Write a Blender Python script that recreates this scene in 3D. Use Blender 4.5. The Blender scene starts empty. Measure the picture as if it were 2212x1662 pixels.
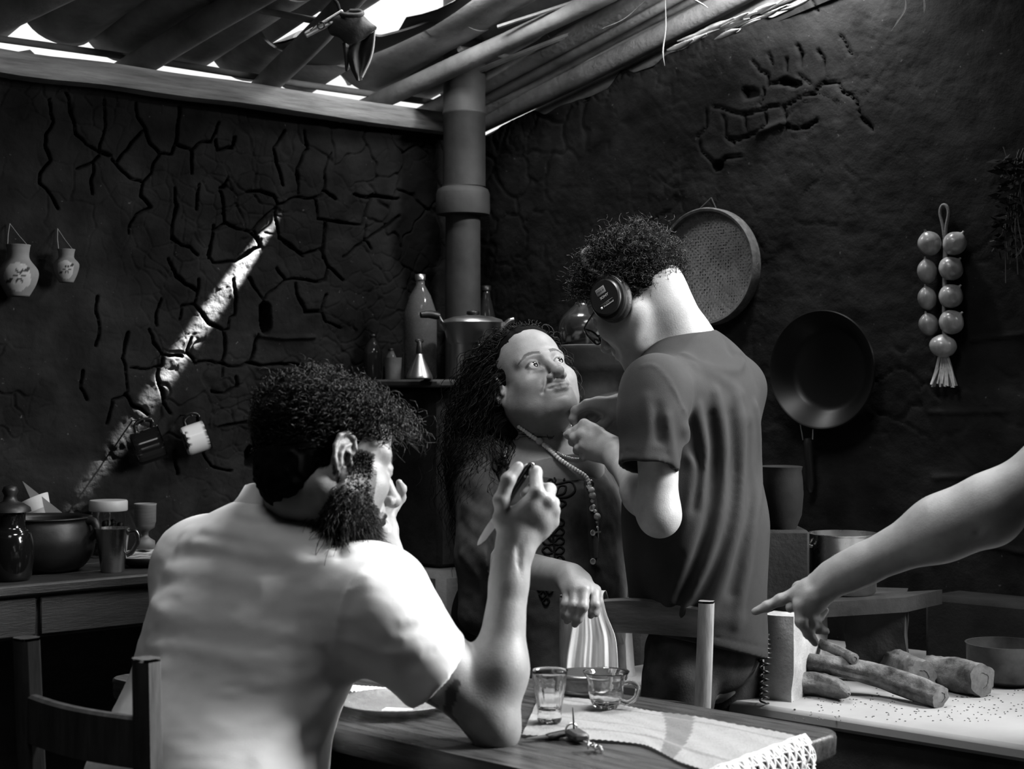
import bpy, math, random
import numpy as np
from mathutils import Vector, Matrix
rnd = random.Random(7)
nprng = np.random.default_rng(11)
C = bpy.context.scene.collection
SC = bpy.context.scene
# ------------------------------------------------------------------ camera, light, exposure
H = 1.27                       # eye height of the camera
FPX = 3400.0                   # focal length in pixels of the 2212 px wide frame
cam = bpy.data.cameras.new('camera'); camo = bpy.data.objects.new('camera', cam); C.objects.link(camo)
camo.location = (0, 0, H); camo.rotation_euler = (math.pi/2, 0, 0)
cam.sensor_width = 36.0; cam.lens = FPX/2212*36.0; cam.clip_start = 0.05
cam.dof.use_dof = True; cam.dof.focus_distance = 3.25; cam.dof.aperture_fstop = 7.0
SC.camera = camo
SC.view_settings.view_transform = 'Standard'; SC.view_settings.look = 'None'
SC.view_settings.gamma = 1.0; SC.view_settings.use_curve_mapping = False
SC.view_settings.exposure = 0.3
SC.cycles.use_denoising = True
SC.cycles.max_bounces = 8; SC.cycles.transmission_bounces = 8; SC.cycles.transparent_max_bounces = 16
SC.cycles.caustics_reflective = False; SC.cycles.caustics_refractive = False
SC.cycles.sample_clamp_indirect = 3.0

world = bpy.data.worlds.new('sky'); SC.world = world; world.use_nodes = True
bg = world.node_tree.nodes['Background']; bg.inputs[0].default_value = (1, 1, 1, 1); bg.inputs[1].default_value = 0.85

def add_light(name, kind, loc, target, energy, size=None, size_y=None, color=(1, 1, 1), spread=None):
    l = bpy.data.lights.new(name, kind); o = bpy.data.objects.new(name, l); C.objects.link(o)
    o.location = loc
    d = Vector(target)-Vector(loc); o.rotation_euler = d.to_track_quat('-Z', 'Y').to_euler()
    l.energy = energy; l.color = color
    if kind == 'AREA':
        l.shape = 'RECTANGLE'; l.size = size; l.size_y = size_y or size
        if spread: l.spread = math.radians(spread)
    return o
# lamps for daylight from the roof hole, an assumed doorway in the right wall and assumed roof openings (out of frame), plus an added fill
key_light = add_light('assumed_high_daylight', 'AREA', (2.20, 2.60, 2.25), (0.05, 2.70, 0.95), 38, 0.8, 0.9, spread=72)  # assumed daylight from high on the right, no window is built there
door_light = add_light('assumed_door_daylight', 'AREA', (2.20, 2.93, 1.10), (0.6, 1.1, 0.8), 26, 0.85, 1.6, spread=120)  # assumed daylight of a doorway out of frame
fill_light = add_light('front_fill', 'AREA', (-0.55, 1.65, 2.55), (-0.38, 2.45, 0.95), 1.5, 0.55, 0.45, spread=110)  # added fill lamp for the seated man's back, no roof opening above it
sky_light = add_light('assumed_skylight', 'AREA', (0.10, 2.68, 2.64), (0.10, 2.85, 0.9), 14, 0.5, 0.5, spread=110)  # assumed skylight over the people, out of frame
hole_light = add_light('roof_hole_daylight', 'AREA', (-0.13, 4.12, 2.44), (-0.20, 4.0, 1.0), 9.0, 0.30, 0.35)
gap_light = add_light('assumed_gap_daylight', 'AREA', (0.735, 3.862, 2.45), (0.56, 4.12, 1.75), 14.0, 0.16, 0.10)  # assumed roof gap by the right wall, lamp hangs under the tiles
# narrow spot lamp added below the tiles, imitating sun raking down the left wall
beam = add_light('added_streak_spot', 'SPOT', (-.421, 4.517, 2.065), (-0.755, 4.343, 1.575), 6500)
beam.data.spot_size = math.radians(9.0); beam.data.spot_blend = .9; beam.data.shadow_soft_size = .010; beam.scale = (1, .48, 1)
# ------------------------------------------------------------------ helpers
def Pm(x, y, ppm):
    """point seen at photo pixel (x, y) where one metre is ppm pixels wide"""
    return np.array([(x-1106.0)/ppm, FPX/ppm, H-(y-831.0)/ppm])
def Pd(x, y, d): return Pm(x, y, FPX/d)
def unit(v): v = np.asarray(v, float); return v/np.linalg.norm(v)
def srgb(v): return v/12.92 if v <= .04045 else ((v+.055)/1.055)**2.4

def new_obj(name, me, parent=None):
    o = bpy.data.objects.new(name, me); C.objects.link(o)
    if parent is not None: o.parent = parent
    return o
def tag(o, label=None, cat=None, group=None, kind=None):
    if label: o['label'] = label
    if cat: o['category'] = cat
    if group: o['group'] = group
    if kind: o['kind'] = kind
    return o
def empty(name, loc=(0, 0, 0), label=None, cat=None, group=None, kind=None):
    o = bpy.data.objects.new(name, None); C.objects.link(o); o.location = loc
    return tag(o, label, cat, group, kind)
def np_mesh(name, V, F, mat=None, smooth=True, tone=None):
    """mesh from numpy arrays; F is (n,3) or (n,4) or a list of such arrays"""
    if not isinstance(F, (list, tuple)): F = [F]
    F = [np.asarray(f, np.int32) for f in F if len(f)]
    me = bpy.data.meshes.new(name)
    me.vertices.add(len(V)); me.vertices.foreach_set('co', np.ascontiguousarray(V, np.float32).ravel())
    nl = sum(f.size for f in F); npo = sum(len(f) for f in F)
    me.loops.add(nl); me.polygons.add(npo)
    me.loops.foreach_set('vertex_index', np.concatenate([f.ravel() for f in F]))
    st = []; tot = 0
    for f in F:
        st.append(np.arange(len(f))*f.shape[1]+tot); tot += f.size
    me.polygons.foreach_set('loop_start', np.concatenate(st).astype(np.int32))
    me.update(calc_edges=True); me.validate()
    if smooth: me.polygons.foreach_set('use_smooth', np.ones(len(me.polygons), bool))
    if tone is not None:
        a = me.attributes.new('tone', 'FLOAT', 'POINT'); a.data.foreach_set('value', np.asarray(tone, np.float32))
    if mat: me.materials.append(mat)
    return me

class MB:
    """collects shapes into one mesh"""
    def __init__(s): s.v = []; s.q = []; s.t = []; s.n = 0
    def add(s, V, F):
        V = np.asarray(V, float); off = s.n; s.v.append(V); s.n += len(V)
        F = np.asarray(F, int)
        if len(F): (s.q if F.shape[1] == 4 else s.t).append(F+off)
        return s
    def grid(s, G, closed_u=False, closed_v=False):
        """G: (nu, nv, 3)"""
        nu, nv = G.shape[:2]; idx = np.arange(nu*nv).reshape(nu, nv)
        a = idx; b = np.roll(idx, -1, 0); c = np.roll(b, -1, 1); d = np.roll(idx, -1, 1)
        Q = np.stack([a, b, c, d], -1)
        if not closed_u: Q = Q[:-1]
        if not closed_v: Q = Q[:, :-1]
        return s.add(G.reshape(-1, 3), Q.reshape(-1, 4))
    def fan(s, ring, centre=None):
        ring = np.asarray(ring, float); n = len(ring)
        c = ring.mean(0) if centre is None else np.asarray(centre, float)
        V = np.vstack([ring, c]); i = np.arange(n)
        return s.add(V, np.stack([i, (i+1) % n, np.full(n, n)], 1))
    def lathe(s, prof, n=32, M=None, flute=None):
        """prof: [(r, z)...] bottom to top around +z; M 4x4"""
        a = np.linspace(0, 2*np.pi, n, endpoint=False); prof = np.array(prof, float)
        G = np.zeros((len(prof), n, 3))
        rr = prof[:, 0][:, None]*np.ones(n)[None]
        if flute is not None: rr = rr*flute(a, prof)
        G[:, :, 0] = rr*np.cos(a); G[:, :, 1] = rr*np.sin(a); G[:, :, 2] = prof[:, 1][:, None]
        if M is not None: G = xf(M, G)
        return s.grid(G[:, ::-1] if False else np.transpose(G, (1, 0, 2)), closed_u=True)
    def box(s, lo, hi, M=None, bev=0.0, taper=None):
        lo = np.array(lo, float); hi = np.array(hi, float)
        if bev > 0:
            # rounded-edge box: 24 verts (each corner split in three)
            c = (lo+hi)/2; h = (hi-lo)/2; bev = min(bev, h.min()*.95)
            V = []; ids = {}
            for sx in (-1, 1):
                for sy in (-1, 1):
                    for sz in (-1, 1):
                        for ax in range(3):
                            p = np.array([sx, sy, sz])*(h-bev); p[ax] += (sx, sy, sz)[ax]*bev
                            ids[(sx, sy, sz, ax)] = len(V); V.append(c+p)
            Q = []; T = []
            for ax in range(3):
                o1, o2 = [(1, 2), (2, 0), (0, 1)][ax]
                for sg in (-1, 1):
                    def cr(a, b):
                        t = [0, 0, 0]; t[ax] = sg; t[o1] = a; t[o2] = b; return ids[(*t, ax)]
                    q = [cr(-1, -1), cr(1, -1), cr(1, 1), cr(-1, 1)]
                    Q.append(q if sg > 0 else q[::-1])
            for ax in range(3):
                o1, o2 = [(1, 2), (2, 0), (0, 1)][ax]
                for a in (-1, 1):
                    for b in (-1, 1):
                        def cr(sgn, which):
                            t = [0, 0, 0]; t[ax] = sgn; t[o1] = a; t[o2] = b; return ids[(*t, which)]
                        q = [cr(-1, o1), cr(1, o1), cr(1, o2), cr(-1, o2)]
                        Q.append(q if a*b < 0 else q[::-1])
            for sx in (-1, 1):
                for sy in (-1, 1):
                    for sz in (-1, 1):
                        t = [ids[(sx, sy, sz, k)] for k in range(3)]
                        T.append(t if sx*sy*sz > 0 else t[::-1])
            V = np.array(V)
        else:
            V = np.array([[x, y, z] for x in (lo[0], hi[0]) for y in (lo[1], hi[1]) for z in (lo[2], hi[2])])
            Q = [[0, 1, 3, 2], [4, 6, 7, 5], [0, 4, 5, 1], [2, 3, 7, 6], [0, 2, 6, 4], [1, 5, 7, 3]]; T = []
        if taper is not None: V = taper(V)
        if M is not None: V = xf(M, V)
        off = s.n; s.v.append(V); s.n += len(V); s.q.append(np.array(Q)+off)
        if len(T): s.t.append(np.array(T)+off)
        return s
    def tube(s, pts, r, sides=8, cap=True, flat=None):
        V, F = tube_geo(pts, r, sides, flat)
        s.add(V, F); n = len(pts)
        if cap:
            s.fan(V[:sides][::-1]); s.fan(V[-sides:])
        return s
    def sphere(s, c, r, nu=16, nv=10, M=None):
        th = np.linspace(0, np.pi, nv+1)[1:-1]; ph = np.linspace(0, 2*np.pi, nu, endpoint=False)
        r = np.ones(3)*r
        ring = np.stack([np.outer(np.sin(th), np.cos(ph))*r[0], np.outer(np.sin(th), np.sin(ph))*r[1], np.outer(np.cos(th), np.ones(nu))*r[2]], -1)
        G = np.transpose(ring, (1, 0, 2)); top = np.array([0, 0, r[2]]); bot = -top
        V = np.vstack([G.reshape(-1, 3), top, bot])
        if M is not None: V = xf(M, V)
        V = V+np.asarray(c, float)
        nvv = nv-1; i = np.arange(nu); j = (i+1) % nu
        off = s.n; s.v.append(V); s.n += len(V)
        a = np.arange(nu*nvv).reshape(nu, nvv); b = np.roll(a, -1, 0)
        q = np.stack([a[:, :-1], a[:, 1:], b[:, 1:], b[:, :-1]], -1).reshape(-1, 4)
        s.q.append(q+off)
        s.t.append(np.stack([a[:, 0], b[:, 0], np.full(nu, nu*nvv)], 1)[:, [0, 1, 2]]+off)
        s.t.append(np.stack([a[:, -1], np.full(nu, nu*nvv+1), b[:, -1]], 1)+off)
        return s
    def build(s, name, mat, parent=None, smooth=True, sharp=None):
        V = np.vstack(s.v); F = []
        if s.q: F.append(np.vstack(s.q))
        if s.t: F.append(np.vstack(s.t))
        me = np_mesh(name, V, F, mat, smooth)
        if sharp is not None:
            import bmesh
            bm = bmesh.new(); bm.from_mesh(me); bmesh.ops.recalc_face_normals(bm, faces=bm.faces); bm.to_mesh(me); bm.free()
            me.set_sharp_from_angle(angle=math.radians(sharp))
        return new_obj(name, me, parent)

def xf(M, V):
    M = np.asarray(M, float); return V@M[:3, :3].T+M[:3, 3]
def mat4(R=None, t=(0, 0, 0), s=1.0):
    M = np.eye(4); M[:3, :3] = (np.eye(3) if R is None else np.asarray(R))*s; M[:3, 3] = t; return M
def frame_z(z, x=(1, 0, 0)):
    """rotation whose third column is z"""
    z = unit(z); x = np.asarray(x, float)
    if abs(np.dot(z, unit(x))) > .98: x = np.array([0, 1., 0])
    x = unit(x-z*np.dot(x, z)); y = np.cross(z, x); return np.stack([x, y, z], 1)
def ypr(yaw, pitch=0, roll=0):
    yaw, pitch, roll = np.radians([yaw, pitch, roll])
    f = np.array([np.cos(yaw)*np.cos(pitch), np.sin(yaw)*np.cos(pitch), np.sin(pitch)])
    r0 = np.array([np.sin(yaw), -np.cos(yaw), 0]); u0 = np.cross(r0, f)
    r = np.cos(roll)*r0+np.sin(roll)*u0; u = np.cross(r, f)
    return np.stack([r, f, u], 1)
def rotz(a): a = math.radians(a); return np.array([[math.cos(a), -math.sin(a), 0], [math.sin(a), math.cos(a), 0], [0, 0, 1]])
def tube_geo(pts, r, sides=8, flat=None):
    P = np.asarray(pts, float); n = len(P); r = np.ones(n)*np.asarray(r, float)
    T = np.gradient(P, axis=0); T /= np.linalg.norm(T, axis=1)[:, None]+1e-12
    N = np.zeros_like(P); a = np.array([0, 0, 1.]) if abs(T[0, 2]) < .9 else np.array([1., 0, 0])
    N[0] = unit(a-T[0]*a.dot(T[0]))
    for i in range(1, n):
        v = N[i-1]-T[i]*N[i-1].dot(T[i]); N[i] = v/(np.linalg.norm(v)+1e-12)
    B = np.cross(T, N); ang = np.linspace(0, 2*np.pi, sides, endpoint=False)
    fx, fy = flat if flat else (1, 1)
    V = P[:, None]+r[:, None, None]*(fx*np.cos(ang)[None, :, None]*N[:, None]+fy*np.sin(ang)[None, :, None]*B[:, None])
    idx = np.arange(n*sides).reshape(n, sides); b = np.roll(idx, -1, 1)
    F = np.stack([idx[:-1], b[:-1], b[1:], idx[1:]], -1).reshape(-1, 4)
    return V.reshape(-1, 3), F
def smooth_path(pts, n):
    """Catmull-Rom through pts, n samples"""
    P = np.asarray(pts, float); P = np.vstack([2*P[0]-P[1], P, 2*P[-1]-P[-2]]); m = len(P)-3
    t = np.linspace(0, m-1e-9, n); i = t.astype(int); f = (t-i)[:, None]
    a, b, c, d = P[i], P[i+1], P[i+2], P[i+3]
    return .5*((2*b)+(-a+c)*f+(2*a-5*b+4*c-d)*f*f+(-a+3*b-3*c+d)*f**3)

# ---- value noise (vectorised) used for geometry
_perm = nprng.random((64, 64, 64)).astype(np.float32)
def vnoise(P):
    i = np.floor(P).astype(int); f = P-i; f = f*f*(3-2*f); i &= 63; j = (i+1) & 63
    x0, y0, z0 = i[..., 0], i[..., 1], i[..., 2]; x1, y1, z1 = j[..., 0], j[..., 1], j[..., 2]
    fx, fy, fz = f[..., 0], f[..., 1], f[..., 2]; g = _perm
    a = g[x0, y0, z0]*(1-fx)+g[x1, y0, z0]*fx; b = g[x0, y1, z0]*(1-fx)+g[x1, y1, z0]*fx
    c = g[x0, y0, z1]*(1-fx)+g[x1, y0, z1]*fx; d = g[x0, y1, z1]*(1-fx)+g[x1, y1, z1]*fx
    a = a*(1-fy)+b*fy; c = c*(1-fy)+d*fy
    return (a*(1-fz)+c*fz)*2-1
def fbm(P, oct=4):
    s = 0; a = .5
    for _ in range(oct): s = s+a*vnoise(P); P = P*2.03+7.1; a *= .5
    return s

# ------------------------------------------------------------------ materials
def mat(name, g=.2, rough=.7, metal=0.0, spec=.5, var=0.0, scale=20, bump=0.0, bscale=60, stretch=None, tone=False,
        sheen=0.0, sss=0.0, trans=0.0, ior=1.45, alpha=1.0, flecks=0.0, weave=None, coat=0.0, rvar=0.0, rot=0.0):
    m = bpy.data.materials.new(name); m.use_nodes = True; nt = m.node_tree; N = nt.nodes; L = nt.links
    if spec == .5 and rough >= .7 and not metal and not trans: spec = .12
    b = N['Principled BSDF']; b.inputs['Roughness'].default_value = rough; b.inputs['Metallic'].default_value = metal
    b.inputs['Specular IOR Level'].default_value = spec; b.inputs['IOR'].default_value = ior
    b.inputs['Transmission Weight'].default_value = trans; b.inputs['Sheen Weight'].default_value = sheen
    b.inputs['Coat Weight'].default_value = coat
    if sss: b.inputs['Subsurface Weight'].default_value = sss; b.inputs['Subsurface Radius'].default_value = (.004, .004, .004); b.inputs['Subsurface Scale'].default_value = 1.0
    tc = N.new('ShaderNodeTexCoord'); mp = N.new('ShaderNodeMapping'); L.new(tc.outputs['Object'], mp.inputs[0])
    if stretch: mp.inputs['Scale'].default_value = stretch
    if rot: mp.vector_type = 'TEXTURE'; mp.inputs['Rotation'].default_value = (0, 0, rot); mp.inputs['Scale'].default_value = [1/v for v in (stretch or (1, 1, 1))]
    col = None
    def noise(sc, det=5, r=.6):
        n = N.new('ShaderNodeTexNoise'); n.inputs['Scale'].default_value = sc; n.inputs['Detail'].default_value = det; n.inputs['Roughness'].default_value = r
        L.new(mp.outputs[0], n.inputs['Vector']); return n
    def math_(op, a, c=None, d=None):
        n = N.new('ShaderNodeMath'); n.operation = op
        for k, v in enumerate((a, c, d)):
            if v is None: continue
            if isinstance(v, (int, float)): n.inputs[k].default_value = v
            else: L.new(v, n.inputs[k])
        return n.outputs[0]
    val = None
    if var:
        n = noise(scale)
        mr = N.new('ShaderNodeMapRange'); L.new(n.outputs[0], mr.inputs[0]); mr.inputs[1].default_value = .3; mr.inputs[2].default_value = .7
        mr.inputs[3].default_value = g*(1-var); mr.inputs[4].default_value = g*(1+var); val = mr.outputs[0]
    if flecks:
        n2 = noise(85, 2, .5); mr2 = N.new('ShaderNodeMapRange'); L.new(n2.outputs[0], mr2.inputs[0])
        mr2.inputs[1].default_value = .72; mr2.inputs[2].default_value = .80; mr2.inputs[3].default_value = 0; mr2.inputs[4].default_value = flecks
        val = math_('ADD', val if val is not None else g, mr2.outputs[0])
    if tone:
        at = N.new('ShaderNodeAttribute'); at.attribute_name = 'tone'
        val = math_('MULTIPLY', at.outputs['Fac'], val if val is not None else g)
    if val is not None: L.new(val, b.inputs['Base Color'])
    else: b.inputs['Base Color'].default_value = (g, g, g, 1)
    if rvar:
        n3 = noise(scale*.7); mr3 = N.new('ShaderNodeMapRange'); L.new(n3.outputs[0], mr3.inputs[0]); mr3.inputs[1].default_value = .3; mr3.inputs[2].default_value = .7
        mr3.inputs[3].default_value = max(.02, rough-rvar); mr3.inputs[4].default_value = min(1, rough+rvar); L.new(mr3.outputs[0], b.inputs['Roughness'])
    hgt = None
    if bump: hgt = noise(bscale, 6, .65).outputs[0]
    if weave:
        # two crossed thread waves in object space
        w = []
        for ax in weave['axes']:
            wv = N.new('ShaderNodeTexWave'); wv.wave_type = 'BANDS'; wv.bands_direction = ax; wv.inputs['Scale'].default_value = weave['scale']
            L.new(tc.outputs['Object'], wv.inputs['Vector']); w.append(wv.outputs['Fac'])
        ww = w[0] if len(w) == 1 else math_('MAXIMUM', w[0], w[1])
        ww = math_('MULTIPLY', ww, weave.get('amount', .5)); hgt = ww if hgt is None else math_('ADD', hgt, ww)
        bump = bump or .3
    if hgt is not None:
        bp = N.new('ShaderNodeBump'); bp.inputs['Strength'].default_value = bump; bp.inputs['Distance'].default_value = .004
        L.new(hgt, bp.inputs['Height']); L.new(bp.outputs[0], b.inputs['Normal'])
    return m

# ------------------------------------------------------------------ implicit-surface modelling
class SDF:
    def __init__(s): s.ops = []; s.stack = []; s.disp = []
    def at(s, R=np.eye(3), t=(0, 0, 0), sc=1.0): s.R = np.asarray(R, float); s.t = np.asarray(t, float); s.sc = sc; return s
    R = np.eye(3); t = np.zeros(3); sc = 1.0
    def _p(s, p): return s.R@(np.asarray(p, float)*s.sc)+s.t
    def cone(s, a, b, ra, rb=None, k=.01, sub=False):
        s.ops.append(('c', s._p(a), s._p(b), ra*s.sc, (ra if rb is None else rb)*s.sc, k*s.sc, sub)); return s
    def chain(s, pts, rad, k=.01, k2=None, sub=False):
        rad = np.ones(len(pts))*np.asarray(rad, float)
        for i in range(len(pts)-1): s.cone(pts[i], pts[i+1], rad[i], rad[i+1], k if (i == 0 or k2 is None) else k2, sub)
        return s
    def ell(s, c, r, R=None, k=.01, sub=False):
        RR = s.R if R is None else s.R@np.asarray(R)
        s.ops.append(('e', s._p(c), np.ones(3)*r*s.sc, RR, k*s.sc, sub)); return s
    def rbox(s, c, h, rad, R=None, k=.01, sub=False):
        RR = s.R if R is None else s.R@np.asarray(R)
        s.ops.append(('b', s._p(c), np.asarray(h, float)*s.sc-rad*s.sc, rad*s.sc, RR, k*s.sc, sub)); return s
    def cut(s, c, n, k=.004):            # remove the side n points to
        s.ops.append(('p', s._p(c), s.R@unit(n), k*s.sc)); return s
    def fold(s, pts, amp, w):
        P = np.asarray([s._p(p) for p in pts]); s.ops.append(('f', P, amp, w)); return s
    @staticmethod
    def prim(o, p):
        if o[0] == 'c':
            a, b, ra, rb = o[1:5]; ba = b-a; L2 = float(ba@ba+1e-12); pa = p-a.astype(p.dtype)
            t = pa@ba.astype(p.dtype); h = np.minimum(np.maximum(t*p.dtype.type(1/L2), 0), 1)
            q = np.einsum('...i,...i', pa, pa)-h*(2*t-h*p.dtype.type(L2))
            return np.sqrt(np.maximum(q, 0))-(p.dtype.type(ra)+p.dtype.type(rb-ra)*h)
        if o[0] == 'e':
            q = (p-o[1].astype(p.dtype))@o[3].astype(p.dtype); r = o[2].astype(p.dtype)
            q = q/r; k0 = np.sqrt(np.einsum('...i,...i', q, q)); q = q/r; k1 = np.sqrt(np.einsum('...i,...i', q, q))+p.dtype.type(1e-9)
            return k0*(k0-1)/k1
        if o[0] == 'b':
            q = np.abs((p-o[1].astype(p.dtype))@o[4].astype(p.dtype))-o[2].astype(p.dtype)
            return np.sqrt((np.maximum(q, 0)**2).sum(-1))+np.minimum(q.max(-1), 0)-o[3]
        if o[0] == 'p': return (p-o[1].astype(p.dtype))@o[2].astype(p.dtype)
        if o[0] == 'f':
            P = o[1].astype(p.dtype); best = None
            for i in range(len(P)-1):
                ba = P[i+1]-P[i]; pa = p-P[i]; t = pa@ba; L2 = p.dtype.type(ba@ba+1e-12); h = np.minimum(np.maximum(t/L2, 0), 1); d2 = np.maximum(np.einsum('...i,...i', pa, pa)-h*(2*t-h*L2), 0)
                best = d2 if best is None else np.minimum(best, d2)
            return np.sqrt(best)
    @staticmethod
    def comb(o, d, v):
        if o[0] == 'f':
            e = v/o[3]; return d-o[2]*np.exp(-e*e)
        if o[0] == 'p': k = o[3]; sub = None
        else: k = o[-2]; sub = o[-1]
        if o[0] == 'p' or sub:
            w = v if o[0] == 'p' else -v
            h = np.maximum(k-np.abs(d-w), 0)/max(k, 1e-6); return np.maximum(d, w)+h*h*k*.25
        h = np.maximum(k-np.abs(d-v), 0)/max(k, 1e-6); return np.minimum(d, v)-h*h*k*.25
    def eval(s, p):
        d = np.full(p.shape[:-1], 9.0, p.dtype)
        for o in s.ops: d = s.comb(o, d, s.prim(o, p))
        for f in s.disp: d = d-f(p)
        return d
    def bounds(s, pad=.02):
        lo = np.full(3, 9e9); hi = -lo
        for o in s.ops:
            if o[0] == 'c' and not o[6]:
                for c, r in ((o[1], o[3]), (o[2], o[4])): lo = np.minimum(lo, c-r); hi = np.maximum(hi, c+r)
            elif o[0] == 'e' and not o[5]:
                e = np.sqrt(((o[3]*o[2])**2).sum(1)); lo = np.minimum(lo, o[1]-e); hi = np.maximum(hi, o[1]+e)
            elif o[0] == 'b' and not o[6]:
                e = np.abs(o[4])@(o[2]+o[3]); lo = np.minimum(lo, o[1]-e); hi = np.maximum(hi, o[1]+e)
        return lo-pad, hi+pad
    def hit(s, x, y, dmin=1.2, dmax=5.5):
        """first surface point behind photo pixel(s) x, y"""
        x = np.atleast_1d(np.asarray(x, float)); y = np.atleast_1d(np.asarray(y, float))
        D = np.stack([(x-1106)/FPX, np.ones_like(x), -(y-831)/FPX], -1); t = np.full(len(x), dmin)
        for _ in range(70):
            d = s.eval((D*t[:, None]+np.array([0, 0, H])).astype(np.float32)); t = np.minimum(t+np.clip(d*.8, -.01, .4), dmax)
            if (np.abs(d[t < dmax-.001]) < .0004).all(): break
        return D*t[:, None]+np.array([0, 0, H]), t < dmax-.01
    def normal(s, p, e=.003):
        g = np.stack([s.eval(p+np.eye(3)[i]*e)-s.eval(p-np.eye(3)[i]*e) for i in range(3)], -1)
        return g/(np.linalg.norm(g, axis=-1, keepdims=True)+1e-9)
    def mesh(s, h, lo=None, hi=None, extra=0.0):
        l0, h0 = s.bounds(); lo = l0 if lo is None else np.maximum(np.asarray(lo, float), l0); hi = h0 if hi is None else np.minimum(np.asarray(hi, float), h0)
        B = 8; n = np.maximum(np.ceil((hi-lo)/h/B).astype(int), 1)
        D = np.ones(n*B+1, np.float32)          # corner samples
        bi = np.stack(np.meshgrid(*[np.arange(k) for k in n], indexing='ij'), -1).reshape(-1, 3)
        ctr = (lo+(bi*B+B/2)*h).astype(np.float32); Rb = h*B*.5*1.7321
        d = np.full(len(ctr), 9.0, np.float32); sel = []
        L = 1.45
        for o in s.ops:
            v = s.prim(o, ctr)
            if o[0] == 'p': sel.append(v > -(3*Rb+.02)+0*d)
            elif o[0] == 'f': sel.append(v < 3*o[3]+Rb)
            elif o[-1]: sel.append(v < np.maximum(-d, 0)*1.0+2*L*Rb+o[-2])
            else: sel.append(v < d+2*L*Rb+o[-2])
            d = s.comb(o, d, v)
        near = np.abs(d) < L*Rb+.012+extra
        # fill far blocks with their sign
        sg = np.where(d < 0, -1.0, 1.0).astype(np.float32).reshape(n)
        D[:-1, :-1, :-1] = np.repeat(np.repeat(np.repeat(sg, B, 0), B, 1), B, 2)
        ids = np.nonzero(near)[0]
        off = np.stack(np.meshgrid(*[np.arange(B+1)]*3, indexing='ij'), -1).reshape(-1, 3)
        CH = 3000
        for c0 in range(0, len(ids), CH):
            ii = ids[c0:c0+CH]
            P = (lo+((bi[ii][:, None]*B+off[None])*h)).astype(np.float32)
            dd = np.full(P.shape[:2], 9.0, np.float32)
            for o, sl in zip(s.ops, sel):
                m = sl[ii]
                if not m.any(): continue
                if m.all(): dd = s.comb(o, dd, s.prim(o, P)).astype(np.float32)
                else: dd[m] = s.comb(o, dd[m], s.prim(o, P[m]))
            for f in s.disp: dd = dd-f(P).astype(np.float32)
            G = bi[ii][:, None]*B+off[None]
            D[G[..., 0], G[..., 1], G[..., 2]] = dd
        # surface nets
        S = D < 0
        c = np.zeros(np.array(D.shape)-1, np.uint8)
        for dx in (0, 1):
            for dy in (0, 1):
                for dz in (0, 1):
                    c += S[dx:S.shape[0]-1+dx, dy:S.shape[1]-1+dy, dz:S.shape[2]-1+dz]
        act = (c > 0) & (c < 8); cells = np.argwhere(act)
        if not len(cells): return np.zeros((0, 3)), np.zeros((0, 4), int)
        cid = np.full(act.shape, -1, np.int32); cid[act] = np.arange(len(cells))
        cor = np.array([[x, y, z] for x in (0, 1) for y in (0, 1) for z in (0, 1)])
        val = D[cells[:, 0:1]+cor[:, 0], cells[:, 1:2]+cor[:, 1], cells[:, 2:3]+cor[:, 2]]
        acc = np.zeros((len(cells), 3)); cnt = np.zeros(len(cells))
        for a in range(8):
            for b in range(a+1, 8):
                if np.abs(cor[a]-cor[b]).sum() != 1: continue
                va, vb = val[:, a], val[:, b]; x = (va < 0) != (vb < 0)
                t = np.where(x, va/np.where(va == vb, 1, va-vb), 0)
                acc += np.where(x[:, None], cor[a]+(cor[b]-cor[a])*t[:, None], 0); cnt += x
        V = lo+(cells+acc/cnt[:, None])*h
        Q = []
        for ax in range(3):
            u, v = [(1, 2), (2, 0), (0, 1)][ax]
            sl0 = [slice(None)]*3; sl1 = [slice(None)]*3; sl0[ax] = slice(0, -1); sl1[ax] = slice(1, None)
            e = np.argwhere(S[tuple(sl0)] != S[tuple(sl1)])
            e = e[(e[:, u] > 0) & (e[:, v] > 0) & (e[:, u] < act.shape[u]) & (e[:, v] < act.shape[v])]
            ins = S[e[:, 0], e[:, 1], e[:, 2]]
            def cell(du, dv):
                q = e.copy(); q[:, u] += du; q[:, v] += dv; return cid[q[:, 0], q[:, 1], q[:, 2]]
            q = np.stack([cell(-1, -1), cell(0, -1), cell(0, 0), cell(-1, 0)], 1)
            q[~ins] = q[~ins][:, ::-1]; Q.append(q)
        Q = np.vstack(Q); Q = Q[(Q >= 0).all(1)]
        return V, Q
def join_geo(parts):
    V = []; F = []; n = 0
    for v, f in parts: V.append(v); F.append(f+n); n += len(v)
    return np.vstack(V), np.vstack(F)
def shrink_relax(V, F, it=1, lam=.5):
    """light Laplacian smoothing of a quad mesh"""
    for _ in range(it):
        acc = np.zeros_like(V); cnt = np.zeros(len(V))
        for i in range(4):
            a, b = F[:, i], F[:, (i+1) % 4]
            for k in range(3): acc[:, k] += np.bincount(a, V[b, k], len(V))+np.bincount(b, V[a, k], len(V))
            cnt += np.bincount(a, minlength=len(V))+np.bincount(b, minlength=len(V))
        V = V+(acc/np.maximum(cnt, 1)[:, None]-V)*lam
    return V
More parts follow.
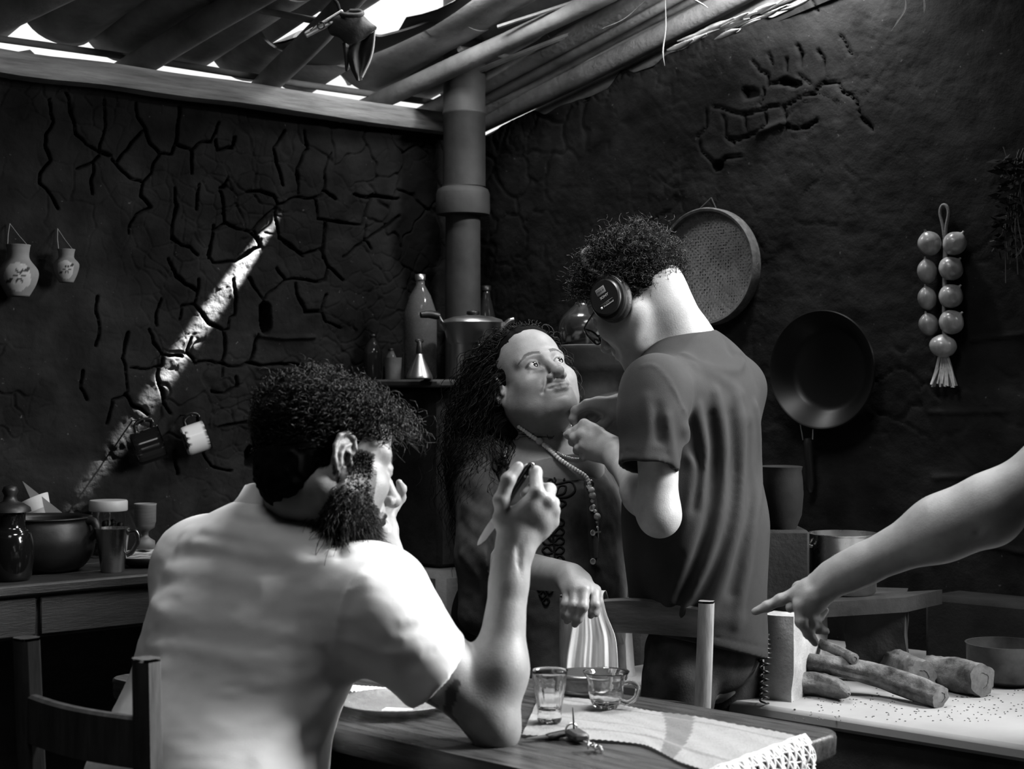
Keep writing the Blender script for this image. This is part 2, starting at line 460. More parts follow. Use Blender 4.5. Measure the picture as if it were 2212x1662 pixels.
# ------------------------------------------------------------------ the room
K = np.array([-.151, 4.857, 0.]); uL = np.array([-.763, -.646, 0.]); uR = np.array([.752, -.659, 0.])
nL = np.array([.646, -.763, 0.])       # left wall, into the room
nR = np.array([-.659, -.752, 0.])      # right wall, into the room
ZV = np.array([0, 0, 1.]); LA, LB = 4.5, 4.9; SLOPE = .28
def on_left(x, y):
    t = (x-1106)/FPX; a = (t*K[1]-K[0])/(uL[0]-t*uL[1]); p = K+uL*a; return a, H-(y-831)/FPX*p[1]
def on_right(x, y):
    t = (x-1106)/FPX; b = (t*K[1]-K[0])/(uR[0]-t*uR[1]); p = K+uR*b; return b, H-(y-831)/FPX*p[1]
def PL(x, y, off=0.0): a, z = on_left(x, y); return K+uL*a+ZV*z+nL*off
def PR(x, y, off=0.0): a, z = on_right(x, y); return K+uR*a+ZV*z+nR*off
CR_L1 = [[(430,590),(470,740),(490,850),(550,920),(640,970),(700,990)],[(330,640),(345,780),(300,870),(300,930),(330,1030),(270,1110),(270,1170),(330,1250),(380,1330)],
[(680,640),(675,800),(645,960),(720,990)],[(880,660),(890,750),(940,830),(975,920),(1030,980),(1110,980),(1140,910),(1150,800),(1155,680)],[(930,840),(850,920),(790,990),(760,1030)],
[(720,1010),(790,1090),(860,1140),(930,1170),(980,1110),(1000,1050),(1030,990)],[(930,1170),(915,1260),(970,1330),(880,1380),(840,1440),(840,1500)],[(1150,930),(1240,960),(1290,910),(1370,910),(1390,850),(1410,780)],
[(1235,970),(1240,1100)],[(600,1060),(590,1150),(600,1240)],[(640,990),(600,1040),(500,1080)],[(1130,1200),(1145,1330),(1110,1420),(1110,1510),(1170,1570)],[(1285,1180),(1270,1340)],
[(1470,1150),(1450,1200),(1420,1210),(1435,1330),(1450,1420),(1530,1470),(1620,1480),(1700,1390),(1780,1330)],[(1600,1225),(1670,1215),(1760,1250),(1780,1310),(1770,1400),(1800,1520),(1830,1560),(1900,1600),(1950,1650)],
[(1780,1310),(1850,1280),(1910,1265),(1980,1275),(2060,1250),(2085,1200),(2085,1100),(2110,1030),(2135,980)],[(1910,1260),(1920,1150),(1910,1080),(1950,990),(1985,950),(1960,830)],[(2085,1215),(2160,1275)],
[(2030,1270),(2050,1400),(2190,1430)],[(2090,1430),(2080,1550),(2080,1660)],[(1380,1470),(1370,1560),(1350,1660)],[(1460,1430),(1380,1480)],[(1620,1490),(1680,1580),(1600,1620),(1540,1660)],
[(1840,840),(1770,950),(1790,1060),(1830,1190)],[(1950,1640),(2070,1590)],[(1400,900),(1410,960),(1500,950),(1520,880)],[(2190,1430),(2330,1440),(2400,1250),(2350,1270),(2280,1250)],[(2360,1440),(2340,1530),(2380,1600)],[(2200,1640),(2330,1560),(2480,1450),(2560,1390)],[(2350,1270),(2480,1260),(2560,1270)]]
CR_L4 = [[(1110,0),(1110,100),(1170,140),(1230,150),(1280,210)],[(1380,20),(1370,130),(1345,210),(1380,255),(1460,250),(1530,245),(1600,210),(1680,150)],[(1640,60),(1680,150)],[(1780,0),(1800,110),(1860,140),(1950,215),(2060,175)],
[(2085,0),(2070,180),(2100,290),(2150,330),(2195,370)],[(2100,300),(2080,370),(1980,380),(1900,370),(1830,370),(1780,430),(1720,470),(1700,510)],[(1780,290),(1830,365)],[(1690,490),(1640,420),(1610,360)],
[(1500,370),(1515,480),(1505,590),(1475,610),(1470,690),(1440,700),(1450,790),(1440,890)],[(1430,690),(1340,650),(1300,590),(1250,520),(1280,430),(1280,370)],[(1250,520),(1170,530),(1155,620)],
[(1240,740),(1215,830),(1250,870),(1260,900),(1350,890),(1440,900),(1500,920),(1620,910),(1720,915),(1830,910),(2050,940)],[(1620,900),(1640,800),(1655,720)],[(965,690),(990,770),(1050,850),(1140,855),(1180,860)],[(1050,850),(1040,930),(960,940),(840,935)],
[(820,710),(785,870),(810,920),(815,1090),(800,1110),(720,1140),(690,1290)],[(800,1100),(850,1160),(960,1230)],[(1020,950),(1030,1050),(1070,1170),(1100,1230)],[(1900,400),(1920,490),(1960,570),(2060,575),(2090,460)],
[(1300,1300),(1320,1480),(1360,1560),(1500,1590)],[(620,480),(630,720),(610,800)],[(1090,230),(1140,350),(1200,400),(1270,440)],[(1040,500),(1000,600),(1020,660)],[(530,960),(510,1070),(560,1150)],[(1380,1080),(1450,1090),(1530,1050),(1520,990)],[(1410,1310),(1530,1300),(1680,1250)],[(2060,575),(2090,640),(2180,680)],[(1440,900),(1440,1000)],[(1130,1480),(1150,1620)]]
CR_R = [[(1010,235),(1030,290),(1020,380),(1075,430)],[(1110,260),(1140,300),(1145,420),(1110,470)],[(1145,430),(1225,420),(1240,480),(1310,520),(1340,600),(1400,680)],[(780,310),(820,370),(865,390),(860,450)],[(865,430),(940,445),(1000,420)],
[(580,550),(640,570),(720,595),(830,580),(880,555),(960,550),(1040,500),(1110,480)],[(550,570),(540,660),(500,710),(520,790),(590,860),(640,820),(720,810)],[(945,550),(960,660),(1030,670),(1110,630)],[(850,600),(840,670),(790,700),(700,720),(660,720)],
[(740,590),(750,680)],[(960,310),(960,370)],[(870,280),(885,340)],[(1080,0),(1110,60)],[(1230,180),(1290,280)],[(820,550),(840,460)],[(630,600),(640,700),(680,740)]]
def seg_dist(U, V, polys, wu=0, wv=0):
    """min distance of grid points to polylines [(u, v)...], only near ones"""
    UW = U+wu; VW = V+wv
    best = np.full(U.shape, 1.0)
    for pl in polys:
        pl = np.asarray(pl, float)
        for p, q in zip(pl[:-1], pl[1:]):
            lo = np.minimum(p, q)-.05; hi = np.maximum(p, q)+.05
            i0, i1 = np.searchsorted(U[:, 0], [lo[0], hi[0]]); j0, j1 = np.searchsorted(V[0], [lo[1], hi[1]])
            if i1 <= i0 or j1 <= j0: continue
            u = UW[i0:i1, j0:j1]-p[0]; v = VW[i0:i1, j0:j1]-p[1]; d = q-p; t = np.clip((u*d[0]+v*d[1])/(d@d+1e-12), 0, 1)
            best[i0:i1, j0:j1] = np.minimum(best[i0:i1, j0:j1], np.hypot(u-t*d[0], v-t*d[1]))
    return best
def vor_edge(U, V, cell, seed):
    """distance to the nearest border of a jittered-grid Voronoi diagram"""
    r = np.random.default_rng(seed); J = r.random((128, 128, 2))
    iu = np.floor(U/cell).astype(int); iv = np.floor(V/cell).astype(int); f1 = np.full(U.shape, 9.); f2 = f1.copy()
    for du in (-1, 0, 1):
        for dv in (-1, 0, 1):
            a = iu+du; b = iv+dv; j = J[a % 128, b % 128]; d = np.hypot((a+j[..., 0])*cell-U, (b+j[..., 1])*cell-V)
            f2 = np.where(d < f1, f1, np.minimum(f2, d)); f1 = np.minimum(f1, d)
    return f2-f1
def mud_wall(name, us, zs, org, du, nrm, polys, seed, mat_, top=None, fine_amt=1.0, deep=.034, holes=(), ridges=()):
    U, Z = np.meshgrid(us, zs, indexing='ij')
    wob = .006*vnoise(np.stack([U*28, Z*28, 0*U+seed], -1)); wob2 = .006*vnoise(np.stack([U*28+9, Z*28, 0*U+seed+5], -1))
    d = np.zeros(U.shape)
    d += .016*fbm(np.stack([U*2.2, Z*2.2, 0*U+seed], -1), 3)+.0035*fbm(np.stack([U*14, Z*26, 0*U+seed], -1), 3)+.0016*fbm(np.stack([U*60, Z*60, 0*U], -1), 2)
    sd = seg_dist(U, Z, polys, wob*.7+.0016*vnoise(np.stack([U*55, Z*55, 0*U], -1)), wob2*.7+.0016*vnoise(np.stack([U*55+50, Z*55, 0*U], -1)))
    # widths vary along the crack
    w = .0026*(1+.35*vnoise(np.stack([U*16, Z*16, 0*U+2], -1)))
    sdw = sd
    d -= deep*np.exp(-(sdw/w)**2); d += .0006*np.exp(-((sd-.012)/.010)**2)
    e = vor_edge(U+wob*3, Z+wob2*3, .115, seed); m = np.clip(vnoise(np.stack([U*4, Z*4, 0*U+7], -1))+.35, 0, 1)
    d -= fine_amt*.012*m*np.exp(-(e/.0045)**2)
    e2 = vor_edge(U+wob*2, Z+wob2*2, .05, seed+3); d -= fine_amt*.006*np.clip(vnoise(np.stack([U*5, Z*5, 0*U+1], -1)), 0, 1)*np.exp(-(e2/.0030)**2)
    for c, ru, rz, dep in holes: d -= dep*np.clip(1.25-np.hypot((U-c[0]+wob*2)/ru, (Z-c[1]+wob2*2)/rz), 0, .35)/.35
    for pl, amp, w_ in ridges: d += amp*np.exp(-(seg_dist(U, Z, [pl])/w_)**2)
    if top is not None: Z = np.minimum(Z, top(U)+.02*vnoise(np.stack([U*18, 0*U, 0*U+3], -1)))
    P = org+du*U[..., None]+ZV*Z[..., None]+nrm*d[..., None]
    tone = 1+.55*fbm(np.stack([U*3, Z*5, 0*U+11], -1), 4)+.5*np.clip(vnoise(np.stack([U*9, Z*11, 0*U+4], -1))-.3, 0, 1)+.25*vnoise(np.stack([U*20, Z*20, 0*U], -1))
    m = MB(); m.grid(P[:, ::-1]); V = np.vstack(m.v); F = np.vstack(m.q)
    # back and thickness
    n0 = len(V); nu = len(us); B = np.array([org+du*us[0]+ZV*zs[0]-nrm*.25, org+du*us[-1]+ZV*zs[0]-nrm*.25, org+du*us[-1]+ZV*(zs[-1] if top is None else top(us[-1]))-nrm*.25, org+du*us[0]+ZV*(zs[-1] if top is None else top(us[0]))-nrm*.25])
    V = np.vstack([V, B]); c00, c10, c11, c01 = len(zs)-1, (nu-1)*len(zs)+len(zs)-1, (nu-1)*len(zs), 0
    F = np.vstack([F, [[n0, n0+1, n0+2, n0+3], [c00, n0, n0+3, c01], [c10, c11, n0+2, n0+1], [c01, n0+3, n0+2, c11]]])
    tn = np.concatenate([tone[:, ::-1].ravel(), np.ones(4)])
    return tag(new_obj(name, np_mesh(name, V, F, mat_, tone=np.clip(tn, .3, 2))), kind='structure')
M_mud = mat('smoked_mud', .0115, .92, var=.35, scale=9, bump=.55, bscale=90, tone=True, flecks=.05, spec=.04)
def spaced(lo, mid0, mid1, hi, fine, coarse):
    a = np.arange(lo, mid0, coarse); b = np.arange(mid0, mid1, fine); c = np.arange(mid1, hi+1e-6, coarse)
    return np.unique(np.concatenate([a, b, c, [hi]]))
polysL = [[on_left(x*.337, y*.337) for x, y in p] for p in CR_L1]+[[on_left(x*.337, 480+y*.337) for x, y in p] for p in CR_L4]
polysR = [[on_right(1300+x*.4151, y*.4151) for x, y in p] for p in CR_R]
hl = [(on_left(578, 690), .022, .036, .06), (on_left(545, 990), .02, .024, .05)]
rl = [([on_left(556, 724), on_left(610, 731), on_left(676, 729)], .012, .006), ([on_left(560, 795), on_left(690, 797)], .006, .006), ([on_left(470, 920), on_left(560, 900)], .006, .006)]
mud_wall('wall_left', spaced(-.04, -.04, 1.56, LA, .0029, .12), spaced(0, .84, 2.06, 2.075, .0029, .12), K, uL, nL, polysL, 3, M_mud, holes=hl, ridges=rl)
rr = [([on_right(2100, 735), on_right(2160, 727), on_right(2212, 724)], .010, .005), ([on_right(2010, 891), on_right(2170, 889)], .008, .005), ([on_right(2020, 1033), on_right(2110, 1028)], .008, .005), ([on_right(2120, 1175), on_right(2212, 1195)], .008, .006), ([on_right(1640, 285), on_right(1700, 262)], .01, .008)]
hr = [(on_right(1705, 178), .03, .010, .022), (on_right(1618, 200), .02, .016, .018), (on_right(1545, 352), .014, .012, .02)]
mud_wall('wall_right', spaced(-.04, -.04, 1.80, 2.60, .0060, .08), spaced(0, .80, 2.42, 2.52, .0060, .12), K, uR, nR, polysR, 19, M_mud, top=lambda u: 2.012+.215*u, fine_amt=.7, deep=.017, holes=hr, ridges=rr)
# right wall goes on beyond the assumed doorway; two more walls close the room behind the camera
def plain_wall(name, p, q, z0, z1, z2=None, th=.25, out=(0, 0, 0)):
    p = np.asarray(p, float); q = np.asarray(q, float); out = np.asarray(out)*th; z2 = z1 if z2 is None else z2
    V = [p+ZV*z0, q+ZV*z0, q+ZV*z2, p+ZV*z1]; V = V+[v+out for v in V]
    F = [[0, 1, 2, 3], [7, 6, 5, 4], [0, 4, 5, 1], [2, 6, 7, 3], [1, 5, 6, 2], [0, 3, 7, 4]]
    return tag(new_obj(name, np_mesh(name, np.array(V), np.array(F), M_mud, False, tone=np.ones(8))), kind='structure')
zr = lambda s: 2.165+SLOPE*s
DOOR0, DOOR1 = 2.60, 3.50
plain_wall('wall_right.001', K+uR*DOOR0, K+uR*DOOR1, 2.76, zr(DOOR0)-.1, zr(DOOR1)-.1, out=-nR)
plain_wall('wall_right.002', K+uR*DOOR1, K+uR*LB, 0, zr(DOOR1)-.1, zr(LB)-.1, out=-nR)
plain_wall('wall_back', K+uR*LB, K+uR*LB+uL*LA, 0, zr(LB)-.05, out=-nL)
plain_wall('wall_side', K+uL*LA, K+uR*LB+uL*LA, 0, zr(0)-.1, zr(LB)-.1, out=-nR)
m = MB(); cs = [K-uL*.3-uR*.3, K+uL*(LA+.3)-uR*.3, K+uL*(LA+.3)+uR*(LB+.3), K+uR*(LB+.3)-uL*.3]
m.add(cs+[c-ZV*.1 for c in cs], [[0, 1, 2, 3], [7, 6, 5, 4], [0, 4, 5, 1], [1, 5, 6, 2], [2, 6, 7, 3], [3, 7, 4, 0]])
tag(m.build('floor', mat('packed_earth', .05, .95, var=.4, scale=6, bump=.5, bscale=40), smooth=False), kind='structure')

# ---- wooden plate along the left wall
M_oldwood = mat('old_timber', .30, .8, var=.45, scale=5, bump=.5, bscale=30, stretch=(1, 1, 12))
def RP(a, s, h=0.0): return K+uL*a+uR*s+ZV*(zr(s)+h)
n = 60; a_ = np.linspace(-.02, LA, n); G = []
for a in a_:
    t = .004*vnoise(np.array([a*5, 0, 0])); w = .006*vnoise(np.array([a*3, 4, 0])); c = K+uL*a+nL*(.035)+ZV*(2.064+t)
    G.append([c+nL*(.028+w)-ZV*.020, c+nL*(.022+w)-ZV*.029, c-nL*.05-ZV*.029, c-nL*.05+ZV*.029, c+nL*.022+ZV*.029, c+nL*(.028+w)+ZV*.022])
m = MB(); m.grid(np.array(G), closed_v=True); m.fan(np.array(G[0])); m.fan(np.array(G[-1])[::-1])
tag(m.build('trim_1', M_oldwood, sharp=40), kind='structure')

m = MB(); G = []
for a in np.linspace(-.1, 2.4, 90):
    j = .018*(vnoise(np.array([a*5, 1, 2])) > .1)+.012*vnoise(np.array([a*14, 5, 2])); c = K+uL*a-nL*.10; G.append([c+ZV*1.95, c+ZV*(2.100+j), c+nL*.03+ZV*(2.100+j), c+nL*.03+ZV*1.95])
m.grid(np.array(G), closed_v=True); tag(m.build('trim_2', mat('weathered_board', .40, .85, var=.3, scale=8, bump=.4, bscale=40), sharp=40), kind='structure')
# ---- roof seen from below: rafters, battens, clay tiles, each its own piece
roof = empty('ceiling', RP(2, 2), kind='structure')
roof_inv = np.array(roof.location)
def rpart(mb_or_me, name, mat_=None, sharp=None):
    o = mb_or_me.build(name, mat_, None, sharp=sharp) if isinstance(mb_or_me, MB) else new_obj(name, mb_or_me)
    o.parent = roof; o.matrix_parent_inverse = Matrix.Translation(-roof.location); return o
M_log = mat('log_pole', .28, .75, var=.4, scale=8, bump=.5, bscale=60)
M_tile = mat('clay_tile', .32, .85, var=.5, scale=5, bump=.4, bscale=60)
def a_of_px(x): return on_left(x, 0)[0]
def log_pole(p, q, r0, r1, name, n=26, wob=.006, sides=12, seed=0):
    t = np.linspace(0, 1, n)[:, None]; P = np.asarray(p)*(1-t)+np.asarray(q)*t
    P = P+wob*np.stack([vnoise(np.c_[t[:, 0]*4, 0*t[:, 0]+seed, 0*t[:, 0]+k]) for k in range(3)], 1)
    r = (r0+(r1-r0)*t[:, 0])*(1+.07*vnoise(np.c_[t[:, 0]*9, 0*t[:, 0]+seed, 0*t[:, 0]+9]))
    m = MB(); m.tube(P, r, sides); return rpart(m, name, M_log, sharp=50)
def on_roof(x, y, h=.02):
    D = np.array([(x-1106)/FPX, 1, -(y-831)/FPX]); lo, hi = 1.0, 6.0
    for _ in range(50):
        md = (lo+hi)/2; p = D*md; a, s = np.linalg.solve(np.array([[uL[0], uR[0]], [uL[1], uR[1]]]), (p-K)[:2])
        if p[2]+H > zr(s)+h: hi = md
        else: lo = md
    return D*lo+np.array([0, 0, H]), a, s
for i, (x, xt, yt, r) in enumerate([(-62, 82, 0, .040), (318, 532, 0, .036), (600, 752, 0, .034), (848, 1126, 72, .028)]):
    a = a_of_px(x)+.02; _, a1, s1 = on_roof(xt, yt, -.042); k_ = (a1-a)/max(s1, .05); log_pole(RP(a-k_*.14, -.14, -.042), RP(a+k_*1.6, 1.6, -.042), r, r*.95, 'rafter', seed=i)
log_pole(RP(.085, -.10, -.050), RP(.055, 2.9, -.02), .030, .026, 'rafter', seed=8)
for k, (a_, h_, r_) in enumerate([(-.03, -.038, .036), (.0, -.075, .022), (-.02, -.112, .030), (-.075, -.15, .03)]):
    log_pole(RP(a_, -.05, h_), RP(a_, 2.6, h_-.02), r_, r_*.85, 'wall_pole', seed=60+k, wob=.012)
log_pole(RP(.04, .10, -.075), RP(.01, 2.3, -.04), .017, .015, 'rafter', seed=9, wob=.01)
HA = (.36, .66); HS = (.12, .75)         # the hole in the roof
for k, s in enumerate((-.06, .28, .63, .98, 1.33, 1.68)):
    for a0_, a1_ in ([(-.1, 2.3)] if s < .1 else [(-.1, HA[0]-.10), (HA[1]+.04, 2.3)]):
        log_pole(RP(a0_, s, -.006), RP(a1_, s+rnd.uniform(-.02, .02), -.006), .010, .009, 'batten', n=30, sides=8, seed=20+k)
for k, (p, q, r) in enumerate([((1.08, .05, -.03), (.90, .62, -.03), .006), ((.18, .20, -.05), (-.02, .95, -.05), .008), ((.30, .45, -.03), (.02, 1.1, -.03), .006)]):
    log_pole(RP(*p), RP(*q), r, r*.7, 'roof_stick', n=14, sides=6, seed=40+k)
TL, TW = .46, .105                      # tile length, half width
def tile_mesh(name, down, seed):
    nx, ny = 13, 7; G = []; G2 = []
    for j in range(ny):
        y = TL*j/(ny-1); r = TW*(1-.16*j/(ny-1)); row = []; row2 = []
        for i in range(nx):
            t = math.pi*(.06+.88*i/(nx-1)); th = .012
            for rr_, lst in ((r, row), (r-th, row2)):
                w = .003*vnoise(np.array([i*.6, j*.9, seed*3.1]))
                x = rr_*math.cos(t); z = (rr_+w)*math.sin(t)*.62; lst.append((x, y, z if not down else -z))
        G.append(row); G2.append(row2)
    G = np.array(G); G2 = np.array(G2); m = MB()
    m.grid(G if not down else G[::-1]); m.grid(G2[::-1] if not down else G2)
    for A, B_ in ((G[0], G2[0]), (G[-1], G2[-1]), (G[:, 0], G2[:, 0]), (G[:, -1], G2[:, -1])): m.grid(np.stack([A, B_]))
    me = np_mesh(name, np.vstack(m.v), np.vstack(m.q), M_tile)
    import bmesh
    bm = bmesh.new(); bm.from_mesh(me); bmesh.ops.remove_doubles(bm, verts=bm.verts, dist=1e-5); bmesh.ops.recalc_face_normals(bm, faces=bm.faces); bm.to_mesh(me); bm.free()
    me.set_sharp_from_angle(angle=math.radians(45)); return me
pans = [tile_mesh('pan_tile', True, k) for k in range(4)]; covers = [tile_mesh('cover_tile', False, k+7) for k in range(4)]
sdir = unit(uR+ZV*SLOPE); adir = unit(uL-sdir*uL.dot(sdir)); ndir = np.cross(adir, sdir); ndir = ndir if ndir[2] > 0 else -ndir
HA = (.36, .66); HS = (.12, .75)         # the hole in the roof
def put_tile(me, a, s, h, name, tilt, short=1.0):
    o = rpart(me, name)
    R_ = np.stack([adir, sdir, ndir], 1)@np.array([[1, 0, 0], [0, math.cos(tilt), -math.sin(tilt)], [0, math.sin(tilt), math.cos(tilt)]])@rotz(rnd.uniform(-2.5, 2.5))@np.diag([1, short, 1])
    o.matrix_parent_inverse = Matrix.Identity(4)
    M = mat4(R_, RP(a, s, h)-roof_inv); o.matrix_basis = Matrix(M.tolist()); return o
pitch = .195
for r_ in range(5):
    s = -.125+r_*.36
    for c_ in range(13):
        a = -.30+c_*pitch
        for kind in (0, 1):
            aa = a+(pitch/2 if kind else 0)+rnd.uniform(-.012, .012)
            ss = s; short = 1.0
            if HA[0]-.04 < aa < HA[1]+.02 and s+TL > HS[0]+.08 and s < HS[1]:
                if r_: continue
                ss = s-.04; short = .42
            if s > 1.5: continue
            put_tile((covers if kind else pans)[rnd.randrange(4)], aa, ss+rnd.uniform(-.03, .03), (.052 if kind else .085)+rnd.uniform(-.004, .004), 'cover_tile' if kind else 'pan_tile', math.radians(-2.0), short)
# plank deck of the rest of the roof (above and behind the camera)
M_deck = mat('roof_boards', .06, .85, var=.4, scale=6, bump=.3, bscale=30)
holes_deck = [(1.0, 1.65, 1.62, 2.25)]  # opening for the assumed skylight, out of view
def deck_piece(a0, a1, s0, s1):
    m = MB(); V = [RP(a0, s0, .10), RP(a1, s0, .10), RP(a1, s1, .10), RP(a0, s1, .10)]; V += [v+ZV*.03 for v in V]
    m.add(V, [[3, 2, 1, 0], [4, 5, 6, 7], [0, 1, 5, 4], [1, 2, 6, 5], [2, 3, 7, 6], [3, 0, 4, 7]]); rpart(m, 'roof_board', M_deck, sharp=30)
As = np.linspace(-.3, LA+.3, 20)
for a0, a1 in zip(As[:-1], As[1:]):
    am = (a0+a1)/2; s0 = 1.62 if a1 < 2.35 else -.35
    cuts = [(s0, LB+.3)]
    for ha0, ha1, hs0, hs1 in holes_deck:
        if ha0 < am < ha1: cuts = [c for (u, v) in cuts for c in ((u, min(v, hs0)), (max(u, hs1), v)) if c[1]-c[0] > .01]
    for u, v in cuts: deck_piece(a0, a1-.004, u, v)
# dark sheet sagging below the opening
edge = [(742, 20), (790, 62), (815, 79), (850, 73), (900, 58), (960, 33), (1020, 0), (1050, -40)]
E0 = smooth_path([on_roof(x, y)[0] for x, y in edge], 40); G = []
for k in range(6):
    t = k/5; G.append(E0-uR*(.30*t)*1.0-ZV*(.30*t*SLOPE)+ZV*(.03*t-.02*math.sin(t*3.1)))
G = np.array(G); m = MB(); m.grid(G); m.grid(G[::-1]+ZV*.006); m.grid(np.stack([G[0], G[0]+ZV*.006]))
rpart(m, 'roof_sheet', mat('dark_roof_sheet', .03, .6, var=.3, scale=5))
# straw and palm-leaf bits hanging under the tiles by the right wall
M_straw = mat('straw', .35, .7, var=.3, scale=30)
def strand(pts, r, name='straw_strand'):
    m = MB(); m.tube(smooth_path(pts, 14), r*np.r_[np.linspace(.25, 1, 5), np.ones(4), np.linspace(1, .15, 5)], 5); return rpart(m, name, M_straw)
def dwn(x, y, d): return Pm(x, y, FPX/d)
strand([dwn(1437, -10, 4.2), dwn(1438, 60, 4.2), dwn(1432, 110, 4.2), dwn(1436, 142, 4.2)], .0018)
strand([dwn(1300, 62, 4.25), dwn(1350, 40, 4.2), dwn(1400, -5, 4.1)], .0016)
strand([dwn(1490, -6, 4.0), dwn(1510, 5, 4.0), dwn(1530, 17, 4.0)], .0022)
strand([dwn(1956, -10, 3.5), dwn(1955, 20, 3.5), dwn(1940, 45, 3.5), dwn(1925, 67, 3.5)], .0016)
strand([dwn(1995, -10, 3.5), dwn(1997, 12, 3.5), dwn(1996, 28, 3.5)], .0016)
for k in range(22):
    x = 1440+k*11.5+rnd.uniform(-5, 5); y = 112-(x-1440)*.39+rnd.uniform(-16, 14); d = 4.25-(x-1440)*.00085
    dx = rnd.uniform(40, 90); strand([dwn(x, y, d), dwn(x+dx*.5, y-dx*.20+rnd.uniform(-4, 4), d-.04), dwn(x+dx, y-dx*.42, d-.09)], rnd.uniform(.003, .009), 'palm_straw')
# ------------------------------------------------------------------ things
M_black = mat('black_iron', .010, .38, spec=.5, bump=.1, bscale=80)
M_blackclay = mat('black_clay', .012, .42, var=.3, scale=20, bump=.15, bscale=60)
M_clay = mat('fired_clay', .10, .75, var=.35, scale=12, bump=.25, bscale=50)
M_steel = mat('worn_steel', .55, .28, metal=1.0, bump=.06, bscale=90, rvar=.08, scale=18)
M_alu = mat('dull_aluminium', .42, .36, metal=1.0, bump=.08, bscale=70, rvar=.1, scale=14)
M_glass = mat('clear_glass', 1.0, .02, trans=1.0, ior=1.48)
M_enamel = mat('white_enamel', .62, .22, coat=.5, tone=True)
M_dkwood = mat('dark_wood', .028, .5, var=.5, scale=4, bump=.35, bscale=40, stretch=(1, 1, 6), rvar=.1)
M_cloth_w = mat('white_cotton', .70, .9, var=.05, scale=20, bump=.25, bscale=420, sheen=.2)
M_plaster = mat('limewash', .30, .9, var=.3, scale=14, bump=.6, bscale=120, flecks=-.2)
M_soot = mat('sooty_plaster', .020, .95, var=.5, scale=8, bump=.5, bscale=70)
M_grey = mat('grey_cement', .040, .92, var=.35, scale=10, bump=.5, bscale=90)
M_stonetop = mat('white_counter_top', .26, .55, var=.12, scale=5, bump=.06, bscale=120, rvar=.1)
M_white_eye0 = None
def KP(a, b, z): return K+uL*a+uR*b+ZV*z
def at_px(x, y, z=None, ppm=None, d=None):
    """world point seen at the pixel, on the plane z or at a scale"""
    if z is not None: return Pm(x, y, (y-831.)/(H-z))
    return Pm(x, y, ppm) if ppm else Pd(x, y, d)
def thing(name, loc, label, cat, group=None): return empty(name, tuple(loc), label, cat, group)
def keep(o, p):
    """parent o (built in world space) to p without moving it"""
    o.parent = p; o.matrix_parent_inverse = Matrix.Translation(p.location).inverted() if p.rotation_euler[:] == (0, 0, 0) else p.matrix_world.inverted(); return o
def part(mb, name, m, p, sharp=None, smooth=True): return keep(mb.build(name, m, None, smooth=smooth, sharp=sharp), p)

# ---- masonry in the corner and the stove along the right wall
def kbox(m, a0, a1, b0, b1, z0, z1, bev=.012, rough=.004):
    M = np.eye(4); M[:3, 0] = uL; M[:3, 1] = uR; M[:3, 2] = ZV; M[:3, 3] = K
    return m.box((a0, b0, z0), (a1, b1, z1), M, bev)
oven = thing('masonry_oven', KP(.2, .2, 0), 'tall dark masonry oven in the corner carrying the bottles and the clay pipe', 'oven')
m = MB(); kbox(m, -.02, .42, -.02, .36, .76, 1.262); part(m, 'oven_body', M_soot, oven, 40)
m = MB(); kbox(m, -.03, .46, -.03, .40, 1.262, 1.284, .006); part(m, 'top_slab', mat('oven_top', .06, .7, var=.4, scale=8, bump=.3, bscale=60), oven, 40)
m = MB(); kbox(m, -.02, .47, -.02, .42, 0, .76, .02); part(m, 'oven_base', mat('oven_base_mud', .075, .95, var=.4, scale=7, bump=.6, bscale=50), oven, 40)
bench = thing('masonry_bench', KP(.2, .7, 0), 'grey masonry bench behind the people with the clay basin on it', 'bench')
m = MB(); kbox(m, -.02, .36, .37, .98, 0, 1.225, .02); part(m, 'bench_body', M_grey, bench, 40)
# stove counter
CZ = .62; B0, B1, CA = 1.22, 2.48, .83
counter = thing('stove_counter', KP(.4, 1.9, 0), 'grey masonry stove counter with a white top holding firewood', 'counter')
m = MB(); kbox(m, -.02, CA-.02, B0+.02, B1, 0, CZ-.03, .015); part(m, 'counter_body', M_grey, counter, 40)
m = MB(); kbox(m, -.02, CA, B0, B1+.01, CZ-.03, CZ, .008); part(m, 'counter_top', M_stonetop, counter, 40)
hob = thing('fire_hob', KP(.3, 1.5, CZ), 'low sooty fire hob of masonry piers on the white counter', 'hob')
def pier(pxs, ppm_y, z0, z1, depth, name, mt, seed, wob=.006):
    (x0, x1) = pxs; yb = 831+(H-CZ)*ppm_y; p0 = Pm(x0, yb, ppm_y); p1 = Pm(x1, yb, ppm_y*1.01); d = unit(p1-p0); d[2] = 0; d = unit(d); nrm_ = np.array([-d[1], d[0], 0]); L = np.linalg.norm(p1-p0)
    G = []
    for z in np.linspace(z0, z1, 12):
        ring = []
        for t in np.linspace(0, 1, 9): ring.append(p0+d*L*t)
        for t in np.linspace(0, 1, 5)[1:]: ring.append(p0+d*L+nrm_*depth*t)
        for t in np.linspace(1, 0, 9)[1:]: ring.append(p0+d*L*t+nrm_*depth)
        for t in np.linspace(1, 0, 5)[1:-1]: ring.append(p0+nrm_*depth*t)
        ring = np.array(ring); ring[:, 2] = z; nz = np.stack([vnoise(ring*22+seed), vnoise(ring*22+seed+9), 0*ring[:, 0]], -1); ring = ring+nz*wob; G.append(ring)
    G = np.array(G); m = MB(); m.grid(np.transpose(G, (1, 0, 2)), closed_u=True); m.fan(G[-1]); return part(m, name, mt, hob, 50)
pier((1648, 1713), 1046, CZ-.01, .795, .22, 'pier', M_plaster, 3)
pier((1826, 1956), 985, CZ-.01, .79, .30, 'pier', M_grey, 5)
m = MB(); G = []
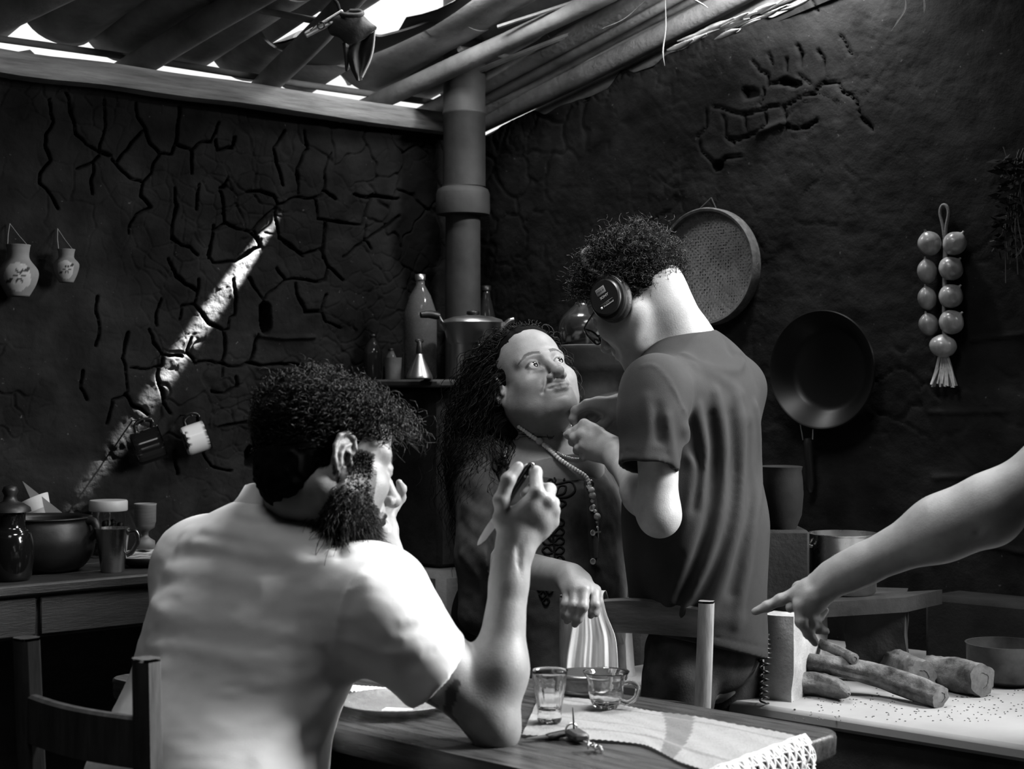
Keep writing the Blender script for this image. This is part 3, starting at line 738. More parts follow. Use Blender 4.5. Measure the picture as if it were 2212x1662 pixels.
tl = [Pm(1640, 1310, (1310-831)/(H-.80)), Pm(1712, 1318, (1318-831)/(H-.80)), Pm(1958, 1303, (1303-831)/(H-.80))]; tb = [p-nR*np.array([1, 1, 0])*.17 for p in tl]
top = np.array([tl[0], tl[1], tl[2], tb[2], tb[1], tb[0]]); m.add(np.vstack([top+ZV*.012, top-ZV*.02]), [[0, 1, 4, 5], [1, 2, 3, 4], [6, 7, 1, 0], [7, 8, 2, 1], [8, 9, 3, 2], [11, 6, 0, 5], [11, 10, 7, 6], [10, 9, 8, 7]]); part(m, 'hob_plate', M_soot, hob, 30)
m = MB(); kbox(m, -.02, .13, 1.62, B1, CZ-.01, .775, .012); part(m, 'back_ledge', mat('ledge_mud', .018, .9, var=.4, scale=8, bump=.5, bscale=70), hob, 40)

# ---- clay chimney pipe
pc = Pm(1000, 690, 735)
pipe = thing('chimney_pipe', (pc[0], pc[1], 1.284), 'grey clay chimney pipe with a thick collar rising from the corner oven', 'pipe')
def zpx(y, ppm): return H-(y-831)/ppm
def lathe_part(prof, c, name, mt, p, n=40, sharp=None, tilt=None, flute=None):
    m = MB(); M = mat4(tilt if tilt is not None else np.eye(3), c); m.lathe(prof, n, M, flute); return part(m, name, mt, p, sharp)
c0 = np.array([pc[0], pc[1], 0])
M_pipe = mat('smoked_clay_pipe', .045, .62, var=.4, scale=7, bump=.25, bscale=40, rvar=.15)
lathe_part([(.052, 1.284), (.052, 1.5), (.051, zpx(460, 735))], c0, 'lower_pipe', M_pipe, pipe)
lathe_part([(.052, zpx(466, 735)), (.078, zpx(464, 735)), (.080, zpx(455, 735)), (.079, zpx(420, 735)), (.074, zpx(410, 735)), (.062, zpx(405, 735)), (.0615, zpx(402, 735))], c0, 'collar', M_pipe, pipe, sharp=50)
lathe_part([(.0625, zpx(404, 735)), (.062, zpx(250, 735)), (.0645, zpx(248, 735)), (.0645, zpx(243, 735)), (.062, zpx(241, 735)), (.062, 2.62)], c0+np.array([.004, 0, 0]), 'upper_pipe', M_pipe, pipe, sharp=50)

# ---- things on the oven
def bottle(name, x, yb, yt, hw, ppm, label, mt, capm=None, fill=None, neck=.3):
    c = Pm(x, yb, ppm); c[2] = 1.2845; h = (yb-yt)/ppm; r = hw/ppm; o = thing(name, c, label, 'bottle')
    prof = [(.001, .002), (r*.9, .0), (r, .008), (r, h*.55), (r*.96, h*.64), (r*.62, h*.80), (r*neck, h*.90), (r*neck, h*.985), (r*neck*.8, h*.985)]
    lathe_part(prof, c, 'bottle_glass', mt, o)
    lathe_part([(r*neck*1.2, h*.945), (r*neck*1.22, h), (.0005, h)], c, 'cap', capm or M_black, o, 20)
    if fill: lathe_part([(.0005, .004), (r*.93, .004), (r*.95, .012), (r*.95, h*.54), (r*.90, h*.64), (r*.55, h*.80), (r*.24, h*.88), (.0005, h*.885)], c, 'grain', fill, o)
    return o
M_pet = mat('clear_plastic', .9, .08, trans=.9, ior=1.3); M_grain = mat('mixed_grain', .10, .8, var=.95, scale=190, bump=1.0, bscale=190, flecks=.7)
M_dglass = mat('dark_bottle_glass', .02, .12, coat=.3); M_cglass2 = mat('smoky_glass', .12, .15, coat=.4)
bottle('grain_bottle', 908, 819, 592, 36, 755, 'tall plastic bottle packed with grain on the oven top', M_pet, M_alu, M_grain, .26)
bottle('small_bottle', 806, 826, 728, 21, 745, 'small dark bottle at the left end of the oven top', M_dglass)
bottle('glass_bottle', 845, 800, 733, 14, 735, 'small clear bottle behind the little cup on the oven top', M_cglass2, neck=.42)
bottle('brown_bottle', 1050, 815, 612, 22, 728, 'slim dark bottle behind the lidded aluminium pot', M_dglass, neck=.4)
def cup_on(name, x, yb, yt, rb, rt_, ppm, label, mt, z=1.2845, cat='cup'):
    c = Pm(x, yb, ppm); c[2] = z; h = (yb-yt)/ppm; rb /= ppm; rt_ /= ppm; o = thing(name, c, label, cat)
    lathe_part([(.0005, .0), (rb, .0), (rt_, h), (rt_*.92, h), (rb*.9, .006), (.0005, .006)], c, 'cup_body', mt, o, 32, 50); return o, c, h, rb, rt_
cup_on('clay_cup', 849, 824, 777, 17, 19, 762, 'little clay cup beside the grain bottle on the oven top', M_clay)
c = Pm(906, 819, 790); c[2] = 1.2845; o = thing('oil_can', c, 'small conical metal oil can with a black spout before the grain bottle', 'oil can')
lathe_part([(.0005, 0), (.036, 0), (.037, .004), (.034, .012), (.011, .062), (.009, .070), (.0005, .072)], c, 'cone_body', M_alu, o)
lathe_part([(.009, .068), (.010, .074), (.0085, .088), (.0065, .104), (.0005, .106)], c, 'spout', M_black, o, 16)
m = MB(); m.box((-.012, -.004, .100), (.012, .004, .110), mat4(rotz(20), c), .003); part(m, 'lever', M_black, o, 40)
# lidded two-tier pot
c = Pm(1022, 812, 775); c[2] = 1.2845; pot = thing('aluminium_pot', c, 'two-tier aluminium cooking pot with lid and black handle on the oven', 'pot')
lathe_part([(.0005, 0), (.060, 0), (.065, .006), (.066, .096), (.069, .100)], c, 'lower_pot', M_alu, pot, 48, 50)
lathe_part([(.069, .098), (.072, .104), (.084, .154), (.086, .158), (.084, .160)], c, 'steamer', M_alu, pot, 48, 50)
lathe_part([(.086, .158), (.080, .166), (.055, .174), (.02, .178), (.0005, .178)], c, 'lid', M_alu, pot, 48, 50)
lathe_part([(.010, .177), (.019, .182), (.017, .190), (.0005, .192)], c, 'lid_knob', M_black, pot, 20)
hd = Pm(962, 690, 790); m = MB(); m.tube(smooth_path([c+np.array([-.078, -.02, .140]), c+np.array([-.088, -.04, .158]), c+np.array([-.096, -.05, .176])], 8), .008, 10); part(m, 'handle_bracket', M_steel, pot)
m = MB(); m.tube(smooth_path([c+np.array([-.093, -.05, .174]), c+np.array([-.118, -.06, .178]), c+np.array([-.142, -.07, .176])], 8), [.010, .011, .011, .011, .010, .010, .009, .008], 10); part(m, 'handle', M_black, pot)
m = MB(); m.tube(smooth_path([c+np.array([.080, -.01, .140]), c+np.array([.10, -.01, .160]), c+np.array([.115, -.01, .165])], 8), .009, 10); part(m, 'side_handle', M_steel, pot)
c = Pm(1056, 812, 800); c[2] = 1.2845; bx = thing('black_box', c, 'small black carton with a pale printed strip before the aluminium pot', 'box')
m = MB(); M = mat4(rotz(24), c); m.box((-.036, -.012, 0), (.036, .012, .102), M, .002); part(m, 'carton', mat('black_carton', .008, .5), bx, 40)
m = MB(); m.box((-.0355, -.0128, .086), (.0355, -.0118, .093), M); m.box((-.034, -.0128, .074), (-.004, -.0118, .082), M); part(m, 'printed_strip', mat('label_white', .6, .6), bx)

# ---- clay basin and jug on the bench
c = Pm(1292, 866, 790); c[2] = 1.226; bs = thing('clay_basin', c, 'wide brown clay basin on a foot standing on the masonry bench', 'basin')
lathe_part([(.0005, 0), (.070, 0), (.072, .012), (.060, .030), (.066, .055), (.088, .080), (.104, .100), (.108, .135), (.112, .140), (.112, .150), (.104, .152), (.100, .140), (.0005, .125)], c, 'bowl', M_clay, bs, 48, 60)
c2 = c+np.array([-.032, 0, .152-.024]); jg = thing('glazed_jug', c2, 'round dark glazed jug with a pale flower band sitting in the clay basin', 'jug')
m = MB(); prof = smooth_path([(.0005, 0, 0), (.046, .002, 0), (.070, .030, 0), (.078, .062, 0), (.070, .096, 0), (.046, .122, 0), (.030, .140, 0), (.029, .158, 0), (.036, .168, 0), (.031, .168, 0)], 46)[:, :2]
m.lathe(prof, 72, mat4(None, c2)); V = np.vstack(m.v); L = V-c2; ang = np.arctan2(L[:, 1], L[:, 0]); z = L[:, 2]
fl = (np.abs(z-.045-.006*np.sin(ang*9)) < .010) & (vnoise(np.c_[np.cos(ang)*9, np.sin(ang)*9, z*70]) > .12)
me = np_mesh('jug_body', V, np.vstack(m.q), mat('dark_glaze', .030, .16, tone=True, coat=.4, var=.4, scale=20), tone=np.where(fl, 9.0, 1.0)); keep(new_obj('jug_body', me), jg)
lathe_part([(.030, .166), (.026, .176), (.012, .182), (.006, .190), (.0005, .192)], c2, 'stopper', M_blackclay, jg, 24)

# ---- things hung on the left wall
def vase(x, ys, hws, label):
    ppm = FPX/PL(x, ys[0])[1]*1.012; c = PL(x, ys[-1], .058); o = thing('hanging_vase', c, label, 'vase', None)
    zs = [(ys[-1]-y)/ppm for y in ys]; rs = [h/ppm for h in hws]
    P_ = smooth_path([(r, z, 0) for r, z in zip(rs[::-1], zs[::-1])], 40)[:, :2]; P_ = np.vstack([[.0005, P_[0, 1]], P_, [P_[-1, 0]*.85, P_[-1, 1]-.002]])
    m = MB(); m.lathe(P_, 96, mat4(None, c)); V = np.vstack(m.v); L = V-c; vd = unit(c*np.array([1, 1, 0])); ang = np.arctan2(L[:, 0]*vd[1]-L[:, 1]*vd[0], -(L[:, 0]*vd[0]+L[:, 1]*vd[1])); R0 = max(rs)
    u = ang*R0; z = L[:, 2]/max(zs); tone = np.ones(len(V))
    panel = ((u+.002)/(R0*.74))**2+((z-.36)/.30)**2 < 1+.25*vnoise(np.c_[u*90, z*5, 0*u]); tone[panel] = 2.0
    def leaf(cu, cz, au, az, rot):
        du = u-cu*R0; dz = (z-cz)*max(zs); c_, s_ = math.cos(rot), math.sin(rot); return ((du*c_+dz*s_)/(au*R0))**2+((-du*s_+dz*c_)/(az*R0))**2 < 1
    for k in range(6): a_ = k*1.047; tone[leaf(.05+.20*math.cos(a_), .38+.09*math.sin(a_), .15, .065, a_)] = .25
    tone[leaf(.45, .50, .22, .09, .6)] = .2; tone[leaf(-.5, .28, .24, .09, .4)] = .2; tone[leaf(.05, .38, .09, .09, 0)] = 2.6; tone[leaf(.2, .60, .05, .05, 0)] = 2.6; tone[leaf(-.25, .24, .05, .05, 0)] = 2.6
    keep(new_obj('vase_body', np_mesh('vase_body', V, np.vstack(m.q), mat('painted_clay', .16, .7, tone=True, var=.15, scale=20), tone=tone)), o)
    m = MB(); topz = max(zs); rr = rs[0]*.92
    tdir = unit(uL)
    for s_ in (-1, 1): m.tube([c+tdir*s_*rr+ZV*(topz-.004), c+tdir*s_*rr*.5-nL*.03+ZV*(topz+.026), c-nL*.052+ZV*(topz+.056)], .0012, 5)
    part(m, 'hanging_string', mat('thin_string', .22, .8), o); return o
vase(19, [531, 541, 561, 588, 615, 643], [26, 24, 24, 42, 38, 23], 'larger painted clay vase with flowers hanging at the left edge')
vase(122, [541, 549, 560, 573, 592, 613], [19, 17, 17, 27, 24, 15], 'smaller painted clay vase with flowers hanging right of the larger one')
def mug(cx, cy, L_, r, label, mt, chips, ax_px, name='enamel_mug'):
    wall = PL(cx, cy); c = PL(cx, cy, r+.012); ppm = FPX/c[1]
    axv = unit(np.array([ax_px[0], .28, -ax_px[1]])); o = thing(name, c, label, 'mug'); R_ = frame_z(axv, (0, 0, 1.)); h = L_/2
    m = MB(); prof = [(.0005, -h), (r*.86, -h), (r*.97, -h+.004), (r, -h+.010), (r, h-.003), (r*1.04, h), (r*.96, h-.001), (r*.95, -h+.012), (.0005, -h+.010)]
    pr = [prof[0]]
    for a, b in zip(prof[:-1], prof[1:]):
        for t in np.linspace(0, 1, 7)[1:]: pr.append((a[0]+(b[0]-a[0])*t, a[1]+(b[1]-a[1])*t))
    m.lathe(pr, 72, mat4(R_, c)); V = np.vstack(m.v); Lc = (V-c)@R_; tone = np.ones(len(V))
    if chips:
        ch = (np.abs(Lc[:, 2]+h-.002) < .007+.006*vnoise(Lc*120)) & (vnoise(Lc*75+3) > .02) & (np.hypot(Lc[:, 0], Lc[:, 1]) > r*.7); tone[ch] = .03
        tone[(Lc[:, 2] > h-.003)] = .05
    keep(new_obj('mug_body', np_mesh('mug_body', V, np.vstack(m.q), mt, tone=tone)), o); o_ = o.children[0]; o_.data.set_sharp_from_angle(angle=math.radians(50))
    # handle, up
    hv = R_[:, 0] if R_[2, 0] > 0 else -R_[:, 0]
    pts = smooth_path([c+hv*r*.98+axv*h*.62, c+hv*(r+.016)+axv*h*.72, c+hv*(r+.024)+axv*h*.2, c+hv*(r+.018)-axv*h*.32, c+hv*r*.98-axv*h*.42], 24); m = MB(); m.tube(pts, .0035, 8, flat=(1.8, .7)); part(m, 'handle', mt, o)
    nail = c+hv*(r+.022)+axv*h*.2; m = MB(); m.tube([nail+nL*.01, nail-nL*(r+.03)], .002, 6); part(m, 'nail', M_black, o); return o
for o_ in (mug(402, 946, .066, .0400, 'white enamel mug with chipped dark base hanging on the left wall', M_enamel, True, (.95, -.33)),): o_.children[1].data.attributes.new('tone', 'FLOAT', 'POINT').data.foreach_set('value', np.ones(len(o_.children[1].data.vertices), np.float32))
mug(298, 962, .078, .0440, 'black enamel mug hanging left of the white mug', mat('black_enamel', .006, .14, coat=.5), False, (.95, -.33))

# ---- sideboard on the left with its things
SZ = .83
fe = lambda a, off, z: K+uL*a+nL*off+ZV*z
sb = thing('sideboard', fe(1.3, .25, 0), 'dark old wooden sideboard with drawers against the left wall', 'sideboard')
def lbox(m, a0, a1, o0, o1, z0, z1, bev=.004):
    M = np.eye(4); M[:3, 0] = uL; M[:3, 1] = nL; M[:3, 2] = ZV; M[:3, 3] = K; return m.box((a0, o0, z0), (a1, o1, z1), M, bev)
A0, A1, DEP = .78, 2.15, .47
for k, (o0, o1) in enumerate(((0.03, .18), (.182, .335), (.337, DEP))): m = MB(); lbox(m, A0, A1, o0, o1, SZ-.026, SZ, .005); part(m, 'top_board', M_dkwood, sb, 40)
m = MB(); lbox(m, A0+.02, A1-.02, .05, DEP-.03, SZ-.125, SZ-.026, .003); part(m, 'apron', M_dkwood, sb, 40)
for a0, a1 in ((A0+.03, 1.14), (1.15, 1.56), (1.57, 2.10)):
    m = MB(); lbox(m, a0, a1, DEP-.032, DEP-.018, SZ-.118, SZ-.034, .003); dr = part(m, 'drawer', M_dkwood, sb, 40)
    m = MB(); kc = fe((a0+a1)/2, DEP-.016, SZ-.074); m.lathe([(.005, 0), (.005, .008), (.010, .014), (.009, .020), (.0005, .022)], 16, mat4(frame_z(nL), kc)); kb = m.build('knob', M_steel if a0 < 1 else M_dkwood, None); kb.parent = dr; kb.matrix_parent_inverse = dr.matrix_parent_inverse
m = MB(); lbox(m, A0+.03, A1-.03, .06, DEP-.10, .10, .13, .003); part(m, 'lower_shelf', M_dkwood, sb, 40)
for a in (A0+.04, A1-.04):
    for o_ in (.07, DEP-.06): m = MB(); lbox(m, a-.025, a+.025, o_-.025, o_+.025, 0, SZ-.026, .004); part(m, 'leg', M_dkwood, sb, 40)
m = MB(); lbox(m, A0+.04, A1-.04, .055, .07, .10, SZ-.10, .002); part(m, 'back_panel', M_dkwood, sb, 40)
def on_sb(x, y): p = at_px(x, y, z=SZ); p[2] = SZ+.0005; return p
c = on_sb(95, 1233); tp = thing('clay_tureen', c, 'wide black clay cooking pot on the sideboard', 'pot')
pr = smooth_path([(.0005, 0, 0), (.075, 0, 0), (.108, .030, 0), (.118, .066, 0), (.112, .100, 0), (.106, .118, 0), (.112, .126, 0)], 24)[:, :2]
lathe_part(np.vstack([pr, [(.104, .128), (.100, .118), (.100, .05), (.0005, .03)]]), c, 'pot_body', M_blackclay, tp, 56)
m = MB(); m.tube(smooth_path([c+np.array([.095, -.01, .118]), c+np.array([.122, -.015, .116]), c+np.array([.130, -.02, .096]), c+np.array([.114, -.015, .078])], 16), .010, 10); part(m, 'handle', M_blackclay, tp)
c = on_sb(22, 1254); cs_ = thing('lidded_jug', c, 'glossy black lidded jug at the left edge of the sideboard', 'jug')
pr = smooth_path([(.0005, 0, 0), (.040, 0, 0), (.050, .03, 0), (.052, .075, 0), (.045, .105, 0), (.034, .120, 0), (.034, .150, 0), (.040, .156, 0)], 26)[:, :2]; lathe_part(pr, c, 'jug_body', mat('black_gloss', .006, .12, coat=.5), cs_, 40)
lathe_part([(.046, .154), (.044, .163), (.030, .172), (.016, .178), (.013, .190), (.018, .200), (.014, .210), (.0005, .213)], c, 'lid', M_blackclay, cs_, 32)
c = on_sb(70, 1200); c = PL(75, 1100, .06); pp = thing('paper_roll', [c[0], c[1], SZ], 'pale sheet of paper rolled into a cone standing behind the black pots', 'paper')
base = fe(on_left(84, 1200)[0], .10, SZ+.001); tipv = unit(np.array([-.42, .05, .9])); m = MB(); R_ = frame_z(tipv); m.lathe([(.012, 0), (.030, .12), (.042, .170), (.040, .170), (.010, .001)], 28, mat4(R_, base+np.array([.01, 0, 0]))); part(m, 'rolled_sheet', mat('old_paper', .5, .9, var=.1), pp)
m = MB(); G = []
for t in np.linspace(0, 1, 8): G.append([base+np.array([.012+.055*u-.07*t*(1-u)-.02*t, -.012-.01*u, .20*t*(1-.48*u)]) for u in np.linspace(0, 1, 6)])
G = np.array(G); m.grid(G); m.grid(G[::-1]+nL*-.0015); part(m, 'loose_flap', mat('old_paper_b', .5, .9), pp)
c = on_sb(243, 1236); sc_ = thing('steel_cup', c, 'shiny tapered steel cup with a loop handle on the sideboard', 'cup')
lathe_part([(.0005, 0), (.026, 0), (.027, .003), (.0395, .100), (.041, .103), (.039, .103), (.026, .006), (.0005, .005)], c, 'cup_body', M_steel, sc_, 48, 50)
m = MB(); m.tube(smooth_path([c+np.array([.036, -.006, .092]), c+np.array([.056, -.010, .094]), c+np.array([.062, -.012, .072]), c+np.array([.048, -.008, .048]), c+np.array([.034, -.004, .040])], 22), .003, 8, flat=(2.0, .7)); part(m, 'handle', M_steel, sc_)
c = on_sb(234, 1203); gj = thing('glass_jar', c, 'round glass jar with a pale flat lid behind the steel cup', 'jar')
lathe_part([(.0005, 0), (.044, 0), (.046, .006), (.046, .105), (.043, .116), (.043, .122), (.041, .122), (.041, .114), (.043, .104), (.043, .006), (.0005, .004)], c, 'jar_glass', M_glass, gj, 44, 60)
lathe_part([(.047, .117), (.0485, .119), (.0485, .141), (.046, .144), (.0005, .144)], c, 'lid', mat('tin_lid', .34, .5, bump=.1), gj, 44, 50)
M_stuffin = mat('jar_goods', .05, .6, var=.8, scale=90)
m = MB()
for k in range(46): a_, r_, z_ = rnd.random()*6.28, .034*math.sqrt(rnd.random()), .006+.075*rnd.random(); m.sphere(c+np.array([r_*math.cos(a_), r_*math.sin(a_), z_+.004]), .009, 8, 5)
st = part(m, 'stored_goods', M_stuffin, gj); st['kind'] = 'stuff'
c = on_sb(320, 1223); ds = thing('serving_dish', c, 'low dark dish under the folded cloth on the sideboard', 'dish')
lathe_part([(.0005, 0), (.045, 0), (.062, .010), (.070, .022), (.067, .024), (.058, .014), (.0005, .008)], c, 'dish_body', M_blackclay, ds, 44)
fc = thing('folded_cloth', c+ZV*.022, 'small white folded cloth lying on the dark dish', 'cloth'); m = MB()
for k in range(3):
    G = [];
    for u in np.linspace(-1, 1, 15): G.append([c+ZV*(.0245+.0055*k+.0012*math.sin(u*9+v*4+k))+np.array([u*(.066-.004*k), v*(.040-.003*k), 0])@rotz(12).T for v in np.linspace(-1, 1, 9)])
    G = np.array(G); m.grid(G[::-1]); m.grid(G-ZV*.004); ring = np.vstack([G[0], G[1:, -1], G[-1, ::-1][1:], G[::-1, 0][1:-1]]); m.grid(np.stack([ring, ring-ZV*.004], 1), closed_u=True)
part(m, 'cloth_layers', M_cloth_w, fc)
c = c+ZV*.0405+np.array([-.006, -.004, 0]); wg = thing('wooden_goblet', c, 'turned wooden goblet standing on the white folded cloth', 'goblet')
lathe_part([(.0005, 0), (.021, .0), (.024, .008), (.023, .020), (.012, .027), (.0075, .032), (.0075, .042), (.012, .046), (.022, .052), (.0235, .060), (.0245, .064), (.0255, .066), (.0262, .106), (.0275, .110), (.026, .111), (.024, .070), (.0005, .064)], c, 'goblet_body', mat('turned_wood', .16, .5, var=.3, scale=10, stretch=(1, 1, 10)), wg, 40)

# ---- things hung on the right wall
b_, z_ = on_right(1541, 578); ppm = FPX/(K+uR*b_)[1]; c = KP(0, b_, z_)+nR*.030; SR_ = 126/ppm
sv = thing('straw_sieve', c, 'round woven straw sieve hanging on the right wall behind the headphone wearer', 'sieve'); RW = np.stack([uR, ZV, nR], 1)
m = MB(); m.lathe([(SR_*.93, -.018), (SR_, -.018), (SR_*1.005, .012), (SR_*.985, .018), (SR_*.945, .016), (SR_*.93, .0), (SR_*.93, -.018)], 72, mat4(RW, c)); part(m, 'rim', mat('cane_rim', .085, .7, var=.4, scale=60, bump=.3, bscale=200), sv, 50)
m = MB(); n_ = 46; w_ = SR_*2/n_*.5
for dire in (0, 1):
    for i in range(n_):
        o_ = -SR_+(i+.5)*2*SR_/n_; half = math.sqrt(max(SR_**2*.90-o_*o_, 1e-5)); t = np.linspace(-half, half, 36); wv = .0016*np.sin((t/SR_*n_/2+i+dire)*math.pi)
        dish = -.010*(1-(t*t+o_*o_)/SR_**2)
        P_ = np.stack([t, o_+.002*np.sin(t*30+i), wv+dish], 1) if dire == 0 else np.stack([o_+.002*np.sin(t*30+i), t, -wv+dish], 1)
        w2 = np.array([0, w_*.8, 0]) if dire == 0 else np.array([w_*.8, 0, 0]); G = np.stack([P_-w2, P_+w2], 0); G = xf(mat4(RW, c), G); m.grid(G if dire else G[::-1])
wv_ = part(m, 'straw_weave', mat('woven_straw', .17, .75, var=.35, scale=14), sv); wv_['kind'] = 'stuff'
m = MB(); tp_ = c+ZV*(SR_+.03)-nR*.02
for s_ in (-1, 1): m.tube([c+uR*s_*.03+ZV*SR_*.97, tp_], .0016, 5)
part(m, 'hanging_cord', mat('brown_cord', .04, .9), sv)
b_, z_ = on_right(1803, 800); ppm = FPX/(K+uR*b_)[1]; c = KP(0, b_, z_)+nR*.012; PR_ = 128/ppm
fp = thing('frying_pan', c, 'large black iron pan hanging on the right wall, handle down', 'pan')
m = MB(); m.lathe([(.0005, .004), (PR_*.62, .004), (PR_*.74, .014), (PR_*.97, .052), (PR_, .054), (PR_*.985, .058), (PR_*.95, .056), (PR_*.72, .020), (PR_*.60, .010), (.0005, .010)], 72, mat4(RW, c)); part(m, 'pan_body', mat('seasoned_iron', .004, .34, spec=.25), fp, 60)
hb = PR(1767, 916, .065); m = MB(); t0 = PR(1755, 916, .060); t1 = PR(1783, 922, .060); lo0 = PR(1757, 950, .05); lo1 = PR(1777, 948, .05); m.tube([lo0, t0, t1, lo1], .0022, 6); part(m, 'handle_bracket', M_steel, fp)
m = MB(); m.tube(smooth_path([PR(1767, 946, .05), PR(1767, 985, .045), PR(1766, 1030, .035), PR(1764, 1062, .03)], 16), [.008]+[.0115]*13+[.010, .007], 12, flat=(1, .7)); part(m, 'handle', M_black, fp)
# onion braid
ob = thing('onion_braid', PR(2050, 505, .03), 'braid of nine shiny onions with a straw tassel hanging at the right', 'onion braid')
M_on = mat('onion_skin', .20, .30, var=.5, scale=28, stretch=(1, 1, .25), coat=.25, bump=.2, bscale=60)
def onion(x, y, rx, ry, tilt):
    ppm = FPX/PR(x, y)[1]; c = PR(x, y, .034); R_ = frame_z(unit(np.array([math.sin(tilt)*.8, -.25, math.cos(tilt)]))); r = rx/ppm; h = ry/ppm
    pr = smooth_path([(.0004, -h, 0), (r*.25, -h*.98, 0), (r*.75, -h*.66, 0), (r, -h*.05, 0), (r*.86, h*.5, 0), (r*.45, h*.86, 0), (r*.14, h*1.02, 0), (r*.08, h*1.22, 0)], 22)[:, :2]
    m = MB(); m.lathe(pr, 36, mat4(R_, c), flute=lambda a, p: 1+.012*np.sin(a*9)[None]*np.sin(np.clip(p[:, 1]/h, -1, 1)*1.5+1.5)[:, None]); on = part(m, 'onion', M_on, ob)
    m = MB(); tp2 = xf(mat4(R_, c), np.array([[0, 0, h*1.15]]))[0]; m.tube(smooth_path([tp2-R_[:, 2]*.006, tp2+R_[:, 2]*.006, PR(2048, y-24, .02)], 8), [.0035]*4+[.002]*4, 6); k_ = m.build('neck_skin', M_straw, None); k_.parent = on; k_.matrix_parent_inverse = on.matrix_parent_inverse
for x, y, rx, ry, t in [(2022, 528, 25, 27, -.5), (2076, 528, 25, 26, .7), (2017, 588, 21, 27, -.3), (2068, 582, 27, 25, .8), (2017, 646, 20, 26, -.3), (2068, 641, 26, 26, .8), (2020, 702, 21, 25, -.4), (2069, 697, 27, 26, .9), (2051, 748, 29, 25, .1)]: onion(x, y, rx, ry, t)
m = MB(); lp = smooth_path([PR(2047, 520, .015), PR(2043, 490, .015), PR(2037, 462, .015), PR(2041, 446, .015), PR(2050, 446, .015), PR(2055, 462, .015), PR(2050, 490, .015), PR(2048, 520, .015)], 40); m.tube(lp, .0042, 7); part(m, 'rope_loop', mat('rope', .12, .85, bump=.5, bscale=200), ob)
m = MB()
m.tube(smooth_path([PR(2047, 505, .012), PR(2046, 600, .012), PR(2046, 700, .014), PR(2050, 770, .02)], 16), .006, 7); part(m, 'braid_core', M_straw, ob)
m = MB()
for k in range(34):
    u = rnd.uniform(-1, 1); P_ = smooth_path([PR(2049+u*7, 768, .022+rnd.uniform(-.008, .012)), PR(2049+u*18, 800, .026), PR(2049+u*29+rnd.uniform(-2, 2), 834+rnd.uniform(-8, 5), .03+rnd.uniform(-.01, .01))], 6); m.tube(P_, .0018, 4, flat=(1.8, .5))
tz = part(m, 'straw_tassel', mat('pale_straw', .42, .6, var=.3, scale=60), ob); tz['kind'] = 'stuff'
# dried herbs at the frame edge
hb_ = thing('herb_bunch', PR(2205, 330, .03), 'dark bunch of dried herbs hanging at the right edge of the wall', 'herbs')
m = MB(); M_stem = mat('dry_stem', .05, .8)
for k in range(16):
    x0, y0 = 2212+rnd.uniform(-8, 22), 330+rnd.uniform(-10, 60); P_ = smooth_path([PR(x0, y0, .03), PR(x0+rnd.uniform(-22, 10), y0+90, .04+rnd.uniform(0, .03)), PR(x0+rnd.uniform(-38, 14), y0+170+rnd.uniform(-20, 60), .03+rnd.uniform(0, .04))], 10); m.tube(P_, .0013, 4)
for P_ in ([(2187, 322), (2200, 360)], [(2190, 490), (2184, 510), (2172, 522), (2158, 526)], [(2182, 375), (2196, 398), (2212, 408)], [(2200, 460), (2212, 480)]): m.tube(smooth_path([PR(x, y, .05) for x, y in P_], 10), .0016, 5)
part(m, 'stem_spray', M_stem, hb_)
m = MB()
for k in range(240):
    p = PR(2196+rnd.uniform(-24, 40), 345+rnd.random()*210, .02+rnd.uniform(0, .06)); R_ = frame_z(nprng.normal(size=3)); L_ = rnd.uniform(.008, .02); w = L_*.35
    m.add(xf(mat4(R_, p), np.array([[-L_, 0, 0], [0, w, .002], [L_, 0, 0], [0, -w, -.002]])), [[0, 1, 2, 3]])
lf = part(m, 'dry_leaves', mat('dark_leaf', .008, .8), hb_); lf['kind'] = 'stuff'

# ---- pots and wood on the stove
c = Pm(1686, 1142, 985); cp = thing('clay_pot', c, 'plain dark clay pot half hidden behind the headphone wearer', 'pot')
lathe_part([(.0005, 0), (.034, 0), (.046, .03), (.050, .075), (.048, .110), (.0455, .126), (.048, .136), (.044, .137), (.0005, .10)], c, 'pot_body', mat('dull_clay', .012, .85, var=.3, scale=15, bump=.2), cp, 40, 60)
m = MB(); lo_ = np.array([c[0]-.07, c[1]-.05, .80]); m.box((lo_[0], lo_[1], lo_[2]), (c[0]+.055, c[1]+.10, c[2]), None, .006); bk = thing('cement_block', (c[0], c[1], .80), 'grey cement block on the hob under the clay pot', 'block'); part(m, 'block_body', M_soot, bk, 40)
c = Pm(1822, 1297, 985); c[2] = .813; sp = thing('steel_pot', c, 'deep shiny steel pot standing on the hob behind the pointing arm', 'pot')
lathe_part([(.0005, 0), (.066, 0), (.071, .006), (.072, .124), (.076, .128), (.077, .131), (.071, .131), (.070, .010), (.0005, .006)], c, 'pot_body', M_steel, sp, 56, 50)
for s_ in (-1, 1): m = MB(); m.tube(smooth_path([c+np.array([.02*s_, -.07*1, .108]) if False else c+np.array([s_*.071, .018, .104]), c+np.array([s_*.094, .012, .108]), c+np.array([s_*.094, -.012, .108]), c+np.array([s_*.071, -.018, .104])], 16), .0035, 8); part(m, 'handle', M_steel, sp)
c = at_px(2172, 1478, z=CZ); c[2] = CZ+.001; mb_ = thing('metal_bowl', c, 'dark metal bowl at the right end of the white counter', 'bowl')
lathe_part([(.0005, 0), (.050, 0), (.072, .014), (.082, .050), (.083, .086), (.0855, .088), (.081, .088), (.078, .05), (.066, .018), (.0005, .006)], c, 'bowl_body', mat('stained_metal', .10, .4, metal=.7, var=.6, scale=9, bump=.2, bscale=40), mb_, 56, 60)
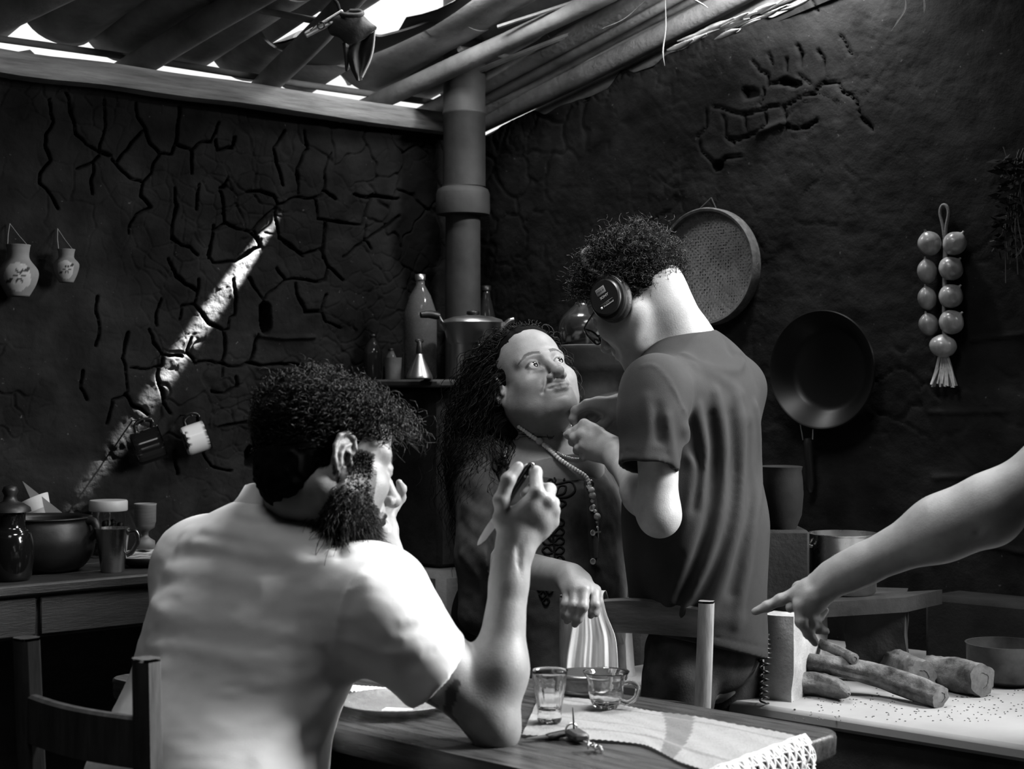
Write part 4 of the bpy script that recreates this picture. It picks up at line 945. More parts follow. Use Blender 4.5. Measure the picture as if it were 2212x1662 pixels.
M_bark = mat('dry_bark', .11, .9, var=.75, scale=22, bump=1.0, bscale=90, stretch=(1, 1, 1)); M_end = mat('cut_wood', .11, .9, var=.4, scale=40, bump=.3)
def log(pts, rads, label, seed, endm=True, flat=(1, 1), grain=.10):
    P_ = smooth_path(pts, 36); r = np.interp(np.linspace(0, 1, 36), np.linspace(0, 1, len(rads)), rads); V, F = tube_geo(P_, r, 28, flat); n_ = 28
    ang = np.tile(np.arange(n_)/n_*6.283, 36); s_ = np.repeat(np.arange(36), n_)/36.
    nz = .10*vnoise(np.c_[np.cos(ang)*2.2, np.sin(ang)*2.2, s_*3+seed])+grain*vnoise(np.c_[np.cos(ang)*6, np.sin(ang)*6, s_*3+seed*2])+.05*vnoise(np.c_[np.cos(ang)*14, np.sin(ang)*14, s_*14+seed])
    ctr = np.repeat(P_, n_, 0); V = ctr+(V-ctr)*(1+nz[:, None]*1.1); o = thing('firewood_log', P_[0], label, 'log')
    m = MB(); m.add(V, F); part(m, 'bark', M_bark, o)
    for ring, nm in ((V[:n_][::-1], 0), (V[-n_:], 1)):
        m = MB(); d_ = unit(P_[0]-P_[1]) if nm == 0 else unit(P_[-1]-P_[-2]); cc = ring.mean(0)+d_*.002; m.fan(cc+(ring-cc)*.45); r2 = np.stack([ring, cc+(ring-cc)*.45+d_*.001], 1); m.grid(r2, closed_u=True); part(m, 'cut_end', M_end, o)
    return o
def onc(x, y, r): p = at_px(x, y, z=CZ+r); return p
log([onc(1722, 1428, .066), onc(1800, 1440, .060), onc(1900, 1462, .042), onc(1980, 1488, .030), onc(2032, 1507, .0215)], [.017, .021, .024, .025, .0235], 'long pale split log lying slantwise across the firewood', 3)
log([Pm(1762, 1388, 1005), Pm(1800, 1402, 1020), Pm(1845, 1424, 1040)], [.010, .011, .012], 'thin stick poking out of the hob above the long log', 8)
log([onc(1838, 1410, .036)+nR*-.02, onc(1900, 1425, .036), onc(1955, 1448, .034), onc(1992, 1465, .032)], [.030, .036, .038, .035], 'dark charred log with a round cut end behind the long log', 5)
log([onc(2006, 1448, .036), onc(2060, 1456, .036), onc(2122, 1470, .036)], [.032, .036, .034], 'short thick barked log right of the charred one', 11)
log([onc(1690, 1478, .024), onc(1760, 1478, .024), onc(1812, 1490, .022), onc(1832, 1500, .020)], [.022, .026, .020, .006], 'split half log with a pointed end under the long log', 14)
m = MB()
for k in range(260):
    x = rnd.uniform(1700, 2210); y = rnd.uniform(1488, 1560); p = at_px(x, y, z=CZ); p[2] = CZ+.0008; m.sphere(p, np.array([rnd.uniform(.0008, .003), rnd.uniform(.0008, .003), .0008]), 5, 3)
tag(m.build('wood_crumbs', M_bark), 'bark crumbs and ash scattered on the white counter top', 'crumbs', kind='stuff')
# blanket / ash lip under the front edge is part of the counter body
# ---- the table and what lies on it
TZ = .75; TA = np.array([.50, 2.36, 0]); e2 = unit([-.74, .672, 0]); e1 = unit([-.672, -.74, 0]); TWD, TLN = .50, 1.20
table = thing('wooden_table', TA+e1*.25+e2*.6, 'dark polished wooden table with rounded corner in the foreground', 'table')
M_tab = mat('polished_table_wood', .045, .30, var=.65, scale=9, bump=.25, bscale=26, stretch=(1, 9, 9), rot=math.atan2(.672, -.74), rvar=.12, coat=.1)
def TP(u, v, z=TZ): return TA+e1*u+e2*v+ZV*z
def rounded_poly(u0, u1, v0, v1, r, n=8):
    P_ = []
    for cu, cv, a0 in ((u0+r, v0+r, 180), (u1-r, v0+r, 270), (u1-r, v1-r, 0), (u0+r, v1-r, 90)):
        for t in np.linspace(a0, a0+90, n): P_.append((cu+r*math.cos(math.radians(t)), cv+r*math.sin(math.radians(t))))
    return P_
# three planks glued side by side, the outer ones with rounded corners
for k, (u0, u1) in enumerate(((0, .166), (.1665, .333), (.3335, TWD))):
    rp = rounded_poly(0, TWD, 0, TLN, .035, 10); rp = [(min(max(u, u0), u1), v) for u, v in rp]; q_ = [rp[0]]
    for a in rp[1:]:
        if math.hypot(a[0]-q_[-1][0], a[1]-q_[-1][1]) > 1e-4: q_.append(a)
    ring = np.array([TP(u, v) for u, v in q_]); cen = ring.mean(0); m = MB(); lay = []
    for dz, ins in ((-.036, .006), (-.030, .001), (-.007, 0.0), (-.002, .0015), (0, .005)):
        L_ = ring+ZV*dz; outd = (ring-cen); L_ = ring-outd/np.linalg.norm(outd, axis=1)[:, None]*(ins if True else 0)*(np.array([1 if (abs(u-u0) > .002 or u0 == 0) and (abs(u-u1) > .002 or u1 == TWD) else .1 for u, v in q_])[:, None])+ZV*dz; lay.append(L_)
    G = np.array(lay); m.grid(np.transpose(G, (1, 0, 2))[::-1] if False else np.transpose(G, (1, 0, 2)), closed_u=True); m.fan(G[-1]); m.fan(G[0][::-1]); part(m, 'plank', M_tab, table, 40)
def tbox(m, u0, u1, v0, v1, z0, z1, bev=.003):
    M = np.eye(4); M[:3, 0] = e1; M[:3, 1] = e2; M[:3, 2] = ZV; M[:3, 3] = TA; return m.box((u0, v0, z0), (u1, v1, z1), M, bev)
for (u0, u1, v0, v1) in ((.04, TWD-.04, .06, .08), (.04, TWD-.04, TLN-.08, TLN-.06), (.04, .06, .06, TLN-.06), (TWD-.06, TWD-.04, .06, TLN-.06)):
    m = MB(); tbox(m, u0, u1, v0, v1, TZ-.105, TZ-.036); part(m, 'apron', M_dkwood, table, 40)
for u in (.06, TWD-.06):
    for v in (.08, TLN-.08): m = MB(); tbox(m, u-.025, u+.025, v-.025, v+.025, 0, TZ-.036, .004); part(m, 'leg', M_dkwood, table, 40)
def ont(x, y, dz=0.): p = at_px(x, y, z=TZ); p[2] = TZ+dz; return p
# runner
M_run = mat('woven_runner_cotton', .24, .92, tone=True, var=.06, scale=60, bump=.55, bscale=300, sheen=.1)
Nn_ = smooth_path([ont(*p) for p in [(1128, 1594), (1215, 1601), (1300, 1606), (1380, 1613), (1430, 1633), (1480, 1658), (1545, 1676)]], 120)
Ff_ = smooth_path([ont(*p) for p in [(1170, 1497), (1250, 1512), (1330, 1527), (1400, 1540), (1510, 1556), (1640, 1580), (1742, 1601)]], 120)
G = []; tn = []
for i in range(120):
    row = []; rt_ = []
    for j in range(70):
        v = j/69; p = Nn_[i]*(1-v)+Ff_[i]*v; u = i/119
        rib = .0007*math.sin(i*2.0+math.sin(j*.9))*math.cos(j*1.5); row.append(p+ZV*(.0042+rib+.0006*math.sin(j*.35+i*.2)))
        st = 1.0
        if .60 < u+.10*(v-.5) < .70: st = .52
        if .22 < v < .27 or .86 < v < .89: st = .72
        if .44 < v < .465 and u < .6: st = .8
        rt_.append(st)
    G.append(row); tn.append(rt_)
G = np.array(G); tn = np.array(tn); m = MB(); m.grid(G); n1 = m.n; low = G.copy(); low[:, :, 2] = TZ+.0006; m.grid(low[::-1])
ringi = np.vstack([G[:, 0], G[-1, 1:], G[::-1, -1][1:], G[0, ::-1][1:-1]]); ringl = ringi.copy(); ringl[:, 2] = TZ+.0006; m.grid(np.stack([ringl, ringi], 1), closed_u=True)
tt = np.concatenate([tn.ravel(), tn[::-1].ravel(), np.ones(len(ringi)*2)])
run = new_obj('table_runner', np_mesh('table_runner', np.vstack(m.v), np.vstack(m.q), M_run, tone=tt)); tag(run, 'pale woven runner with grey bands and a crochet fringe lying on the table', 'table runner')
# crochet border hanging over the table edge
outn = -e2; m = MB(); E_ = smooth_path([G[-1, j] for j in range(0, 70, 3)], 44)
def lace(i, k, jit=0.):
    drop = [0.004, -.006, -.020, -.034, -.046][k]; o_ = [.0, .010, .016, .017, .018][k]
    return E_[i]+outn*(o_+.003*math.sin(i*1.3))+ZV*(drop+.004*math.sin(i*.7)*k/4-.008*abs(math.sin(i*math.pi/5.5))*(k == 4))
for i in range(43):
    for k in range(4):
        a_, b_ = (lace(i, k), lace(i+1, k+1)) if (i+k) % 2 else (lace(i+1, k), lace(i, k+1)); mid = (a_+b_)/2+outn*.002; m.tube(smooth_path([a_, mid, b_], 5), .0016, 5, cap=False)
for k in range(5): m.tube([lace(i, k) for i in range(44)], .0022 if k in (0, 4) else .0014, 5)
for i in range(1, 43, 2): m.sphere(lace(i, 4)-ZV*.003, .0036, 7, 5)
for i in range(0, 44): m.tube(smooth_path([E_[i]-outn*.012+ZV*.0006, E_[i]+ZV*.002, lace(i, 1)], 5), .0020, 5, cap=False)
fr = m.build('crochet_fringe', mat('crochet_cotton', .66, .92), run); fr['kind'] = 'stuff'
# glasses
c = ont(1187, 1568, .0062); tg = thing('glass_tumbler', c, 'clear fluted glass tumbler standing on the runner beside the raised elbow', 'glass')
fl = lambda a, p: 1+.035*np.cos(a*12)[None]*np.clip((p[:, 1]-.010)/.012, 0, 1)[:, None]*np.clip((.070-p[:, 1])/.010, 0, 1)[:, None]
pr = [(.0004, .0), (.0175, 0), (.0188, .003), (.0186, .011), (.0175, .014), (.0215, .040), (.0255, .062), (.0278, .077), (.0283, .0785), (.0272, .0785), (.0245, .062), (.0200, .040), (.0155, .019), (.008, .017), (.0004, .0165)]
def dens(p, k=3):
    o = [p[0]]
    for a, b in zip(p[:-1], p[1:]):
        for t in range(1, k+1): o.append((a[0]+(b[0]-a[0])*t/k, a[1]+(b[1]-a[1])*t/k))
    return o
m = MB(); m.lathe(dens(pr), 96, mat4(None, c), flute=fl); part(m, 'tumbler_body', M_glass, tg)
c = ont(1309, 1537, .0062); gc = thing('glass_cup', c, 'clear pressed glass cup with a handle and leaf relief on the runner', 'cup')
pr = [(.0004, .0), (.018, 0), (.0205, .003), (.0245, .010), (.0280, .024), (.0290, .038), (.0315, .048), (.0368, .056), (.0375, .0575), (.036, .0575), (.0300, .049), (.0270, .038), (.0260, .024), (.0225, .012), (.0004, .006)]
rel = lambda a, p: 1+.022*np.maximum(0, np.sin(a[None]*7+p[:, 1][:, None]*160))*np.clip((p[:, 1]-.008)/.008, 0, 1)[:, None]*np.clip((.045-p[:, 1])/.008, 0, 1)[:, None]
m = MB(); m.lathe(dens(pr, 4), 110, mat4(None, c), flute=rel); part(m, 'cup_body', M_glass, gc)
m = MB(); m.tube(smooth_path([c+np.array([.0275, -.003, .038]), c+np.array([.040, -.006, .041]), c+np.array([.0495, -.008, .034]), c+np.array([.047, -.008, .018]), c+np.array([.036, -.005, .009]), c+np.array([.0235, -.002, .011])], 30), .0032, 10, flat=(1.25, .85)); part(m, 'handle', M_glass, gc)
c = ont(1262, 1503, .0062); tn_ = thing('embossed_tin', c, 'low dark tin with an embossed leaf pattern behind the glass cup', 'tin')
fl2 = lambda a, p: 1+.03*np.abs(np.sin(a[None]*14+p[:, 1][:, None]*300))*np.clip((p[:, 1]-.008)/.003, 0, 1)[:, None]*np.clip((.026-p[:, 1])/.003, 0, 1)[:, None]
m = MB(); m.lathe(dens([(.0004, 0), (.043, 0), (.046, .004), (.0445, .006), (.0440, .008), (.0450, .026), (.047, .028), (.047, .031), (.044, .033), (.0004, .033)], 5), 160, mat4(None, c), flute=fl2); part(m, 'tin_body', mat('tarnished_tin', .14, .35, metal=.9, bump=.2, bscale=120), tn_)
# glass plate with small things
c = ont(858, 1536, .001); gp = thing('crystal_plate', c, 'round cut crystal plate on the table behind the shirt sleeve', 'plate')
cut = lambda a, p: 1+.02*np.abs(np.sin(a*24))[None]*np.clip((p[:, 0]-.06)/.02, 0, 1)[:, None]
m = MB(); m.lathe(dens([(.0004, .0), (.055, 0), (.062, .003), (.090, .015), (.093, .017), (.089, .018), (.060, .008), (.0004, .005)], 6), 144, mat4(None, c), flute=cut); part(m, 'plate_body', mat('cut_crystal', .9, .05, trans=.75, ior=1.5, var=.2, scale=80, bump=.9, bscale=140), gp)
cc = ont(858, 1548, .0095); pc_ = thing('paper_slip', cc, 'small pale paper slip lying on the crystal plate', 'paper'); m = MB(); m.box((-.022, -.012, 0), (.022, .012, .0012), mat4(rotz(-14), cc)); part(m, 'slip', mat('slip_paper', .6, .8), pc_, 30)
cc = ont(822, 1502, .001); nk = thing('striped_napkin', cc, 'folded pale striped napkin on the table behind the crystal plate', 'napkin'); m = MB(); G = []
for u in np.linspace(-1, 1, 60): G.append([cc+rotz(-20)@np.array([u*.055, v*.022, .006+.0015*math.sin(u*44)+.004*(1-v*v)]) for v in np.linspace(-1, 1, 10)])
G = np.array(G); m.grid(G[::-1]); L_ = G.copy(); L_[:, :, 2] = TZ+.0006; m.grid(L_); rg = np.vstack([G[:, 0], G[-1, 1:], G[::-1, -1][1:], G[0, ::-1][1:-1]]); rl_ = rg.copy(); rl_[:, 2] = TZ+.0006; m.grid(np.stack([rl_, rg], 1), closed_u=True); part(m, 'napkin_cloth', M_cloth_w, nk)
# folding knife and keys in front
c = ont(1180, 1602, .005); kn = thing('table_knife', c, 'small knife with a black handle lying at the runner edge', 'knife')
p0, p1, p2 = ont(1132, 1606, .0045), ont(1181, 1601, .0055), ont(1238, 1594, .0085)
m = MB(); d_ = unit(p1-p0); s_ = np.cross(ZV, d_); m.add(np.array([p0, p0+d_*.010+s_*.006, p1+s_*.0075, p1-s_*.005, p0+ZV*.0012, p0+d_*.010+s_*.006+ZV*.0014, p1+s_*.0075+ZV*.002, p1-s_*.005+ZV*.002]), [[3, 2, 1, 0], [4, 5, 6, 7], [0, 1, 5, 4], [1, 2, 6, 5], [2, 3, 7, 6], [3, 0, 4, 7]]); part(m, 'blade', M_steel, kn, 30)
m = MB(); m.tube(smooth_path([p1, (p1+p2)/2, p2], 12), [.0050, .0062, .0066, .0066, .0066, .0066, .0066, .0066, .0066, .0064, .0058, .004], 12, flat=(.8, 1.2)); part(m, 'handle', M_black, kn)
c = ont(1262, 1618, .004); ky = thing('key_fob', c, 'black leather key fob with metal keys lying on the table edge', 'keys')
q0, q1 = ont(1240, 1600, .004), ont(1276, 1622, .004); d_ = unit(q1-q0); s_ = np.cross(ZV, d_); m = MB(); M = np.eye(4); M[:3, 0] = d_; M[:3, 1] = s_; M[:3, 2] = ZV; M[:3, 3] = q0; m.box((-.006, -.013, 0), (.034, .012, .013), M, .004); part(m, 'leather_fob', mat('worn_leather', .03, .5, bump=.3), ky, 40)
for k in range(3):
    m = MB(); b0 = q1+d_*.004+s_*(.008-.008*k)+ZV*(.001+.004*k); m.tube(smooth_path([b0, b0+d_*.010+ZV*.002, b0+d_*.022-s_*.003*k-ZV*.002], 8), .0022, 6, flat=(1.8, .8)); m.lathe([(.0035, 0), (.0065, 0), (.0065, .0018), (.0035, .0018)], 18, mat4(frame_z(ZV+.3*s_*(k-1)), b0+d_*.004)); part(m, 'key', M_steel, ky)
m = MB(); rg = [q0-d_*.010+(s_*math.cos(t)*.009+ZV*(.0095+.009*math.sin(t))) for t in np.linspace(0, 6.283, 24)]; m.tube(rg, .0016, 6); part(m, 'key_ring', M_steel, ky)
m = MB(); m.tube([q0+ZV*.012, q0+ZV*.030+np.array([-.001, 0, 0]), q0+ZV*.044+np.array([-.0022, 0, 0])], [.0016, .0012, .0006], 6); part(m, 'upright_pick', M_black, ky)

# ---- chairs
M_chair = mat('chair_wood', .20, .5, var=.4, scale=14, bump=.25, bscale=40, stretch=(4, 4, .6), rvar=.1); M_chair_r = mat('dark_rail_wood', .06, .5, var=.5, scale=8, bump=.25, bscale=30, stretch=(1, 1, 5), rvar=.1); M_chair_d = mat('dark_chair_wood', .065, .5, var=.4, scale=14, bump=.25, bscale=40, stretch=(4, 4, .6), rvar=.1)
def chair(pl, pr, back, ztop, seat_d, label, mt, rails, r=.017, lean=.05, crest=None):
    """pl, pr: plan positions of the left and right back posts; back: unit vector pointing from the seat to the back"""
    pl = np.array([pl[0], pl[1], 0]); pr = np.array([pr[0], pr[1], 0]); c = (pl+pr)/2-back*seat_d/2; o = thing('dining_chair', c, label, 'chair'); wd = unit(pr-pl)
    posts = []
    for p in (pl, pr):
        sgn = -1 if p is pl else 1
        P_ = [p-back*lean*.8-wd*sgn*.012, p-back*lean-wd*sgn*.010+ZV*.45, p-back*lean*.4-wd*sgn*.004+ZV*(ztop*.5+.225), p+ZV*ztop]; P_ = smooth_path(P_, 16)
        m = MB(); M3 = [];
        for q_, s__ in zip(P_, np.linspace(0, 1, 16)):
            h = r*(1.0-.12*s__); b = h*.92; row = []
            for (x, y) in ((-h, -b*.6), (-h*.6, -b), (h*.6, -b), (h, -b*.6), (h, b*.6), (h*.6, b), (-h*.6, b), (-h, b*.6)): row.append(q_+wd*x+back*y)
            M3.append(row)
        G = np.array(M3); m.grid(np.transpose(G, (1, 0, 2)), closed_u=True); m.fan(G[0][::-1]); m.fan(G[-1]+ZV*.004); G2 = G[-1]; part(m, 'back_post', mt, o, 45); posts.append(P_)
    for p, sgn in ((pl, -1), (pr, 1)):
        f = p-back*(seat_d+lean); m = MB(); m.tube(smooth_path([f, f+ZV*.2, f+ZV*.455], 8), [r*.8]*3+[r]*5, 10); part(m, 'front_leg', mt, o, 50)
    m = MB(); M = np.eye(4); M[:3, 0] = wd; M[:3, 1] = -back; M[:3, 2] = ZV; M[:3, 3] = (pl+pr)/2-back*lean; w2 = np.linalg.norm(pr-pl)/2
    G = []
    for z, ins in ((.435, .004), (.440, 0), (.455, 0), (.460, .006)):
        ring = [(-w2-.012+ins, -.01+ins), (w2+.012-ins, -.01+ins), (w2+.02-ins, seat_d+.02-ins), (-w2-.02+ins, seat_d+.02-ins)]; G.append([xf(M, np.array([[x, y, z]]))[0] for x, y in ring])
    G = np.array(G); m.grid(np.transpose(G, (1, 0, 2)), closed_u=True); m.fan(G[-1]); m.fan(G[0][::-1]); part(m, 'seat', mt, o, 40)
    for (z0, z1, cr) in rails:
        a = np.array([np.interp(z1, posts[0][:, 2], posts[0][:, k]) for k in range(3)]); b = np.array([np.interp(z1, posts[1][:, 2], posts[1][:, k]) for k in range(3)]); G = []
        for t in np.linspace(0, 1, 24):
            q_ = a*(1-t)+b*t+back*(.018*math.sin(t*math.pi)); up_ = cr*math.sin(t*math.pi)**1.2; th = .009
            G.append([np.array([q_[0], q_[1], z0])-back*th, np.array([q_[0], q_[1], z0])+back*th, np.array([q_[0], q_[1], z1+up_-.004])+back*th, np.array([q_[0], q_[1], z1+up_])+back*th*.5, np.array([q_[0], q_[1], z1+up_])-back*th*.5, np.array([q_[0], q_[1], z1+up_-.004])-back*th])
        G = np.array(G); m = MB(); m.grid(G, closed_v=True); m.fan(G[0]); m.fan(G[-1][::-1]); part(m, 'back_rail', M_chair_r if mt is M_chair else mt, o, 40)
    for z in (.16, .28):
        m = MB(); m.tube([pl-back*(seat_d+lean)+ZV*z, pr-back*(seat_d+lean)+ZV*z], r*.55, 8); part(m, 'stretcher', mt, o)
        for p in (pl, pr): m = MB(); m.tube([p-back*lean*.9+ZV*(z+.02), p-back*(seat_d+lean)+ZV*(z+.02)], r*.55, 8); part(m, 'stretcher', mt, o)
    return o, posts
CT = .843
plx = Pm(1226, 1290, (1290-831)/(H-CT)); prx = Pm(1526, 1303, (1303-831)/(H-CT)); wd_ = unit(np.array([prx[0]-plx[0], prx[1]-plx[1], 0])); bk_ = np.array([-wd_[1], wd_[0], 0])
towel_chair, posts = chair(plx, prx, bk_, CT, .36, 'worn wooden ladder-back chair behind the table with a white towel over it', M_chair, [(.775, .832, .012), (.60, .645, .006)], r=.0165, lean=.045)
# towel over the crest rail
def rail_pt(t, z, off): a = posts[0][-1]; b = posts[1][-1]; q_ = a*(1-t)+b*t+bk_*(.018*math.sin(t*math.pi)); return np.array([q_[0], q_[1], z])+bk_*off
tw = thing('white_towel', rail_pt(.2, .70, 0), 'white cotton towel draped over the left end of the chair back', 'towel'); G = []
prof = [(.030, .745, 1.0), (.024, .80, .7), (.018, .836, .45), (.010, .8525, .40), (.0, .8565, .40), (-.012, .8525, .42), (-.019, .838, .46), (-.024, .81, .62), (-.029, .77, .85), (-.034, .725, .97), (-.037, .69, 1.0), (-.040, .66, 1.02), (-.041, .655, 1.02)]
for k, (off, z, spread) in enumerate(prof):
    row = []
    for j in range(61):
        s_ = j/60; t = .19+(s_-.5)*.36*spread+(.02 if z < .8 and off < 0 else 0)
        dep = 0 if k in (3, 4, 5) else (.0085*math.sin(s_*19+.4)+.004*math.sin(s_*41+1))*min(1, abs(k-4)/5.)
        row.append(rail_pt(t, z+(0.0 if k < 10 else -.010*math.sin(s_*3)), off+dep*(1 if off > 0 else -1)-(.004 if off < 0 else -.004)))
    G.append(row)
G = np.array(G); H_ = np.zeros((49, 61, 3))
for j in range(61): H_[:, j] = smooth_path(G[:, j], 49)
m = MB(); m.grid(H_); nrm_ = np.cross(np.gradient(H_, axis=0), np.gradient(H_, axis=1)); nrm_ /= np.linalg.norm(nrm_, axis=2, keepdims=True)+1e-9; H2 = H_-nrm_*.0022; m.grid(H2[::-1])
ra = np.vstack([H_[:, 0], H_[-1, 1:], H_[::-1, -1][1:], H_[0, ::-1][1:-1]]); rb = np.vstack([H2[:, 0], H2[-1, 1:], H2[::-1, -1][1:], H2[0, ::-1][1:-1]]); m.grid(np.stack([ra, rb], 1), closed_u=True); part(m, 'towel_cloth', M_cloth_w, tw)
# chair of the seated man
CT2 = .893
plx2 = Pm(57, 1383, (1383-831)/(H-CT2)); prx2 = Pm(316, 1428, (1428-831)/(H-CT2)); wd2 = unit(np.array([prx2[0]-plx2[0], prx2[1]-plx2[1], 0])); bk2 = np.array([wd2[1], -wd2[0], 0])
chair(plx2, prx2, bk2, CT2, .40, 'dark wooden chair with square posts under the man in the polo shirt', M_chair_d, [(.745, .815, .0), (.60, .66, .0)], r=.020, lean=.02)

# ---- peg and leather hanging from the roof, close to the camera
PG = 1300.
M_peg = mat('peg_wood', .8, .6, var=.2, scale=20, stretch=(1, 1, 6)); M_lea = mat('dark_leather', .018, .6, var=.4, scale=20, bump=.3, bscale=120)
peg = thing('clothes_peg', Pm(705, 55, PG), 'pale wooden clothes peg clipped to dark leather under the roof', 'clothes peg')
tip = Pm(660, 76, PG); tail = Pm(742, 30, PG); ax = unit(tail-tip); side = unit(np.cross(ax, np.array([0, 1., 0]))); dep = np.cross(ax, side)
for s_, o_ in ((1, .0042), (-1, .0042)):
    m = MB(); M = np.eye(4); M[:3, 0] = ax; M[:3, 1] = side*s_; M[:3, 2] = dep*s_; M[:3, 3] = tip; m.box((0, .0006, -.005), (.074, .0075, .005), M, .0015, taper=lambda V: np.c_[V[:, 0], V[:, 1]*(.55+.45*np.sin(np.clip(V[:, 0]/.074, 0, 1)*3.0))+.06*np.clip(V[:, 0]-.035, 0, 1), V[:, 2]]); part(m, 'peg_half', M_peg, peg, 40)
m = MB(); cp_ = tip+ax*.030; sp_ = [cp_+side*(.0058*math.cos(t))+ax*(.0058*math.sin(t))-dep*(-.008+.0012*t/6.28) for t in np.linspace(0, 12.6, 40)]; m.tube(sp_, .0009, 6); m.tube([sp_[0], cp_-ax*.020+side*.001-dep*-.008], .0009, 6); m.tube([sp_[-1], cp_+ax*.016-side*.004-dep*-.006], .0009, 6); part(m, 'spring', mat('dark_wire', .02, .4, metal=.5), peg)
lea = thing('leather_pouch', Pm(770, 90, PG), 'dark leather pieces hanging from the peg before the roof opening', 'leather')
def sheet(cols, name, mt, th=.0028, dy=None):
    """cols: rows of pixel points with depth offsets"""
    G = np.array([[Pm(x, y, PG)+np.array([0, dz, 0]) for x, y, dz in r_] for r_ in cols]); a = np.array([smooth_path(r_, 14) for r_ in G]); b = np.stack([smooth_path(a[:, j], 18) for j in range(14)], 1)
    n_ = np.cross(np.gradient(b, axis=0), np.gradient(b, axis=1)); n_ /= np.linalg.norm(n_, axis=2, keepdims=True)+1e-9; b2 = b-n_*th; m = MB(); m.grid(b); m.grid(b2[::-1]); ra = np.vstack([b[:, 0], b[-1, 1:], b[::-1, -1][1:], b[0, ::-1][1:-1]]); rb = np.vstack([b2[:, 0], b2[-1, 1:], b2[::-1, -1][1:], b2[0, ::-1][1:-1]]); m.grid(np.stack([ra, rb], 1), closed_u=True); return part(m, name, mt, lea, 60), b
sheet([[(738, 36, .006), (752, 24, -.004), (772, 26, -.006), (786, 34, .004)], [(708, 40, .0), (738, 40, -.010), (772, 38, -.008), (800, 48, .002)], [(712, 72, .004), (738, 70, -.008), (775, 66, -.010), (813, 58, .0)], [(735, 78, .012), (744, 92, .0), (768, 94, -.004), (812, 64, .002)]], 'upper_flap', M_lea)
m = MB(); m.tube(smooth_path([Pm(738, 34, PG)-[0, .012, 0], Pm(752, 38, PG)-[0, .016, 0], Pm(772, 38, PG)-[0, .016, 0], Pm(783, 34, PG)-[0, .012, 0], Pm(778, 27, PG)-[0, .006, 0], Pm(756, 26, PG)-[0, .004, 0]], 24), .0042, 8); part(m, 'rolled_edge', M_lea, lea)
_, bb = sheet([[(752, 98, .010), (768, 92, .0), (785, 84, .004), (810, 66, .0)], [(750, 122, .012), (764, 118, -.004), (784, 114, .012), (806, 104, .0)], [(756, 146, .010), (768, 146, -.006), (782, 142, .010), (799, 132, .0)], [(770, 174, .0), (774, 175, -.002), (778, 174, .0), (782, 168, .0)]], 'lower_flap', M_lea)
m = MB(); m.tube(bb[:, -1]-np.array([0, .003, 0]), .0016, 6); part(m, 'pale_stitching', mat('stitch', .30, .8), lea)
sheet([[(738, 90, .012), (744, 88, .008), (748, 92, .010), (752, 94, .012)], [(742, 125, .012), (746, 122, .008), (750, 126, .010), (752, 128, .012)], [(744, 150, .012), (747, 152, .010), (749, 150, .010), (751, 148, .012)]], 'thin_strap', M_lea)
m = MB(); m.tube(smooth_path([Pm(738, 34, PG), Pm(730, 10, PG), Pm(716, -60, PG), Pm(712, -500, PG*1.04)], 16), .0030, 7); part(m, 'hanging_cord', mat('black_cord', .01, .8), lea)
